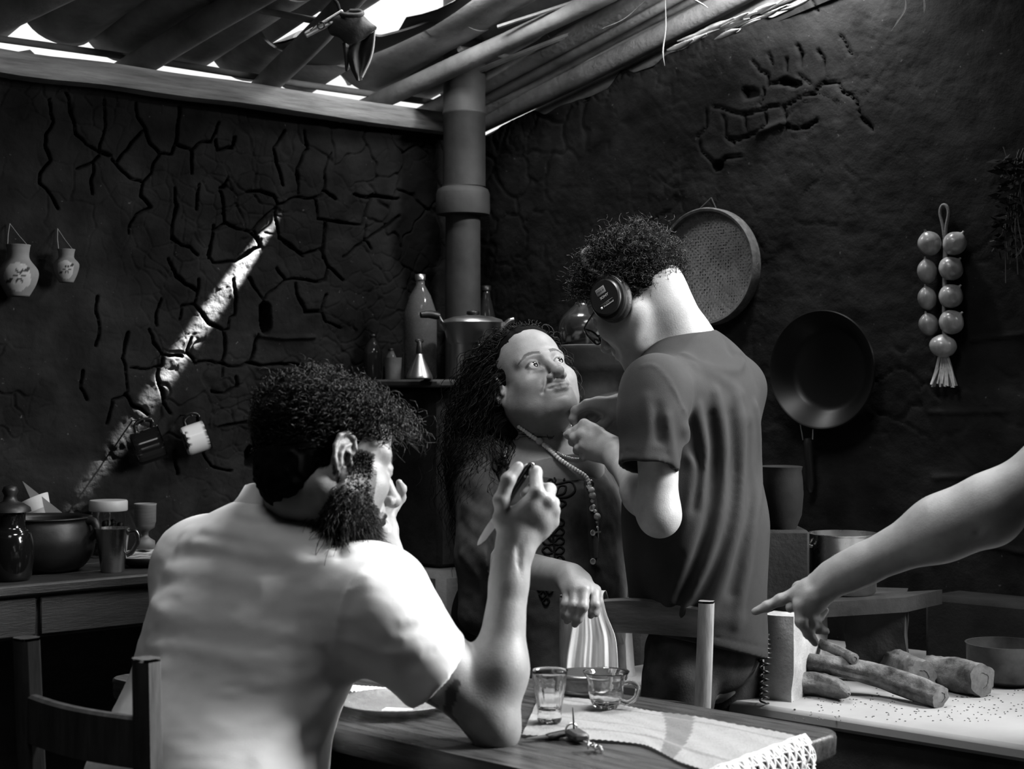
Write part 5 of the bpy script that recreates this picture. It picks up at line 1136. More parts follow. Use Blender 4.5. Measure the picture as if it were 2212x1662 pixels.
# ------------------------------------------------------------------ people
def build_head(S, o):
    """head in its own frame: x right, y forward, z up, origin at eye level"""
    fat = o.get('fat', 0.0); f_ = o.get('low', 1.0); zl = lambda z: z if z > -.045 else -.045+(z+.045)*f_
    S.ell((0, -.020, .036), (.075, .096, .080), k=.001)
    S.ell((0, .030, .044), (.063, .053, .058), k=.03)
    S.ell((0, .028, -.035), (.060+fat*.010, .058, .072), k=.03)
    for s in (-1, 1):
        S.cone((s*.053, -.004, zl(-.055)), (s*.020, .066, zl(-.100)), .022+fat*.004, .019, k=.03)
        S.ell((s*.041, .058, -.030), (.024+fat*.006, .024, .024), k=.022)
        S.ell((s*.050, .02, zl(-.06)), (.016+fat*.006, .03, .028), k=.03)
    S.ell((0, .076, zl(-.102)), (.023, .017, .017), k=.02)
    S.ell((0, .036, zl(-.106)), (.034+fat*.006, .034, .016), k=.03)
    S.ell((0, .080, zl(-.066)), (.033, .020, .024), k=.018)                     # muzzle
    S.cone((-.046, .066, .019), (-.010, .084, .017), .010, .010, k=.016)
    S.cone((.046, .066, .019), (.010, .084, .017), .010, .010, k=.016)
    for s in (-1, 1):
        S.ell((s*.033, .099, .000), (.0175, .017, .0125), k=.014, sub=True)     # eye socket
        S.ell((s*.0315, .0765, .0), (.0142, .0138, .0138), k=.004)              # closed lid ball
        S.cone((s*.020, .084, -.014), (s*.042, .078, -.013), .0045, .004, k=.006)   # lower lid bag
    # nose
    nw = o.get('nose', 1.0)
    S.cone((0, .083, .010), (0, .110, -.032), .0072, .0105*nw, k=.013)
    S.ell((0, .1125, -.0355), (.0118*nw, .0115, .0098), k=.007)
    for s in (-1, 1):
        S.ell((s*.0132*nw, .098, -.0405), (.0088*nw, .0105, .0080), k=.005)
        S.ell((s*.0068*nw, .1040, -.0475), (.0040*nw, .0058, .0042), k=.003, sub=True)
        S.cone((s*.021, .0915, -.040), (s*.034, .0815, zl(-.066)), .0012, .0018, k=.010, sub=True)   # smile fold
    # mouth
    sm = o.get('smile', 0.0)
    S.chain([(-.026, .084, zl(-.0665)+sm*.004), (-.013, .0945, zl(-.064)), (0, .0985, zl(-.0648)), (.013, .0945, zl(-.064)), (.026, .084, zl(-.0665)+sm*.004)], [.003, .0052, .0050, .0052, .003], k=.005)
    S.chain([(-.023, .084, zl(-.0705)+sm*.004), (-.010, .0945, zl(-.0735)), (.010, .0945, zl(-.0735)), (.023, .084, zl(-.0705)+sm*.004)], [.003, .0066, .0066, .003], k=.005)
    S.ell((0, .106, zl(-.087)), (.018, .009, .0045), k=.014, sub=True)
    if o.get('eyes', True):
        for s in (-1, 1):
            op = o.get('open', .0058)
            S.ell((s*.0318, .0915, -.0003), (o.get('ew', .0132), .0085, op), k=.002, sub=True)
            S.ell((s*.0318, .0930, .0112), (.0150, .0040, .0013), k=.003, sub=True)
    # line between the lips, laid exactly on the surface
    mx = np.linspace(-.0275, .0275, 15); mz = zl(-.0690)+.0035*sm*(np.abs(mx)/.0275)**2+.0008*np.cos(mx*420); my = np.full(15, .13); Mo = SDF(); Mo.ops = list(S.ops)
    for _ in range(40): my = my-np.clip(Mo.eval((np.stack([mx, my, mz], 1)*S.sc)@S.R.T+S.t)/S.sc, -.01, .02)*.7
    S.fold(np.stack([mx, my, mz], 1), -.0036, .0021)
    # ears
    for s in (-1, 1):
        def e(x, y, z): return (s*(.0735+x-.32*(y)), y-.006, z-.010)
        S.ell(e(.004, -.004, .008), (.0042, .0165, .029), R=rotz(s*18), k=.004)
        S.ell(e(.003, -.002, -.022), (.0042, .0085, .011), R=rotz(s*18), k=.004)
        S.cone(e(-.012, .0, .0), e(.000, -.004, .0), .014, .012, k=.008)
        S.ell(e(.0105, .000, -.001), (.0075, .0075, .0115), k=.002, sub=True)
        S.chain([e(.006, .004, .002), e(.010, .013, .016), e(.0085, .007, .032), e(.0075, -.006, .037), e(.0065, -.018, .029), e(.006, -.0225, .013), e(.006, -.0195, -.004), e(.006, -.012, -.018)],
                [.0026, .0034, .0036, .0036, .0036, .0034, .0032, .0030], k=.0022)
        S.chain([e(.0085, .003, .022), e(.0095, -.0075, .015), e(.0095, -.0115, .003), e(.009, -.0085, -.012)], [.002, .0027, .0029, .0034], k=.0025)
        S.ell(e(.0095, .0085, -.006), (.004, .0042, .0060), k=.003)
    return S

def eyeballs(Rh, th, sc, gaze, parent, mats):
    for s in (-1, 1):
        c = Rh@(np.array([s*.0315, .0768, 0])*sc)+th
        F = frame_z(Rh@unit(np.array(gaze)))
        m = MB(); r = .0123*sc
        prof = [(r*math.sin(a), r*math.cos(a)) for a in np.radians([180, 150, 120, 90, 60, 40])]
        m.lathe(prof[::1], 24, mat4(F, c))
        o = m.build('eye', mats[0], parent)
        m2 = MB(); pr = [(r*1.012*math.sin(a), r*1.012*math.cos(a)) for a in np.radians([41, 32, 28, 20, 15])]
        m2.lathe(pr, 24, mat4(F, c)); ir = m2.build('iris', mats[1], o)
        m3 = MB(); pr = [(r*1.014*math.sin(a), r*1.014*math.cos(a)) for a in np.radians([15.5, 8, 1])]
        m3.lathe(pr, 24, mat4(F, c)); m3.build('pupil', mats[2], o)

FR = {'thumb': [.0115, .0112, .0100, .0078], 'index': [.0105, .0092, .0082, .0064], 'middle': [.0108, .0094, .0084, .0066],
      'ring': [.0104, .0090, .0080, .0062], 'pinky': [.0092, .0080, .0070, .0056]}
def build_hand(S, wrist, ch, sc=1.0, wr=.024):
    """wrist: world point; ch: dict finger -> 4 world points (knuckle, joint, joint, tip)"""
    W = np.asarray(wrist)
    mcps = [np.asarray(ch[f][0]) for f in ('index', 'middle', 'ring', 'pinky') if f in ch]
    for f in ('index', 'middle', 'ring', 'pinky'):
        if f not in ch: continue
        a = W+(np.asarray(ch[f][0])-np.mean(mcps, 0))*.45
        S.cone(a, ch[f][0], .0145*sc, .0112*sc, k=.014)
    for a, b in zip(mcps[:-1], mcps[1:]): S.cone((a*.7+W*.3), (b*.7+W*.3), .012*sc, .012*sc, k=.012)
    if 'thumb' in ch:
        t = np.asarray(ch['thumb'][0]); S.cone(W*.75+np.mean(mcps, 0)*.25, t, .018*sc, .0145*sc, k=.016)
        S.cone(t, np.asarray(mcps[0])*.75+W*.25, .010*sc, .009*sc, k=.014)
    for f, P in ch.items():
        r = FR[f]
        for i in range(3):
            S.cone(P[i], P[i+1], r[i]*sc, r[i+1]*sc, k=.0035)
            if i: S.ell(P[i], r[i]*sc*1.07, k=.004)
        n = len(S.ops)
    return S

def hair_mesh(name, roots, dirs, axis, nseg, radius, coil_r, turns, mat_, parent, cap=None, taper=.5, sides=3, jit=.2, extra=None):
    """roots (n,3); axis (n,nseg,3) centre line of each lock; helix of coil_r around it"""
    n = len(roots); s = np.linspace(0, 1, nseg)
    T = np.gradient(axis, axis=1); T /= np.linalg.norm(T, axis=2, keepdims=True)+1e-9
    ref = nprng.normal(size=(n, 1, 3)); E1 = np.cross(T, ref); E1 /= np.linalg.norm(E1, axis=2, keepdims=True)+1e-9; E2 = np.cross(T, E1)
    ph = nprng.uniform(0, 6.283, (n, 1)); tn = turns*nprng.uniform(1-jit, 1+jit, (n, 1)); cr = (coil_r*nprng.uniform(.6, 1.25, (n, 1)))*np.clip(s*3.0, 0, 1)[None]
    a = ph+tn*6.283*s[None]
    P = axis+cr[..., None]*(np.cos(a)[..., None]*E1+np.sin(a)[..., None]*E2)
    T = np.gradient(P, axis=1); T /= np.linalg.norm(T, axis=2, keepdims=True)+1e-9
    N = np.cross(T, ref[..., [1, 2, 0]]+.3); N /= np.linalg.norm(N, axis=2, keepdims=True)+1e-9; Bn = np.cross(T, N)
    rr = (radius*nprng.uniform(.7, 1.3, (n, 1)))*(1-taper*s[None]**2)
    ang = np.linspace(0, 6.283, sides, endpoint=False)
    V = P[:, :, None]+rr[..., None, None]*(np.cos(ang)[None, None, :, None]*N[:, :, None]+np.sin(ang)[None, None, :, None]*Bn[:, :, None])
    idx = np.arange(n*nseg*sides).reshape(n, nseg, sides); b = np.roll(idx, -1, 2)
    F = np.stack([idx[:, :-1], b[:, :-1], b[:, 1:], idx[:, 1:]], -1).reshape(-1, 4)
    V = V.reshape(-1, 3)
    nf = len(F)
    if cap is not None: V, F = join_geo([(V, F), cap])
    me = np_mesh(name, V, F, mat_); me.materials.append(M_hcap)
    me.polygons.foreach_set('material_index', (np.arange(len(F)) >= nf).astype(np.int32)); return new_obj(name, me, parent)

def scalp_points(S, Rh, th, sc, n, mask, rng=nprng):
    """random points on the skull (local direction sampling) with normals; mask(local points) -> probability"""
    d = rng.normal(size=(n*4, 3)); d /= np.linalg.norm(d, axis=1)[:, None]
    c = np.array([0, -.015, .02])
    t = np.zeros(len(d))+.03
    k = mask(c+d*.09) > -1; d = d[(mask(c+d*.095) > 0) | (mask(c+d*.075) > 0)]; t = np.zeros(len(d))+.07; Sk = SDF(); Sk.ops = [o for o in S.ops if o[-1] is not True][:20]
    for _ in range(9):
        p = ((c+d*t[:, None])*sc@Rh.T+th).astype(np.float32); t = t+np.clip(-Sk.eval(p), -.02, .02)/sc*.95
    L = c+d*t[:, None]
    k = rng.random(len(L)) < mask(L)
    L = L[k][:n]; P = (L*sc)@Rh.T+th
    return L, P, Sk.normal(P)

M_skin = mat('skin', .27, .48, var=.10, scale=60, bump=.18, bscale=380, sss=.12, tone=True, spec=.45)
M_skin_d = mat('skin_tan', .21, .46, var=.10, scale=60, bump=.18, bscale=380, sss=.12, tone=True, spec=.45)
M_hair = mat('hair', .004, .40, spec=.25)
M_hair_b = mat('hair_long', .004, .5, spec=.22)
M_hair_soft = mat('hair_soft', .004, .55, spec=.25)
M_hcap = mat('hair_shade', .003, .95, spec=.1)
M_white_eye = mat('eye_white', .55, .12, coat=.5); M_iris = mat('iris', .02, .1, coat=1.0); M_pupil = mat('pupil', .002, .06, coat=1.0)
def up(a, b, t): return np.asarray(a)*(1-t)+np.asarray(b)*t

# ================= the seated man seen from behind
def seated_man():
    rt = np.array([.77, -.64, 0]); fw = np.array([.64, .77, 0]); Z = np.array([0, 0, 1.])
    Rh = ypr(27, -15, 11); sc = 1.02
    th = Pm(711, 996, 1430)
    C7 = Pm(600, 1105, 1400); pel = np.array([C7[0]-.105, C7[1]-.125, .56])
    SRj = Pm(814, 1300, 1476); SLj = Pm(430, 1225, 1340)
    # --- skin
    Hd = SDF().at(Rh, th, sc); build_head(Hd, {'eyes': True, 'open': .0022, 'nose': 1.1}); Hd.at()
    nb = C7+fw*.045-Z*.02
    Hd.cone(Rh@np.array([0, -.035, -.045])*sc+th, nb, .054, .063, k=.03)
    Hd.cone(Rh@np.array([.055, -.03, -.05])*sc+th, nb+fw*.07+rt*.03-Z*.03, .016, .014, k=.02)
    Hd.cone(Rh@np.array([-.055, -.03, -.05])*sc+th, nb+fw*.07-rt*.03-Z*.03, .016, .014, k=.02)
    Hd.cone(nb, nb-Z*.08, .060, .066, k=.04)
    Ar = SDF()
    El = Pm(1066, 1566, 1490); Wr = Pm(1108, 1180, 1452)
    Ar.cone(SRj, up(SRj, El, .5), .056, .049, k=.01).cone(up(SRj, El, .35), El, .050, .034, k=.03)
    Ar.ell(El+np.array([.012, .0, -.016]), .020, k=.02)
    Ar.cone(El, up(El, Wr, .3), .034, .0375, k=.022).cone(up(El, Wr, .3), up(El, Wr, .9), .0375, .0245, k=.03)
    Ar.cone(up(El, Wr, .8), Wr, .0250, .0245, k=.02)
    Ar.ell(Wr+np.array([.018, -.008, -.006]), .0125, k=.016)
    Ar.fold([Wr+np.array([-.004, -.026, -.06]), Wr+np.array([.002, -.028, 0]), Wr+np.array([.022, -.024, .05])], .0028, .005)
    Ar.fold([Wr+np.array([.016, -.022, -.08]), Wr+np.array([.013, -.024, -.02])], .0022, .005)
    Ar.fold([Wr+np.array([.008, -.03, -.07]), Wr+np.array([.0075, -.03, 0])], -.003, .005)
    B = 1452.
    def q(x, y, dy=0.): p = Pm(x, y, B); return p*np.array([1, 1, 1])+np.array([0, dy, 0])
    hand = {'index': [q(1160, 1063, -.012), q(1157, 1022, .012), q(1140, 1020, .052), q(1122, 1040, .048)],
            'middle': [q(1184, 1084, -.006), q(1188, 1062, .036), q(1155, 1058, .060), q(1132, 1072, .048)],
            'ring': [q(1194, 1104, .006), q(1196, 1092, .044), q(1160, 1085, .064), q(1138, 1097, .050)],
            'pinky': [q(1192, 1130, .014), q(1195, 1120, .046), q(1165, 1112, .062), q(1142, 1118, .050)],
            'thumb': [q(1086, 1122, -.006), q(1083, 1080, -.014), q(1098, 1036, -.012), q(1120, 1008, -.004)]}
    build_hand(Ar, Wr, hand, 1.02)
    # other hand raised to the face, forearm up from the table
    Al = SDF(); ElL = Pm(668, 1474, 1320); WrL = Pm(842, 1215, 1335)
    Al.cone(SLj, ElL, .05, .036, k=.01).cone(ElL, up(ElL, WrL, .35), .038, .041, k=.03).cone(up(ElL, WrL, .35), WrL, .041, .026, k=.03)
    def q2(x, y, dy=0.): return Pm(x, y, 1318)+np.array([0, dy, 0])
    build_hand(Al, WrL, {'index': [q2(838, 1118, .01), q2(862, 1078, .03), q2(866, 1058, .015), q2(862, 1042, .0)], 'middle': [q2(822, 1110, .02), q2(832, 1070, .05), q2(834, 1050, .04), q2(832, 1035, .03)],
             'ring': [q2(806, 1112, .03), q2(812, 1078, .06), q2(820, 1060, .05), q2(824, 1050, .04)], 'pinky': [q2(795, 1122, .04), q2(800, 1095, .06), q2(808, 1080, .05), q2(812, 1070, .04)],
             'thumb': [q2(830, 1175, -.015), q2(826, 1140, -.02), q2(822, 1115, -.018), q2(820, 1095, -.012)]}, .98)
    Bd = SDF(); kn = [pel+fw*.43+s*rt*.10-Z*.06 for s in (-1, 1)]
    Bd.ell(up(C7, pel, .4)+fw*.03, (.14, .08, .17), R=np.stack([rt, fw, Z], 1)).ell(pel+Z*.05, (.16, .12, .15), R=np.stack([rt, fw, Z], 1), k=.08)
    for s, k_ in zip((-1, 1), kn):
        Bd.cone(pel+s*rt*.09-Z*.03, k_, .085, .058, k=.04); an = k_-Z*(k_[2]-.07)-fw*.03
        Bd.cone(k_, an, .055, .036, k=.02).cone(an-Z*.03, an+fw*.16-Z*.035, .035, .03, k=.03)
    parts = [Hd.mesh(.0022), Ar.mesh(.0033), Al.mesh(.0045), Bd.mesh(.012)]
    nv = [len(p[0]) for p in parts]; V, F = join_geo(parts)
    L = ((V-th)@Rh)/sc; tone = np.ones(len(V))
    hd = np.arange(len(V)) < nv[0]
    # brows, beard shadow, lips
    brow = hd & (L[:, 2] > .015) & (L[:, 2] < .026) & (np.abs(L[:, 0]) > .012) & (np.abs(L[:, 0]) < .05) & (L[:, 1] > .06); tone[brow] = .25
    beard = hd & (L[:, 1] > -.012) & ((L[:, 2] < -.062-.25*(.09-L[:, 1])*0) & (np.abs(L[:, 0])+L[:, 1]*0 < 1) | ((L[:, 1] < .052) & (L[:, 2] < -.01+.2*(.045-L[:, 1])))) & (L[:, 2] > -.15)
    beard |= hd & (L[:, 1] > -.018) & (L[:, 1] < .045) & (L[:, 2] < .012) & (L[:, 2] > -.13) & (np.abs(L[:, 0]) > .040) & ((np.abs(L[:, 0]) < .0735) | (L[:, 1] > .006))
    tone[beard] = .07
    # tattoo: flowing dark shape on the upper arm
    arm = (np.arange(len(V)) >= nv[0]) & (np.arange(len(V)) < nv[0]+nv[1])
    px = 1106+V[:, 0]/V[:, 1]*FPX; py = 831-(V[:, 2]-H)/V[:, 1]*FPX
    tp = np.array([(898, 1492), (916, 1530), (945, 1550), (972, 1580), (1000, 1602)]); tp2 = np.array([(984, 1478), (972, 1510), (966, 1550), (985, 1580)])
    tat = np.zeros(len(V), bool)
    for pl, w in ((tp, 22), (tp2, 12)):
        pp = smooth_path(np.c_[pl, np.zeros(len(pl))], 24)[:, :2]
        dmin = np.sqrt(((np.c_[px, py][:, None]-pp[None])**2).sum(-1)).min(1) if False else None
        A2 = np.where(arm)[0]; dm = np.full(len(A2), 1e9)
        for c in pp: dm = np.minimum(dm, (px[A2]-c[0])**2+(py[A2]-c[1])**2)
        tat[A2[(dm < (w*(1+.4*vnoise(V[A2]*60)))**2) & (V[A2, 1] < up(SRj, El, .6)[1]+.01)]] = True
    tone[tat] = .22
    me = np_mesh('person', V, F, M_skin_d, tone=tone)
    P = tag(new_obj('person', me), 'bearded man in a pale polo shirt seated at the table with his back turned', 'person')
    eyeballs(Rh, th, sc, (0, .9, -.45), P, (M_white_eye, M_iris, M_pupil))
    # --- shirt
    S = SDF(); Rb = np.stack([rt, fw, Z], 1)
    S.cone(SLj+rt*.03, SRj-rt*.03, .060, .066, k=.01)
    S.cone(C7-Z*.10+fw*.02, C7-Z*.19+fw*.02, .080, .11, k=.06)
    S.ell(up(C7, pel, .30)+fw*.028-rt*.005, (.195, .118, .178), R=Rb, k=.05)
    S.ell(up(C7, pel, .62)+fw*.01, (.178, .118, .22), R=Rb, k=.06)
    S.ell(pel+Z*.07, (.190, .140, .20), R=Rb, k=.06)
    S.cone(Pm(355, 1480, 1400)+fw*.02, Pm(275, 1680, 1400), .05, .06, k=.07)
    S.cone(SRj-rt*.01, SRj+rt*.0-Z*.02, .066, .070, k=.05)
    ce = Pm(940, 1452, 1484); ax = unit(ce-SRj)
    S.cone(SRj, ce+ax*.05, .074, .060, k=.05)
    S.cone(SLj, up(SLj, ElL, .62), .064, .058, k=.05); S.cone(SLj+rt*.03-Z*.02, up(C7, pel, .35)-rt*.10, .06, .06, k=.09)
    cutn = unit(ax+np.array([.10, .38, .05])); S.cut(ce, cutn, k=.003)
    S.cone(ce-ax*.05, ce+ax*.05, .051, .051, k=.006, sub=True)
    S.cut(np.array([0, 0, .47]), (0, 0, -1))
    S.ell(nb+Z*.034+fw*.008, (.084, .092, .062), R=Rb, k=.02, sub=True)
    # creases, given where the photograph shows them
    def crease(pp, amp, w):
        p, ok = S0.hit([a for a, b in pp], [b for a, b in pp])
        if ok.all(): S.fold(smooth_path(p, 10), amp, w)
    S0 = SDF(); S0.ops = list(S.ops)
    for pp, a, w in [([(395, 1172), (470, 1182), (560, 1205)], .010, .013), ([(400, 1148), (480, 1150), (560, 1165), (640, 1185)], .008, .012),
                     ([(520, 1112), (600, 1135), (700, 1155)], .008, .012), ([(400, 1190), (500, 1205), (620, 1238)], -.007, .012), ([(430, 1158), (520, 1180)], -.007, .010),
                     ([(360, 1232), (470, 1240), (560, 1262)], .006, .012), ([(600, 1195), (700, 1225), (790, 1250)], .006, .013), ([(350, 1262), (450, 1275), (540, 1290)], -.004, .012),
                     ([(345, 1330), (450, 1335), (600, 1370), (720, 1390)], .005, .016), ([(335, 1370), (480, 1388), (640, 1400)], -.004, .014), ([(330, 1400), (420, 1405), (520, 1425)], .004, .012),
                     ([(330, 1300), (352, 1322)], .006, .012), ([(318, 1395), (345, 1400)], .006, .012), ([(310, 1440), (350, 1446)], .005, .012),
                     ([(560, 1640), (650, 1560), (760, 1470)], .008, .016), ([(620, 1650), (700, 1590), (775, 1500)], -.008, .014), ([(700, 1655), (745, 1580), (790, 1490)], .007, .012),
                     ([(740, 1430), (790, 1455), (830, 1460)], -.006, .014), ([(760, 1390), (830, 1420), (900, 1410)], .006, .012),
                     ([(870, 1345), (900, 1338), (922, 1328)], .004, .009), ([(860, 1365), (900, 1357), (930, 1352)], -.003, .008), ([(870, 1382), (915, 1372), (945, 1370)], .004, .009),
                     ([(840, 1412), (890, 1400), (940, 1392)], .003, .009), ([(830, 1440), (890, 1424), (940, 1412)], -.003, .009),
                     ([(512, 1100), (560, 1114), (620, 1102), (655, 1094), (700, 1114), (735, 1150), (752, 1190)], .016, .008), ([(505, 1118), (560, 1132), (620, 1122), (655, 1114), (695, 1134), (722, 1165), (738, 1200)], -.012, .008), ([(722, 1420), (735, 1330), (760, 1260), (812, 1202)], .0035, .004), ([(560, 1480), (640, 1470), (720, 1440)], .004, .014)]: crease(pp, a*.42 if abs(w-.004) > .0005 else a, w)
    for off, a in ((.018, .0022), (.0235, -.002)):
        ring = []; u = unit(np.cross(ax, Z)); v = np.cross(ax, u)
        for t in np.linspace(0, 6.283, 25): ring.append(ce-ax*off+(u*math.cos(t)+v*math.sin(t))*.062)
        S.fold(ring, a, .003)
    S.disp = [lambda p: .0022*fbm(p*np.array([9, 9, 26.], p.dtype), 3)+.0005*vnoise(p*np.array([40, 40, 120.], p.dtype))]
    V, F = S.mesh(.0046, extra=.01); V = shrink_relax(V, F, 1)
    M_shirt = mat('pale_polo_cotton', .72, .85, var=.06, scale=14, bump=.12, bscale=500, sheen=.2, weave=dict(axes=('Z',), scale=330, amount=.25))
    sh = new_obj('polo_shirt', np_mesh('polo_shirt', V, F, M_shirt), P)
    # collar folded over
    G = []; nrm_u = unit(Z*1.0+fw*.28)
    for t in np.linspace(-2.55, 2.55, 49):
        dirv = -fw*math.cos(t)+rt*math.sin(t); back = (1+math.cos(t))/2
        r0 = .074+.008*(1-back); c = nb+Z*(.032+.006*back)-fw*(-.002)
        dn = Z*(-.032*(1-back))+fw*.0
        row = [c+dirv*(r0+.006)+dn+Z*(-.012), c+dirv*(r0+.001)+dn+Z*.018, c+dirv*(r0+.003)+dn+Z*.027, c+dirv*(r0+.011)+dn+Z*.025,
               c+dirv*(r0+.021)+dn+Z*.008, c+dirv*(r0+.040)+dn-Z*(.020+.006*math.sin(t*3)), c+dirv*(r0+.038)+dn-Z*.023, c+dirv*(r0+.018)+dn+Z*.0]
        G.append(row)
    m = MB(); m.grid(np.array(G)); co = m.build('collar', M_shirt, sh)
    # trousers
    T = SDF(); T.ell(pel, (.185, .15, .13), R=Rb)
    for s, k_ in zip((-1, 1), kn): T.cone(pel+s*rt*.09-Z*.03, k_, .10, .078, k=.04); T.cone(k_, k_-Z*(k_[2]-.09)-fw*.03, .075, .06, k=.02)
    V, F = T.mesh(.012); M_tr = mat('dark_trousers', .03, .85, var=.2)
    new_obj('trousers', np_mesh('trousers', V, F, M_tr), P)
    for s, k_ in zip((-1, 1), kn):
        an = np.array([k_[0]-.03*fw[0], k_[1]-.03*fw[1], .045]); sho = SDF(); sho.cone(an-fw*.04, an+fw*.15-Z*.008, .045, .037, k=.02); sho.cone(an, an+Z*.06, .045, .05, k=.02); sho.cut((0, 0, .004), (0, 0, -1))
        V, F = sho.mesh(.01); new_obj('shoe', np_mesh('shoe', V, F, M_tr), P)
    # --- hair, beard
    Sk = SDF().at(Rh, th, sc); build_head(Sk, {'eyes': False, 'nose': 1.1}); Sk.at()
    def mask(L):
        hl = .052+.018*np.clip((np.abs(L[:, 0])-.03)/.04, 0, 1)
        top = (L[:, 2] > .058) | ((L[:, 1] < .045) & (L[:, 2] > .02)) | ((L[:, 1] < -.028) & (L[:, 2] > -.085))
        front = ~((L[:, 1] > .05) & (L[:, 2] < .062)); ear = ~((np.abs(L[:, 0]) > .06) & (L[:, 1] > -.04) & (L[:, 2] < .03))
        return (top & front & ear)*1.0
    L, Pt, Nn = scalp_points(Sk, Rh, th, sc, 3000, mask)
    s = np.linspace(0, 1, 14)[None, :, None]
    n = len(L); topn = np.clip((L[:, 2]-.02)/.06, 0, 1); fr = np.clip((L[:, 1]+.02)/.09, 0, 1)
    ln = (.010+.030*topn+.010*fr*topn)*nprng.uniform(.7, 1.25, n)
    comb = unit(Rh@np.array([.12, .75, .1])); tang = comb[None]*fr[:, None]*1.0+nprng.normal(size=(n, 3))*.5-np.array([0, 0, .5])[None]*(1-topn[:, None])
    A = Pt[:, None]+Nn[:, None]*(ln[:, None, None]*.62*np.sin(s*1.5))+tang[:, None]*(ln[:, None, None]*.42*s**1.5)-np.array([0, 0, 1.])*(ln[:, None, None]*(.30+.55*fr*topn)[:, None, None]*s**2.0)
    cap = SDF().at(Rh, th, sc)
    cap.ell((0, -.026, .044), (.081, .100, .086)); cap.ell((0, .035, .075), (.058, .052, .040), k=.03); cap.ell((0, -.055, -.02), (.066, .056, .065), k=.02)
    cap.ell((0, .12, .0), (.09, .075, .062), k=.01, sub=True); cap.ell((.095, .03, -.035), (.045, .065, .05), k=.01, sub=True); cap.ell((-.095, .03, -.035), (.045, .065, .05), k=.01, sub=True)
    cap.disp = [lambda p: .004*vnoise(p*110)]
    hair_mesh('hair', Pt, Nn, A, 14, .0008, .0066, 2.1, M_hair, P, cap=cap.mesh(.004))
    def bmask(L):
        y, z, x = L[:, 1], L[:, 2], np.abs(L[:, 0])
        side = (y > -.015) & (y < .042+.3*np.clip(-.03-z, 0, .1)) & (z < .01) & (z > -.13); low = (z < -.072) & (y > -.01); mus = (z < -.05) & (z > -.062) & (y > .06) & (x < .034); cor = (z < -.06) & (x > .026) & (y > .02)
        return (side | low | mus | cor)*((x > .045) | (z < -.045))*1.0
    L, Pt, Nn = scalp_points(Sk, Rh, th, sc, 5200, bmask)
    n = len(L); s = np.linspace(0, 1, 8)[None, :, None]; ln = (.009+.026*np.clip((-.05-L[:, 2])/.05, 0, 1))*nprng.uniform(.6, 1.3, n)
    A = Pt[:, None]+Nn[:, None]*(ln[:, None, None]*.5*s)+nprng.normal(size=(n, 1, 3))*.3*ln[:, None, None]*s+np.array([0, 0, -1.])*(ln[:, None, None]*.7*s)
    hair_mesh('beard', Pt, Nn, A, 8, .0006, .0020, 1.3, M_hair, P)
    # brows
    rows = []
    for sgn in (-1, 1):
        for i in range(90):
            u_ = rnd.random(); rows.append((sgn*(.012+.036*u_), .0, .021+.006*math.sin(u_*2.4)+rnd.uniform(-.003, .003), sgn))
    rows = np.array(rows); loc = np.c_[rows[:, 0], .11+0*rows[:, 0], rows[:, 2]]; t = np.zeros(len(loc))
    for _ in range(30): t += np.clip(Sk.eval(((loc-np.c_[0*t, t, 0*t])*sc)@Rh.T+th), -.01, .01)
    Pt = ((loc-np.c_[0*t, t-.0005, 0*t])*sc)@Rh.T+th; d = (np.c_[rows[:, 3]*.8, 0*t, .25+0*t]+nprng.normal(size=(len(t), 3))*.2)@Rh.T
    A = Pt[:, None]+d[:, None]*(.008*np.linspace(0, 1, 5)[None, :, None]); hair_mesh('eyebrow', Pt, d, A, 5, .0006, .0002, .5, M_hair_soft, P)
    return P, dict(Rh=Rh, th=th, sc=sc, hand=hand, Wr=Wr, WrL=WrL, ElL=ElL, S=S, q=q, rt=rt, fw=fw, pel=pel)
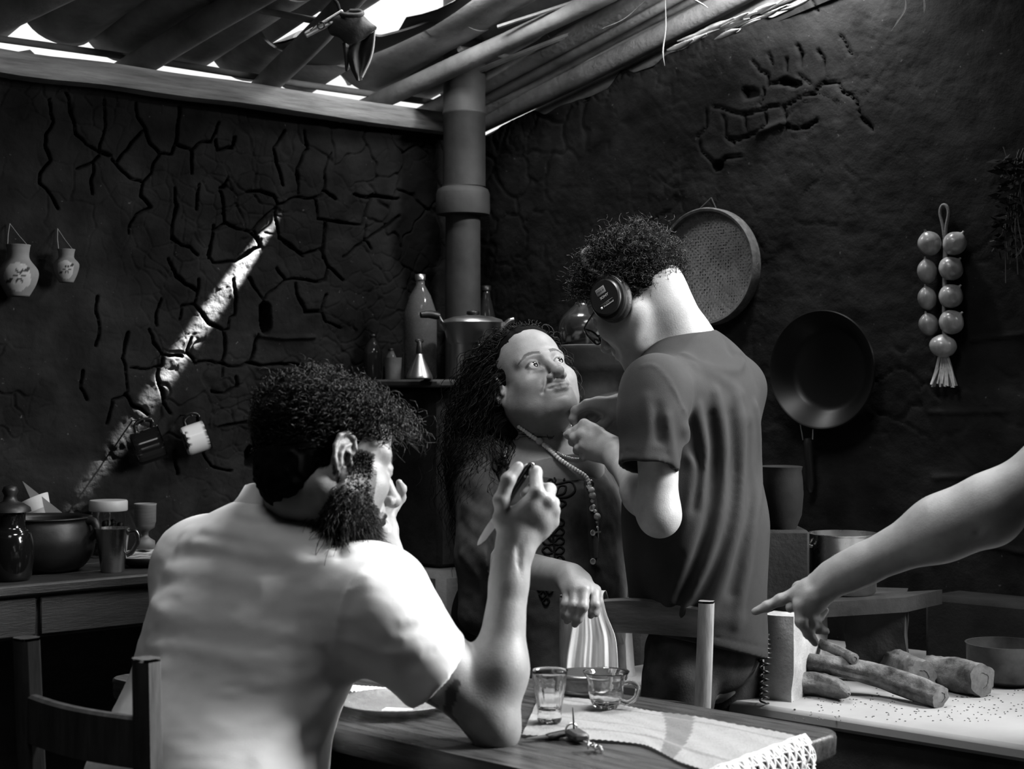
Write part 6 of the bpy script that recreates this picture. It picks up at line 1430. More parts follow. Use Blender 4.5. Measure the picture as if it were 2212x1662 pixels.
# ================= the woman looking up
M_skin_w = mat('skin_woman', .19, .46, var=.10, scale=60, bump=.18, bscale=380, sss=.12, tone=True, spec=.45)
def woman():
    Z = np.array([0, 0, 1.]); Rh = ypr(-65, 28, -10); sc = 1.02; th = Pm(1148, 825, 985)
    rt = unit([-.79, -.61, 0]); fw = unit([.61, -.79, 0]); Rb = np.stack([rt, fw, Z], 1)
    nb = Pm(1166, 955, 965)+fw*.01
    SR = Pm(1034, 1000, 985); SL = nb-rt*.165-Z*.05
    El = Pm(1062, 1222, 1010); Wr = Pm(1232, 1248, 1128)
    Hd = SDF().at(Rh, th, sc); build_head(Hd, {'fat': .7, 'nose': 1.12, 'smile': .8, 'open': .0070, 'ew': .0152, 'low': .84})
    Hd.ell((0, .018, -.098), (.038, .036, .018), k=.03)
    Hd.at()
    Hd.cone(Rh@np.array([0, -.025, -.055])*sc+th, nb, .060, .064, k=.04)
    Hd.cone(nb, nb-Z*.06+fw*.02, .075, .125, k=.05)
    Hd.cone(nb-rt*.03+fw*.05-Z*.015, SL+Z*.0+fw*.02, .02, .03, k=.04).cone(nb+rt*.03+fw*.05-Z*.015, SR+fw*.02, .02, .03, k=.04)
    Ar = SDF(); Ar.cone(SR, El, .050, .040, k=.01).cone(El, up(El, Wr, .35), .040, .040, k=.03).cone(up(El, Wr, .35), Wr, .040, .0285, k=.03)
    def q(x, y, dy=0.): return Pm(x, y, 1140)+np.array([0, dy, 0])
    hand = {'index': [q(1284, 1282, .0), q(1284, 1303, -.018), q(1280, 1318, -.016), q(1276, 1330, -.006)], 'middle': [q(1262, 1272, -.018), q(1258, 1305, -.036), q(1248, 1332, -.028), q(1241, 1347, -.016)],
            'ring': [q(1242, 1272, -.014), q(1238, 1303, -.030), q(1230, 1326, -.024), q(1224, 1341, -.012)], 'pinky': [q(1225, 1278, -.002), q(1221, 1303, -.018), q(1219, 1320, -.014), q(1217, 1333, -.004)],
            'thumb': [q(1262, 1262, .035), q(1288, 1285, .055), q(1295, 1310, .06), q(1290, 1335, .055)]}
    build_hand(Ar, Wr, hand, 1.0)
    hip = np.array([nb[0]-.03, nb[1]+.03, .80])
    Al = SDF(); ElL = SL+np.array([.03, .0, -.26]); WL = ElL+np.array([.02, -.10, -.22])
    Al.cone(SL, ElL, .048, .038).cone(ElL, WL, .038, .027, k=.02)
    build_hand(Al, WL, {f: [WL+np.array([dx, -.03-.5*0, -.075]), WL+np.array([dx, -.045, -.11]), WL+np.array([dx*.9, -.045, -.135]), WL+np.array([dx*.9, -.04, -.152])] for f, dx in (('index', -.03), ('middle', -.01), ('ring', .01), ('pinky', .028))} | {'thumb': [WL+np.array([-.03, -.03, -.03]), WL+np.array([-.045, -.05, -.06]), WL+np.array([-.046, -.058, -.085]), WL+np.array([-.045, -.06, -.105])]})
    Bd = SDF(); Bd.ell(up(nb, hip, .35), (.14, .10, .2), R=Rb).ell(hip, (.16, .12, .18), R=Rb, k=.08)
    for s in (-1, 1):
        kn = hip+rt*s*.08+np.array([0, -.02, -.36]); an = np.array([kn[0], kn[1]+.02, .07])
        Bd.cone(hip+rt*s*.08-Z*.05, kn, .085, .055, k=.04).cone(kn, an, .052, .036, k=.02).cone(an-Z*.03, an+fw*.15-Z*.035, .034, .028, k=.03)
    parts = [Hd.mesh(.0021), Ar.mesh(.0032), Al.mesh(.005), Bd.mesh(.012)]; nv = len(parts[0][0])
    V, F = join_geo(parts); L = ((V-th)@Rh)/sc; tone = np.ones(len(V)); hd = np.arange(len(V)) < nv; ax_ = np.abs(L[:, 0])
    bz = .0215+.006*np.sin(np.clip((ax_-.010)/.036, 0, 1)*2.6)-.010*np.clip((ax_-.040)/.018, 0, 1)**1.3
    brow = hd & (np.abs(L[:, 2]-bz) < .0040*np.clip((.062-ax_)/.02, .3, 1)) & (ax_ > .012) & (ax_ < .058) & (L[:, 1] > .05); tone[brow] = .22
    lz = -.0648+.0040*np.clip(ax_/.026, 0, 1)**2; lip = hd & (L[:, 1] > .083) & (L[:, 2] > lz-.0095*np.clip(1.15-ax_/.026, 0, 1)) & (L[:, 2] < lz+.0075*np.clip(1.2-ax_/.026, 0, 1)) & (ax_ < .026); tone[lip] = .62
    liner = hd & (np.hypot(ax_-.0318, (L[:, 2]-.0005)*1.9) < .0168) & (np.hypot(ax_-.0318, (L[:, 2]-.0005)*1.9) > .0118) & (L[:, 2] > -.001) & (L[:, 1] > .07); tone[liner] = .38
    bag = hd & (np.hypot(ax_-.032, (L[:, 2]+.012)*1.6) < .013) & (L[:, 1] > .07); tone[bag] *= .88
    P = tag(new_obj('person', np_mesh('person', V, F, M_skin_w, tone=tone)), 'woman with long curly dark hair and beads looking up, one hand on the chair back', 'person')
    eyeballs(Rh, th, sc, (-.32, .9, .16), P, (M_white_eye, M_iris, M_pupil))
    # lashes / lids line
    # --- tunic
    S = SDF()
    S.cone(SR-rt*.02, SL+rt*.02, .062, .062, k=.01)
    S.cone(nb-Z*.06, nb-Z*.12+fw*.01, .10, .13, k=.05)
    S.ell(nb-Z*.17+fw*.045, (.165, .110, .14), R=Rb, k=.06)
    S.ell(nb-Z*.30+fw*.04, (.170, .125, .20), R=Rb, k=.07)
    S.cone(nb-Z*.34+fw*.03, nb-Z*.62+fw*.02, .155, .185, k=.06)
    S.cone(SR, El+Z*.03-rt*.0, .060, .072, k=.03)
    S.cone(El+Z*.04+rt*.0, up(El, Wr, .26)+Z*.01, .068, .050, k=.03); S.cone(El+Z*.0-np.array([.012, 0, 0]), El-Z*.10+np.array([-.022, -.01, 0]), .060, .050, k=.03)
    ce = up(El, Wr, .12); axn = unit(Wr-El); S.cut(Pm(1072, 1270, 1030), unit(np.array([.95, -.25, .12])), k=.004)
    S.ops[-1] = S.ops[-1]
    torso = SDF(); torso.ops = S.ops[:5]
    S.ops = S.ops[5:]+S.ops[:5]
    S.cone(SL, ElL, .060, .068, k=.03)
    neck_c = nb+fw*.075-Z*.012
    S.ell(nb+fw*.035+Z*.035, (.082, .085, .075), R=Rb@np.array([[1, 0, 0], [0, .94, -.34], [0, .34, .94]]), k=.012, sub=True)
    S.cut(np.array([0, 0, .50]), (0, 0, -1))
    S0 = SDF(); S0.ops = list(S.ops)
    def line(pp, amp, w, n=14):
        p, ok = S0.hit([a for a, b in pp], [b for a, b in pp], 2.4)
        if ok.all(): S.fold(smooth_path(p, n), amp, w)
    for pp, a, w in [([(1036, 930), (1050, 985), (1062, 1050), (1075, 1120)], .006, .005), ([(1036, 935), (1048, 985), (1056, 1050), (1070, 1130)], -.005, .006), ([(1062, 985), (1078, 1030), (1090, 1080)], -.008, .008), ([(1072, 975), (1092, 1030), (1110, 1085)], .007, .008),
                     ([(1010, 1020), (1040, 1060), (1068, 1100)], .006, .010), ([(1005, 1090), (1030, 1110), (1060, 1130)], .007, .010), ([(1000, 1060), (1025, 1090)], -.006, .009), ([(995, 1130), (1020, 1160), (1050, 1180)], -.006, .010), ([(1000, 1200), (1030, 1240), (1050, 1290)], .006, .012), ([(1050, 1010), (1030, 1060)], .005, .008),
                     ([(1100, 950), (1130, 1000), (1150, 1060)], .004, .012), ([(1240, 1010), (1262, 1075), (1275, 1150), (1285, 1220)], .003, .012)]: line(pp, a, w)
    S.disp = [lambda p: .004*fbm(p*np.array([14, 14, 9.], p.dtype), 3)+.0012*vnoise(p*np.array([70, 70, 60.], p.dtype))]
    V, F = S.mesh(.0042, extra=.01); V = shrink_relax(V, F, 1)
    M_tunic = mat('washed_tunic', .040, .8, var=.55, scale=14, bump=.25, bscale=400, sheen=.03)
    tu = new_obj('tunic', np_mesh('tunic', V, F, M_tunic), P)
    # dark cord embroidery laid on the front
    M_cord = mat('dark_cord', .004, .7)
    emb = [[(1162, 1075), (1150, 1056), (1168, 1045), (1172, 1028), (1188, 1022), (1200, 1038), (1196, 1048), (1232, 1042), (1242, 1060), (1225, 1074), (1196, 1076), (1162, 1075)], [(1186, 1070), (1180, 1050), (1190, 1036), (1198, 1052), (1192, 1070)], [(1200, 1072), (1208, 1052), (1222, 1052), (1218, 1066), (1200, 1072)],
           [(1178, 1070), (1168, 1058), (1180, 1056), (1190, 1070)], [(1194, 1078), (1196, 1110), (1194, 1150), (1198, 1200), (1196, 1260)], [(1196, 1100), (1208, 1082), (1222, 1088), (1206, 1100), (1196, 1102)], [(1194, 1100), (1180, 1082), (1170, 1088), (1184, 1100), (1194, 1102)],
           [(1120, 1000), (1150, 1012), (1172, 1030)], [(1222, 1010), (1218, 1040)], [(1066, 990), (1078, 1004), (1072, 1020), (1062, 1008), (1066, 990)], [(1078, 992), (1092, 990), (1100, 1000), (1088, 1006), (1078, 992)], [(1070, 1018), (1080, 1040), (1095, 1056)], [(1090, 1000), (1108, 1012), (1118, 1030)]]
    for cy in (1125, 1145, 1165, 1185, 1205): emb += [[(1194, cy+8), (1182, cy-4), (1172, cy+4), (1180, cy+12), (1194, cy+10)], [(1196, cy+8), (1208, cy-4), (1218, cy+4), (1210, cy+12), (1196, cy+10)]]
    for cx, cy in ((1165, 1285), (1180, 1275), (1172, 1300), (1160, 1270)): emb.append([(cx, cy), (cx+8, cy-8), (cx+14, cy), (cx+6, cy+8), (cx, cy)])
    em = MB()
    for pl in emb:
        pp = smooth_path([(a, b, 0) for a, b in pl], 8*len(pl))[:, :2]; p, ok = S.hit(pp[:, 0], pp[:, 1], 2.6)
        if ok.all() and np.ptp(p[:, 1]) < .2: em.tube(p, .0026, 5)
    em.build('embroidery', M_cord, tu)
    # placket with buttons
    pk = [(1262, 1000), (1262, 1050), (1268, 1100), (1270, 1150), (1276, 1210)]; pk2 = [(1282, 1005), (1284, 1055), (1290, 1105), (1292, 1150), (1290, 1205)]
    a, _ = S.hit([x for x, y in pk], [y for x, y in pk], 2.6); b, _ = S.hit([x for x, y in pk2], [y for x, y in pk2], 2.6)
    a = smooth_path(a, 20); b = smooth_path(b, 20); nn = S.normal(a); G = np.stack([a-nn*.002, a+nn*.003, up(a, b, .5)+nn*.0045, b+nn*.003, b-nn*.002]); m = MB(); m.grid(G[::-1]); m.build('placket', M_tunic, tu)
    M_btn = mat('pearl_button', .6, .3, coat=.5)
    bp, ok = S.hit([1262, 1268, 1274, 1277, 1278, 1266], [999, 1055, 1100, 1152, 1214, 1055], 2.6); bn = S.normal(bp)
    for i in range(5):
        m = MB(); M = mat4(frame_z(bn[i]), bp[i]+bn[i]*.0045); m.lathe([(.0001, 0), (.0058, 0), (.0068, .0012), (.0066, .0024), (.0052, .0022), (.0046, .0014), (.0001, .0014)], 20, M); bo = m.build('button', M_btn, tu)
        m = MB()
        for dx in (-1, 1):
            for dy in (-1, 1): m.sphere(xf(M, np.array([[dx*.0014, dy*.0014, .0014]]))[0], .0008, 6, 4)
        m.build('thread', M_cord, bo)
    # sleeve hem embroidery
    # hair
    Sk = SDF().at(Rh, th, sc); build_head(Sk, {'eyes': False, 'fat': 1.0}); Sk.at()
    def mask(L):
        hl = .088-.9*np.clip(np.abs(L[:, 0])-.035, 0, 1)
        return ((L[:, 2] > hl+.9*np.clip(.055-L[:, 1], -1, 0)) | ((L[:, 1] < .034) & (L[:, 2] > .0)) | ((L[:, 1] < .000) & (L[:, 2] > -.07)))*(~((L[:, 1] > .050) & (L[:, 2] < .080)))*1.0
    L, Pt, Nn = scalp_points(Sk, Rh, th, sc, 2300, mask); n = len(L); s = np.linspace(0, 1, 26)[None, :, None]
    ln = np.where(L[:, 0] > -.02, .30, .22)*nprng.uniform(.6, 1.1, n)
    out = .034*nprng.uniform(.3, 1.4, n)
    backw = unit(Rh@np.array([.15, -1, .0])); side = np.sign(L[:, 0])[:, None]*Rh[:, 0][None]
    A = Pt[:, None]+(Nn*out[:, None])[:, None]*np.sin(np.clip(s*3, 0, 1)*1.57)+(backw[None]*.055+side*.022)[:, None]*np.clip(s*1.8, 0, 1)-Z*(ln[:, None, None]*np.clip(s-.10, 0, 1)**1.12)+nprng.normal(size=(n, 1, 3))*.024*s
    # keep the locks outside head, neck and shoulders, and off the face
    flat = A.reshape(-1, 3).astype(np.float32); Cl = SDF(); Cl.ops = [o for o in Hd.ops if o[0] in 'ce' and not o[-1]][:9]+[o for o in Hd.ops if o[0] == 'c'][-5:]+[o for o in S.ops if o[0] in 'ce' and not o[-1]]
    for _ in range(2):
        d = Cl.eval(flat); bad = d < .006
        if not bad.any(): break
        g = np.zeros_like(flat[bad]); e = .006; pb = flat[bad]
        for i in range(3):
            dp = np.zeros(3, np.float32); dp[i] = e; g[:, i] = Cl.eval(pb+dp)-d[bad]
        g /= np.linalg.norm(g, axis=1)[:, None]+1e-9; flat[bad] = pb+g*(.008-d[bad])[:, None]
    A = flat.reshape(A.shape).astype(float)
    LA_ = ((A-th)@Rh)/sc; ok = ~((LA_[:, :, 1] > .052) & (LA_[:, :, 2] < .075)).any(1)
    cap = SDF().at(Rh, th, sc); cap.ell((0, -.030, .036), (.084, .098, .086)); cap.ell((0, .025, .078), (.060, .045, .036), k=.03); cap.ell((.045, -.075, -.035), (.045, .04, .07), k=.03); cap.ell((-.045, -.075, -.035), (.040, .04, .06), k=.03)
    cap.ell((0, .115, -.0), (.115, .090, .088), k=.01, sub=True); cap.at(); cap.cone(Rh@np.array([.045, -.085, -.04])+th, Pm(1035, 900, 960)+np.array([0, .06, 0]), .045, .045, k=.05)
    cap.disp = [lambda p: .006*vnoise(p*60)+.003*vnoise(p*160)]
    hair_mesh('hair', Pt[ok], Nn[ok], A[ok], 26, .00075, .0085, 4.2, M_hair_b, P, cap=cap.mesh(.007))
    # trousers and shoes
    T = SDF(); T.ell(hip-Z*.05, (.18, .14, .16), R=Rb)
    for s_ in (-1, 1):
        kn = hip+rt*s_*.08+np.array([0, -.02, -.36]); an = np.array([kn[0], kn[1]+.02, .09]); T.cone(hip+rt*s_*.08-Z*.05, kn, .10, .085, k=.04).cone(kn, an, .085, .07, k=.02)
    V, F = T.mesh(.014); M_tr = mat('dark_skirt_trousers', .02, .9); new_obj('trousers', np_mesh('trousers', V, F, M_tr), P)
    for s_ in (-1, 1):
        kn = hip+rt*s_*.08+np.array([0, -.02, -.36]); an = np.array([kn[0], kn[1]+.02, .045]); sh = SDF(); sh.cone(an-fw*.04, an+fw*.14, .043, .036, k=.02).cone(an, an+Z*.05, .043, .045, k=.02); sh.cut((0, 0, .004), (0, 0, -1)); V, F = sh.mesh(.012); new_obj('shoe', np_mesh('shoe', V, F, M_tr), P)
    return P, dict(S=S, Hd=Hd, nb=nb, rt=rt, fw=fw, Wr=Wr, hand=hand, th=th, Rh=Rh, sc=sc)

# ================= the man with headphones
def headphone_man():
    Z = np.array([0, 0, 1.]); Rh = ypr(140, -37, 0); sc = 1.04
    ear = Pm(1332, 648, 1085); th = ear-Rh@np.array([-.076, -.006, -.012])*sc
    rt = np.array([.64, .77, 0]); fw = np.array([-.77, .64, 0]); Rb = np.stack([rt, fw, Z], 1)
    C7 = Pm(1520, 752, 1068); SL = Pm(1418, 838, 1128); SR = C7+rt*.128-Z*.082
    El = Pm(1424, 1112, 1135); Wr = Pm(1326, 975, 1052)
    Hd = SDF().at(Rh, th, sc); build_head(Hd, {'eyes': True, 'open': .003}); Hd.at()
    nb = C7+fw*.055-Z*.005
    Hd.cone(Rh@np.array([0, -.040, -.040])*sc+th, nb, .056, .060, k=.035)
    Hd.cone(Rh@np.array([0, -.075, -.030])*sc+th, C7+fw*.03, .030, .040, k=.035)
    Hd.cone(Rh@np.array([-.055, -.02, -.05])*sc+th, nb+fw*.05-rt*.05-Z*.04, .016, .018, k=.025)
    Hd.cone(nb, nb-Z*.06, .07, .11, k=.04)
    Ar = SDF(); Ar.cone(SL, El, .046, .035, k=.01).ell(El+np.array([.0, -.010, -.010]), .024, k=.02).cone(El, up(El, Wr, .32), .036, .0385, k=.03).cone(up(El, Wr, .32), up(El, Wr, .92), .0385, .026, k=.03)
    Ar.cone(up(El, Wr, .85), Wr, .0275, .026, k=.02).ell(Wr+np.array([.016, -.012, .004]), .012, k=.014)
    def q(x, y, dy=0.): return Pm(x, y, 1045)+np.array([0, dy, 0])
    hl = {'index': [q(1262, 917, -.004), q(1247, 930, .004), q(1232, 937, .010), q(1223, 940, .014)], 'middle': [q(1256, 938, -.014), q(1241, 946, -.004), q(1238, 955, .014), q(1246, 960, .026)],
          'ring': [q(1262, 962, -.018), q(1250, 968, -.006), q(1248, 974, .014), q(1256, 976, .024)], 'pinky': [q(1274, 982, -.012), q(1262, 986, .0), q(1260, 990, .014), q(1266, 990, .022)],
          'thumb': [q(1295, 940, .036), q(1262, 945, .044), q(1242, 944, .034), q(1227, 942, .022)]}
    build_hand(Ar, Wr, hl, 1.06)
    Ar2 = SDF(); ElR = C7+rt*.20+fw*.10-Z*.27; WrR = Pm(1360, 872, 1020)
    Ar2.cone(SR, ElR, .05, .04).cone(ElR, up(ElR, WrR, .35), .040, .041, k=.03).cone(up(ElR, WrR, .35), WrR, .041, .027, k=.03)
    def q2(x, y, dy=0.): return Pm(x, y, 1015)+np.array([0, dy, 0])
    hr = {'index': [q2(1268, 874, -.004), q2(1243, 888, .0), q2(1238, 905, .0), q2(1243, 922, .0)], 'middle': [q2(1276, 880, .018), q2(1256, 896, .026), q2(1256, 912, .022), q2(1260, 922, .014)],
          'ring': [q2(1284, 890, .034), q2(1270, 902, .040), q2(1280, 906, .026), q2(1290, 900, .018)], 'pinky': [q2(1294, 896, .046), q2(1282, 908, .048), q2(1290, 910, .036), q2(1296, 904, .030)],
          'thumb': [q2(1325, 893, -.014), q2(1304, 918, -.012), q2(1280, 930, -.006), q2(1256, 932, .0)]}
    build_hand(Ar2, WrR, hr, 1.06)
    hip = Pm(1525, 1405, 1060); hip[1] += .03
    Bd = SDF(); Bd.ell(up(C7, hip, .35)+fw*.03, (.115, .075, .2), R=Rb).ell(hip-Z*.02, (.115, .08, .09), R=Rb, k=.08)
    feet = []
    for s in (-1, 1):
        kn = hip+rt*s*.105+fw*.02; kn = np.array([kn[0], kn[1], .40]); an = np.array([kn[0], kn[1]+.01, .07]); feet.append((kn, an)); Bd.cone(hip+rt*s*.09-Z*.05, kn, .066, .052, k=.04).cone(kn, an, .052, .036, k=.02).cone(an-Z*.03, an+fw*.16-Z*.035, .034, .028, k=.03)
    parts = [Hd.mesh(.0030), Ar.mesh(.0030), Ar2.mesh(.0032), Bd.mesh(.014)]; nv = len(parts[0][0]); V, F = join_geo(parts)
    P = tag(new_obj('person', np_mesh('person', V, F, M_skin, tone=np.ones(len(V)))), 'man in a grey T-shirt and headphones bending over the woman with both hands', 'person')
    eyeballs(Rh, th, sc, (.0, .9, -.4), P, (M_white_eye, M_iris, M_pupil))
    # T-shirt
    S = SDF(); S.cone(SL, SR, .062, .052, k=.01)
    S.cone(C7-Z*.05+fw*.03, C7-Z*.14+fw*.03, .085, .12, k=.06)
    S.ell(up(C7, hip, .24)+fw*.035, (.180, .115, .19), R=Rb, k=.06)
    S.ell(up(C7, hip, .52)+fw*.03, (.165, .115, .22), R=Rb, k=.07)
    bot = Pm(1512, 1385, 1060)
    S.cone(up(C7, hip, .62)+fw*.01, bot+np.array([0, .02, -.06]), .130, .142, k=.09)
    ce = Pm(1402, 1012, 1145); ax = unit(ce-SL)
    S.cone(SL, SL+ax*.05, .066, .068, k=.03).cone(SL+ax*.02, ce+ax*.06, .062, .057, k=.03)
    S.cut(ce, unit(ax+np.array([.0, 0, .0])), k=.003)
    body = S.ops[:5]; sleeve = S.ops[5:]
    S.ops = sleeve+body
    S.cone(ce-ax*.05, ce+ax*.06, .049, .049, k=.005, sub=True)
    S.ops = sleeve+[S.ops.pop()]+body
    S.cone(SR, up(SR, ElR, .75), .052, .050, k=.03)
    tilt = unit(np.array([.05, -.0, -1.])); S.cut(Pm(1520, 1392, 1060), unit(np.array([-.22, -.12, -1])), k=.003)
    S.ell(nb+Z*.032+fw*.006, (.064, .070, .058), R=Rb@np.array([[1, 0, 0], [0, .95, .31], [0, -.31, .95]]), k=.008, sub=True)
    S.cone(bot+np.array([0, .02, -.12]), bot+np.array([0, .02, -.02]), .120, .105, k=.004, sub=True)
    S0 = SDF(); S0.ops = list(S.ops)
    def line(pp, amp, w, n=16):
        p, ok = S0.hit([a for a, b in pp], [b for a, b in pp], 2.4)
        if ok.all(): S.fold(smooth_path(p, n), amp, w)
    for pp, a, w in [([(1480, 768), (1520, 790), (1590, 800), (1604, 768)], .006, .009), ([(1566, 728), (1580, 760), (1602, 770)], -.006, .008), ([(1500, 790), (1545, 810), (1600, 850)], .005, .012), ([(1590, 718), (1630, 770), (1648, 830)], .004, .010),
                     ([(1480, 930), (1498, 1000), (1492, 1080), (1470, 1180)], .010, .012), ([(1505, 880), (1522, 960), (1515, 1060), (1490, 1180), (1450, 1300)], .010, .012), ([(1545, 850), (1565, 960), (1560, 1080), (1530, 1200), (1470, 1330)], .009, .013),
                     ([(1590, 860), (1605, 980), (1598, 1100), (1570, 1220), (1530, 1330)], .009, .013), ([(1630, 880), (1640, 1000), (1630, 1120), (1612, 1230), (1590, 1350)], .008, .012), ([(1655, 1000), (1650, 1120), (1640, 1250)], .006, .010),
                     ([(1495, 900), (1508, 1000), (1500, 1100)], -.012, .014), ([(1535, 900), (1542, 1000), (1535, 1110), (1505, 1220), (1450, 1340)], -.010, .014), ([(1578, 900), (1585, 1010), (1578, 1110), (1550, 1215), (1500, 1320)], -.009, .014), ([(1618, 930), (1622, 1050), (1606, 1160), (1580, 1280)], -.008, .013),
                     ([(1395, 860), (1400, 930), (1390, 990)], .004, .012), ([(1440, 900), (1450, 960), (1455, 1010)], .006, .010), ([(1420, 880), (1425, 950)], -.005, .010), ([(1400, 1250), (1440, 1290), (1500, 1330), (1600, 1340)], .004, .014),
                     ([(1386, 792), (1415, 792), (1450, 830), (1480, 890), (1488, 950)], .003, .0035), ([(1400, 796), (1440, 772), (1490, 752), (1540, 738), (1585, 734)], -.0022, .0028), ([(1400, 784), (1440, 761), (1490, 741), (1540, 727), (1575, 722)], .003, .006)]: line(pp, a, w)
    for off, a_, w_ in ((.014, -.0016, .002), (.020, -.0016, .002)):
        u = unit(np.cross(ax, Z)); v = np.cross(ax, u); S.fold([ce-ax*off+(u*math.cos(t)+v*math.sin(t))*.058 for t in np.linspace(0, 6.283, 25)], a_, w_)
    hn = unit(np.array([-.22, -.12, -1])); hc = Pm(1520, 1392, 1060)
    S.disp = [lambda p: .003*fbm(p*np.array([12, 12, 5.], p.dtype), 3), lambda p: -.0022*np.exp(-(((p-hc.astype(p.dtype))@hn.astype(p.dtype)+.020)/.0022)**2)]
    V, F = S.mesh(.0045, extra=.012); V = shrink_relax(V, F, 1)
    M_ts = mat('grey_sports_knit', .022, .75, var=.12, scale=20, bump=.25, bscale=700, sheen=.04)
    ts = new_obj('t_shirt', np_mesh('t_shirt', V, F, M_ts), P)
    # neck rib
    G = []
    for t in np.linspace(-2.6, 2.6, 41):
        dv = -fw*math.cos(t)+rt*math.sin(t); back = (1+math.cos(t))/2; c = nb+Z*(-.012+.038*back-.02*(1-back))+fw*.006
        r = .066+.004*(1-back); G.append([c+dv*(r-.002)-Z*.012, c+dv*(r-.004)+Z*.006, c+dv*(r-.001)+Z*.009, c+dv*(r+.005)+Z*.005, c+dv*(r+.009)-Z*.014])
    m = MB(); m.grid(np.array(G)); m.build('neck_band', M_ts, ts)
    # jeans
    T = SDF(); T.ell(hip, (.150, .108, .10), R=Rb)
    for s, (kn, an) in zip((-1, 1), feet): T.cone(hip+rt*s*.090-Z*.05, kn, .076, .064, k=.012).cone(kn, an+Z*.02, .074, .062, k=.02)
    T.disp = [lambda p: .005*fbm(p*np.array([14, 14, 9.], p.dtype), 3)]
    V, F = T.mesh(.007); M_je = mat('dark_denim', .035, .85, var=.5, scale=18, bump=.3, bscale=250); new_obj('jeans', np_mesh('jeans', V, F, M_je), P)
    for kn, an in feet:
        a_ = np.array([an[0], an[1], .045]); sh = SDF(); sh.cone(a_-fw*.05, a_+fw*.15, .045, .038, k=.02).cone(a_, a_+Z*.05, .045, .045, k=.02); sh.cut((0, 0, .004), (0, 0, -1)); V, F = sh.mesh(.012); new_obj('shoe', np_mesh('shoe', V, F, M_je), P)
    # hair
    Sk = SDF().at(Rh, th, sc); build_head(Sk, {'eyes': False}); Sk.at()
    def mask(L):
        return (((L[:, 2] > .064) | ((L[:, 1] < .046) & (L[:, 2] > .005)) | ((L[:, 1] < -.03) & (L[:, 2] > -.088)))*(~((L[:, 1] > .05) & (L[:, 2] < .068)))*(~((np.abs(L[:, 0]) > .06) & (L[:, 1] > -.035) & (L[:, 2] < .025))))*1.0
    L, Pt, Nn = scalp_points(Sk, Rh, th, sc, 2800, mask); n = len(L); s = np.linspace(0, 1, 13)[None, :, None]
    topn = np.clip((L[:, 2]+.02)/.08, 0, 1); ln = (.018+.024*topn)*nprng.uniform(.7, 1.25, n)
    fr = np.clip((L[:, 1]-.02)/.06, 0, 1)
    tang = nprng.normal(size=(n, 3))*.6+fr[:, None]*(Rh@np.array([0, .8, -.1]))[None]-np.array([0, 0, .3])
    A = Pt[:, None]+Nn[:, None]*(ln[:, None, None]*.60*np.sin(s*1.5))+tang[:, None]*(ln[:, None, None]*.5*s**1.5)
    cap = SDF().at(Rh, th, sc); cap.ell((0, -.024, .042), (.081, .102, .086)); cap.ell((0, .03, .075), (.058, .05, .036), k=.03); cap.ell((0, -.058, -.020), (.052, .040, .050), k=.02); cap.ell((0, .12, .0), (.10, .070, .066), k=.01, sub=True)
    for s_ in (-1, 1): cap.ell((s_*.095, .03, -.045), (.045, .065, .05), k=.01, sub=True)
    cap.disp = [lambda p: .002*vnoise(p*140)]
    hair_mesh('hair', Pt, Nn, A, 13, .0008, .0064, 1.9, M_hair, P, cap=cap.mesh(.005))
    return P, dict(Rh=Rh, th=th, sc=sc, S=S, nb=nb, rt=rt, fw=fw, hip=hip)

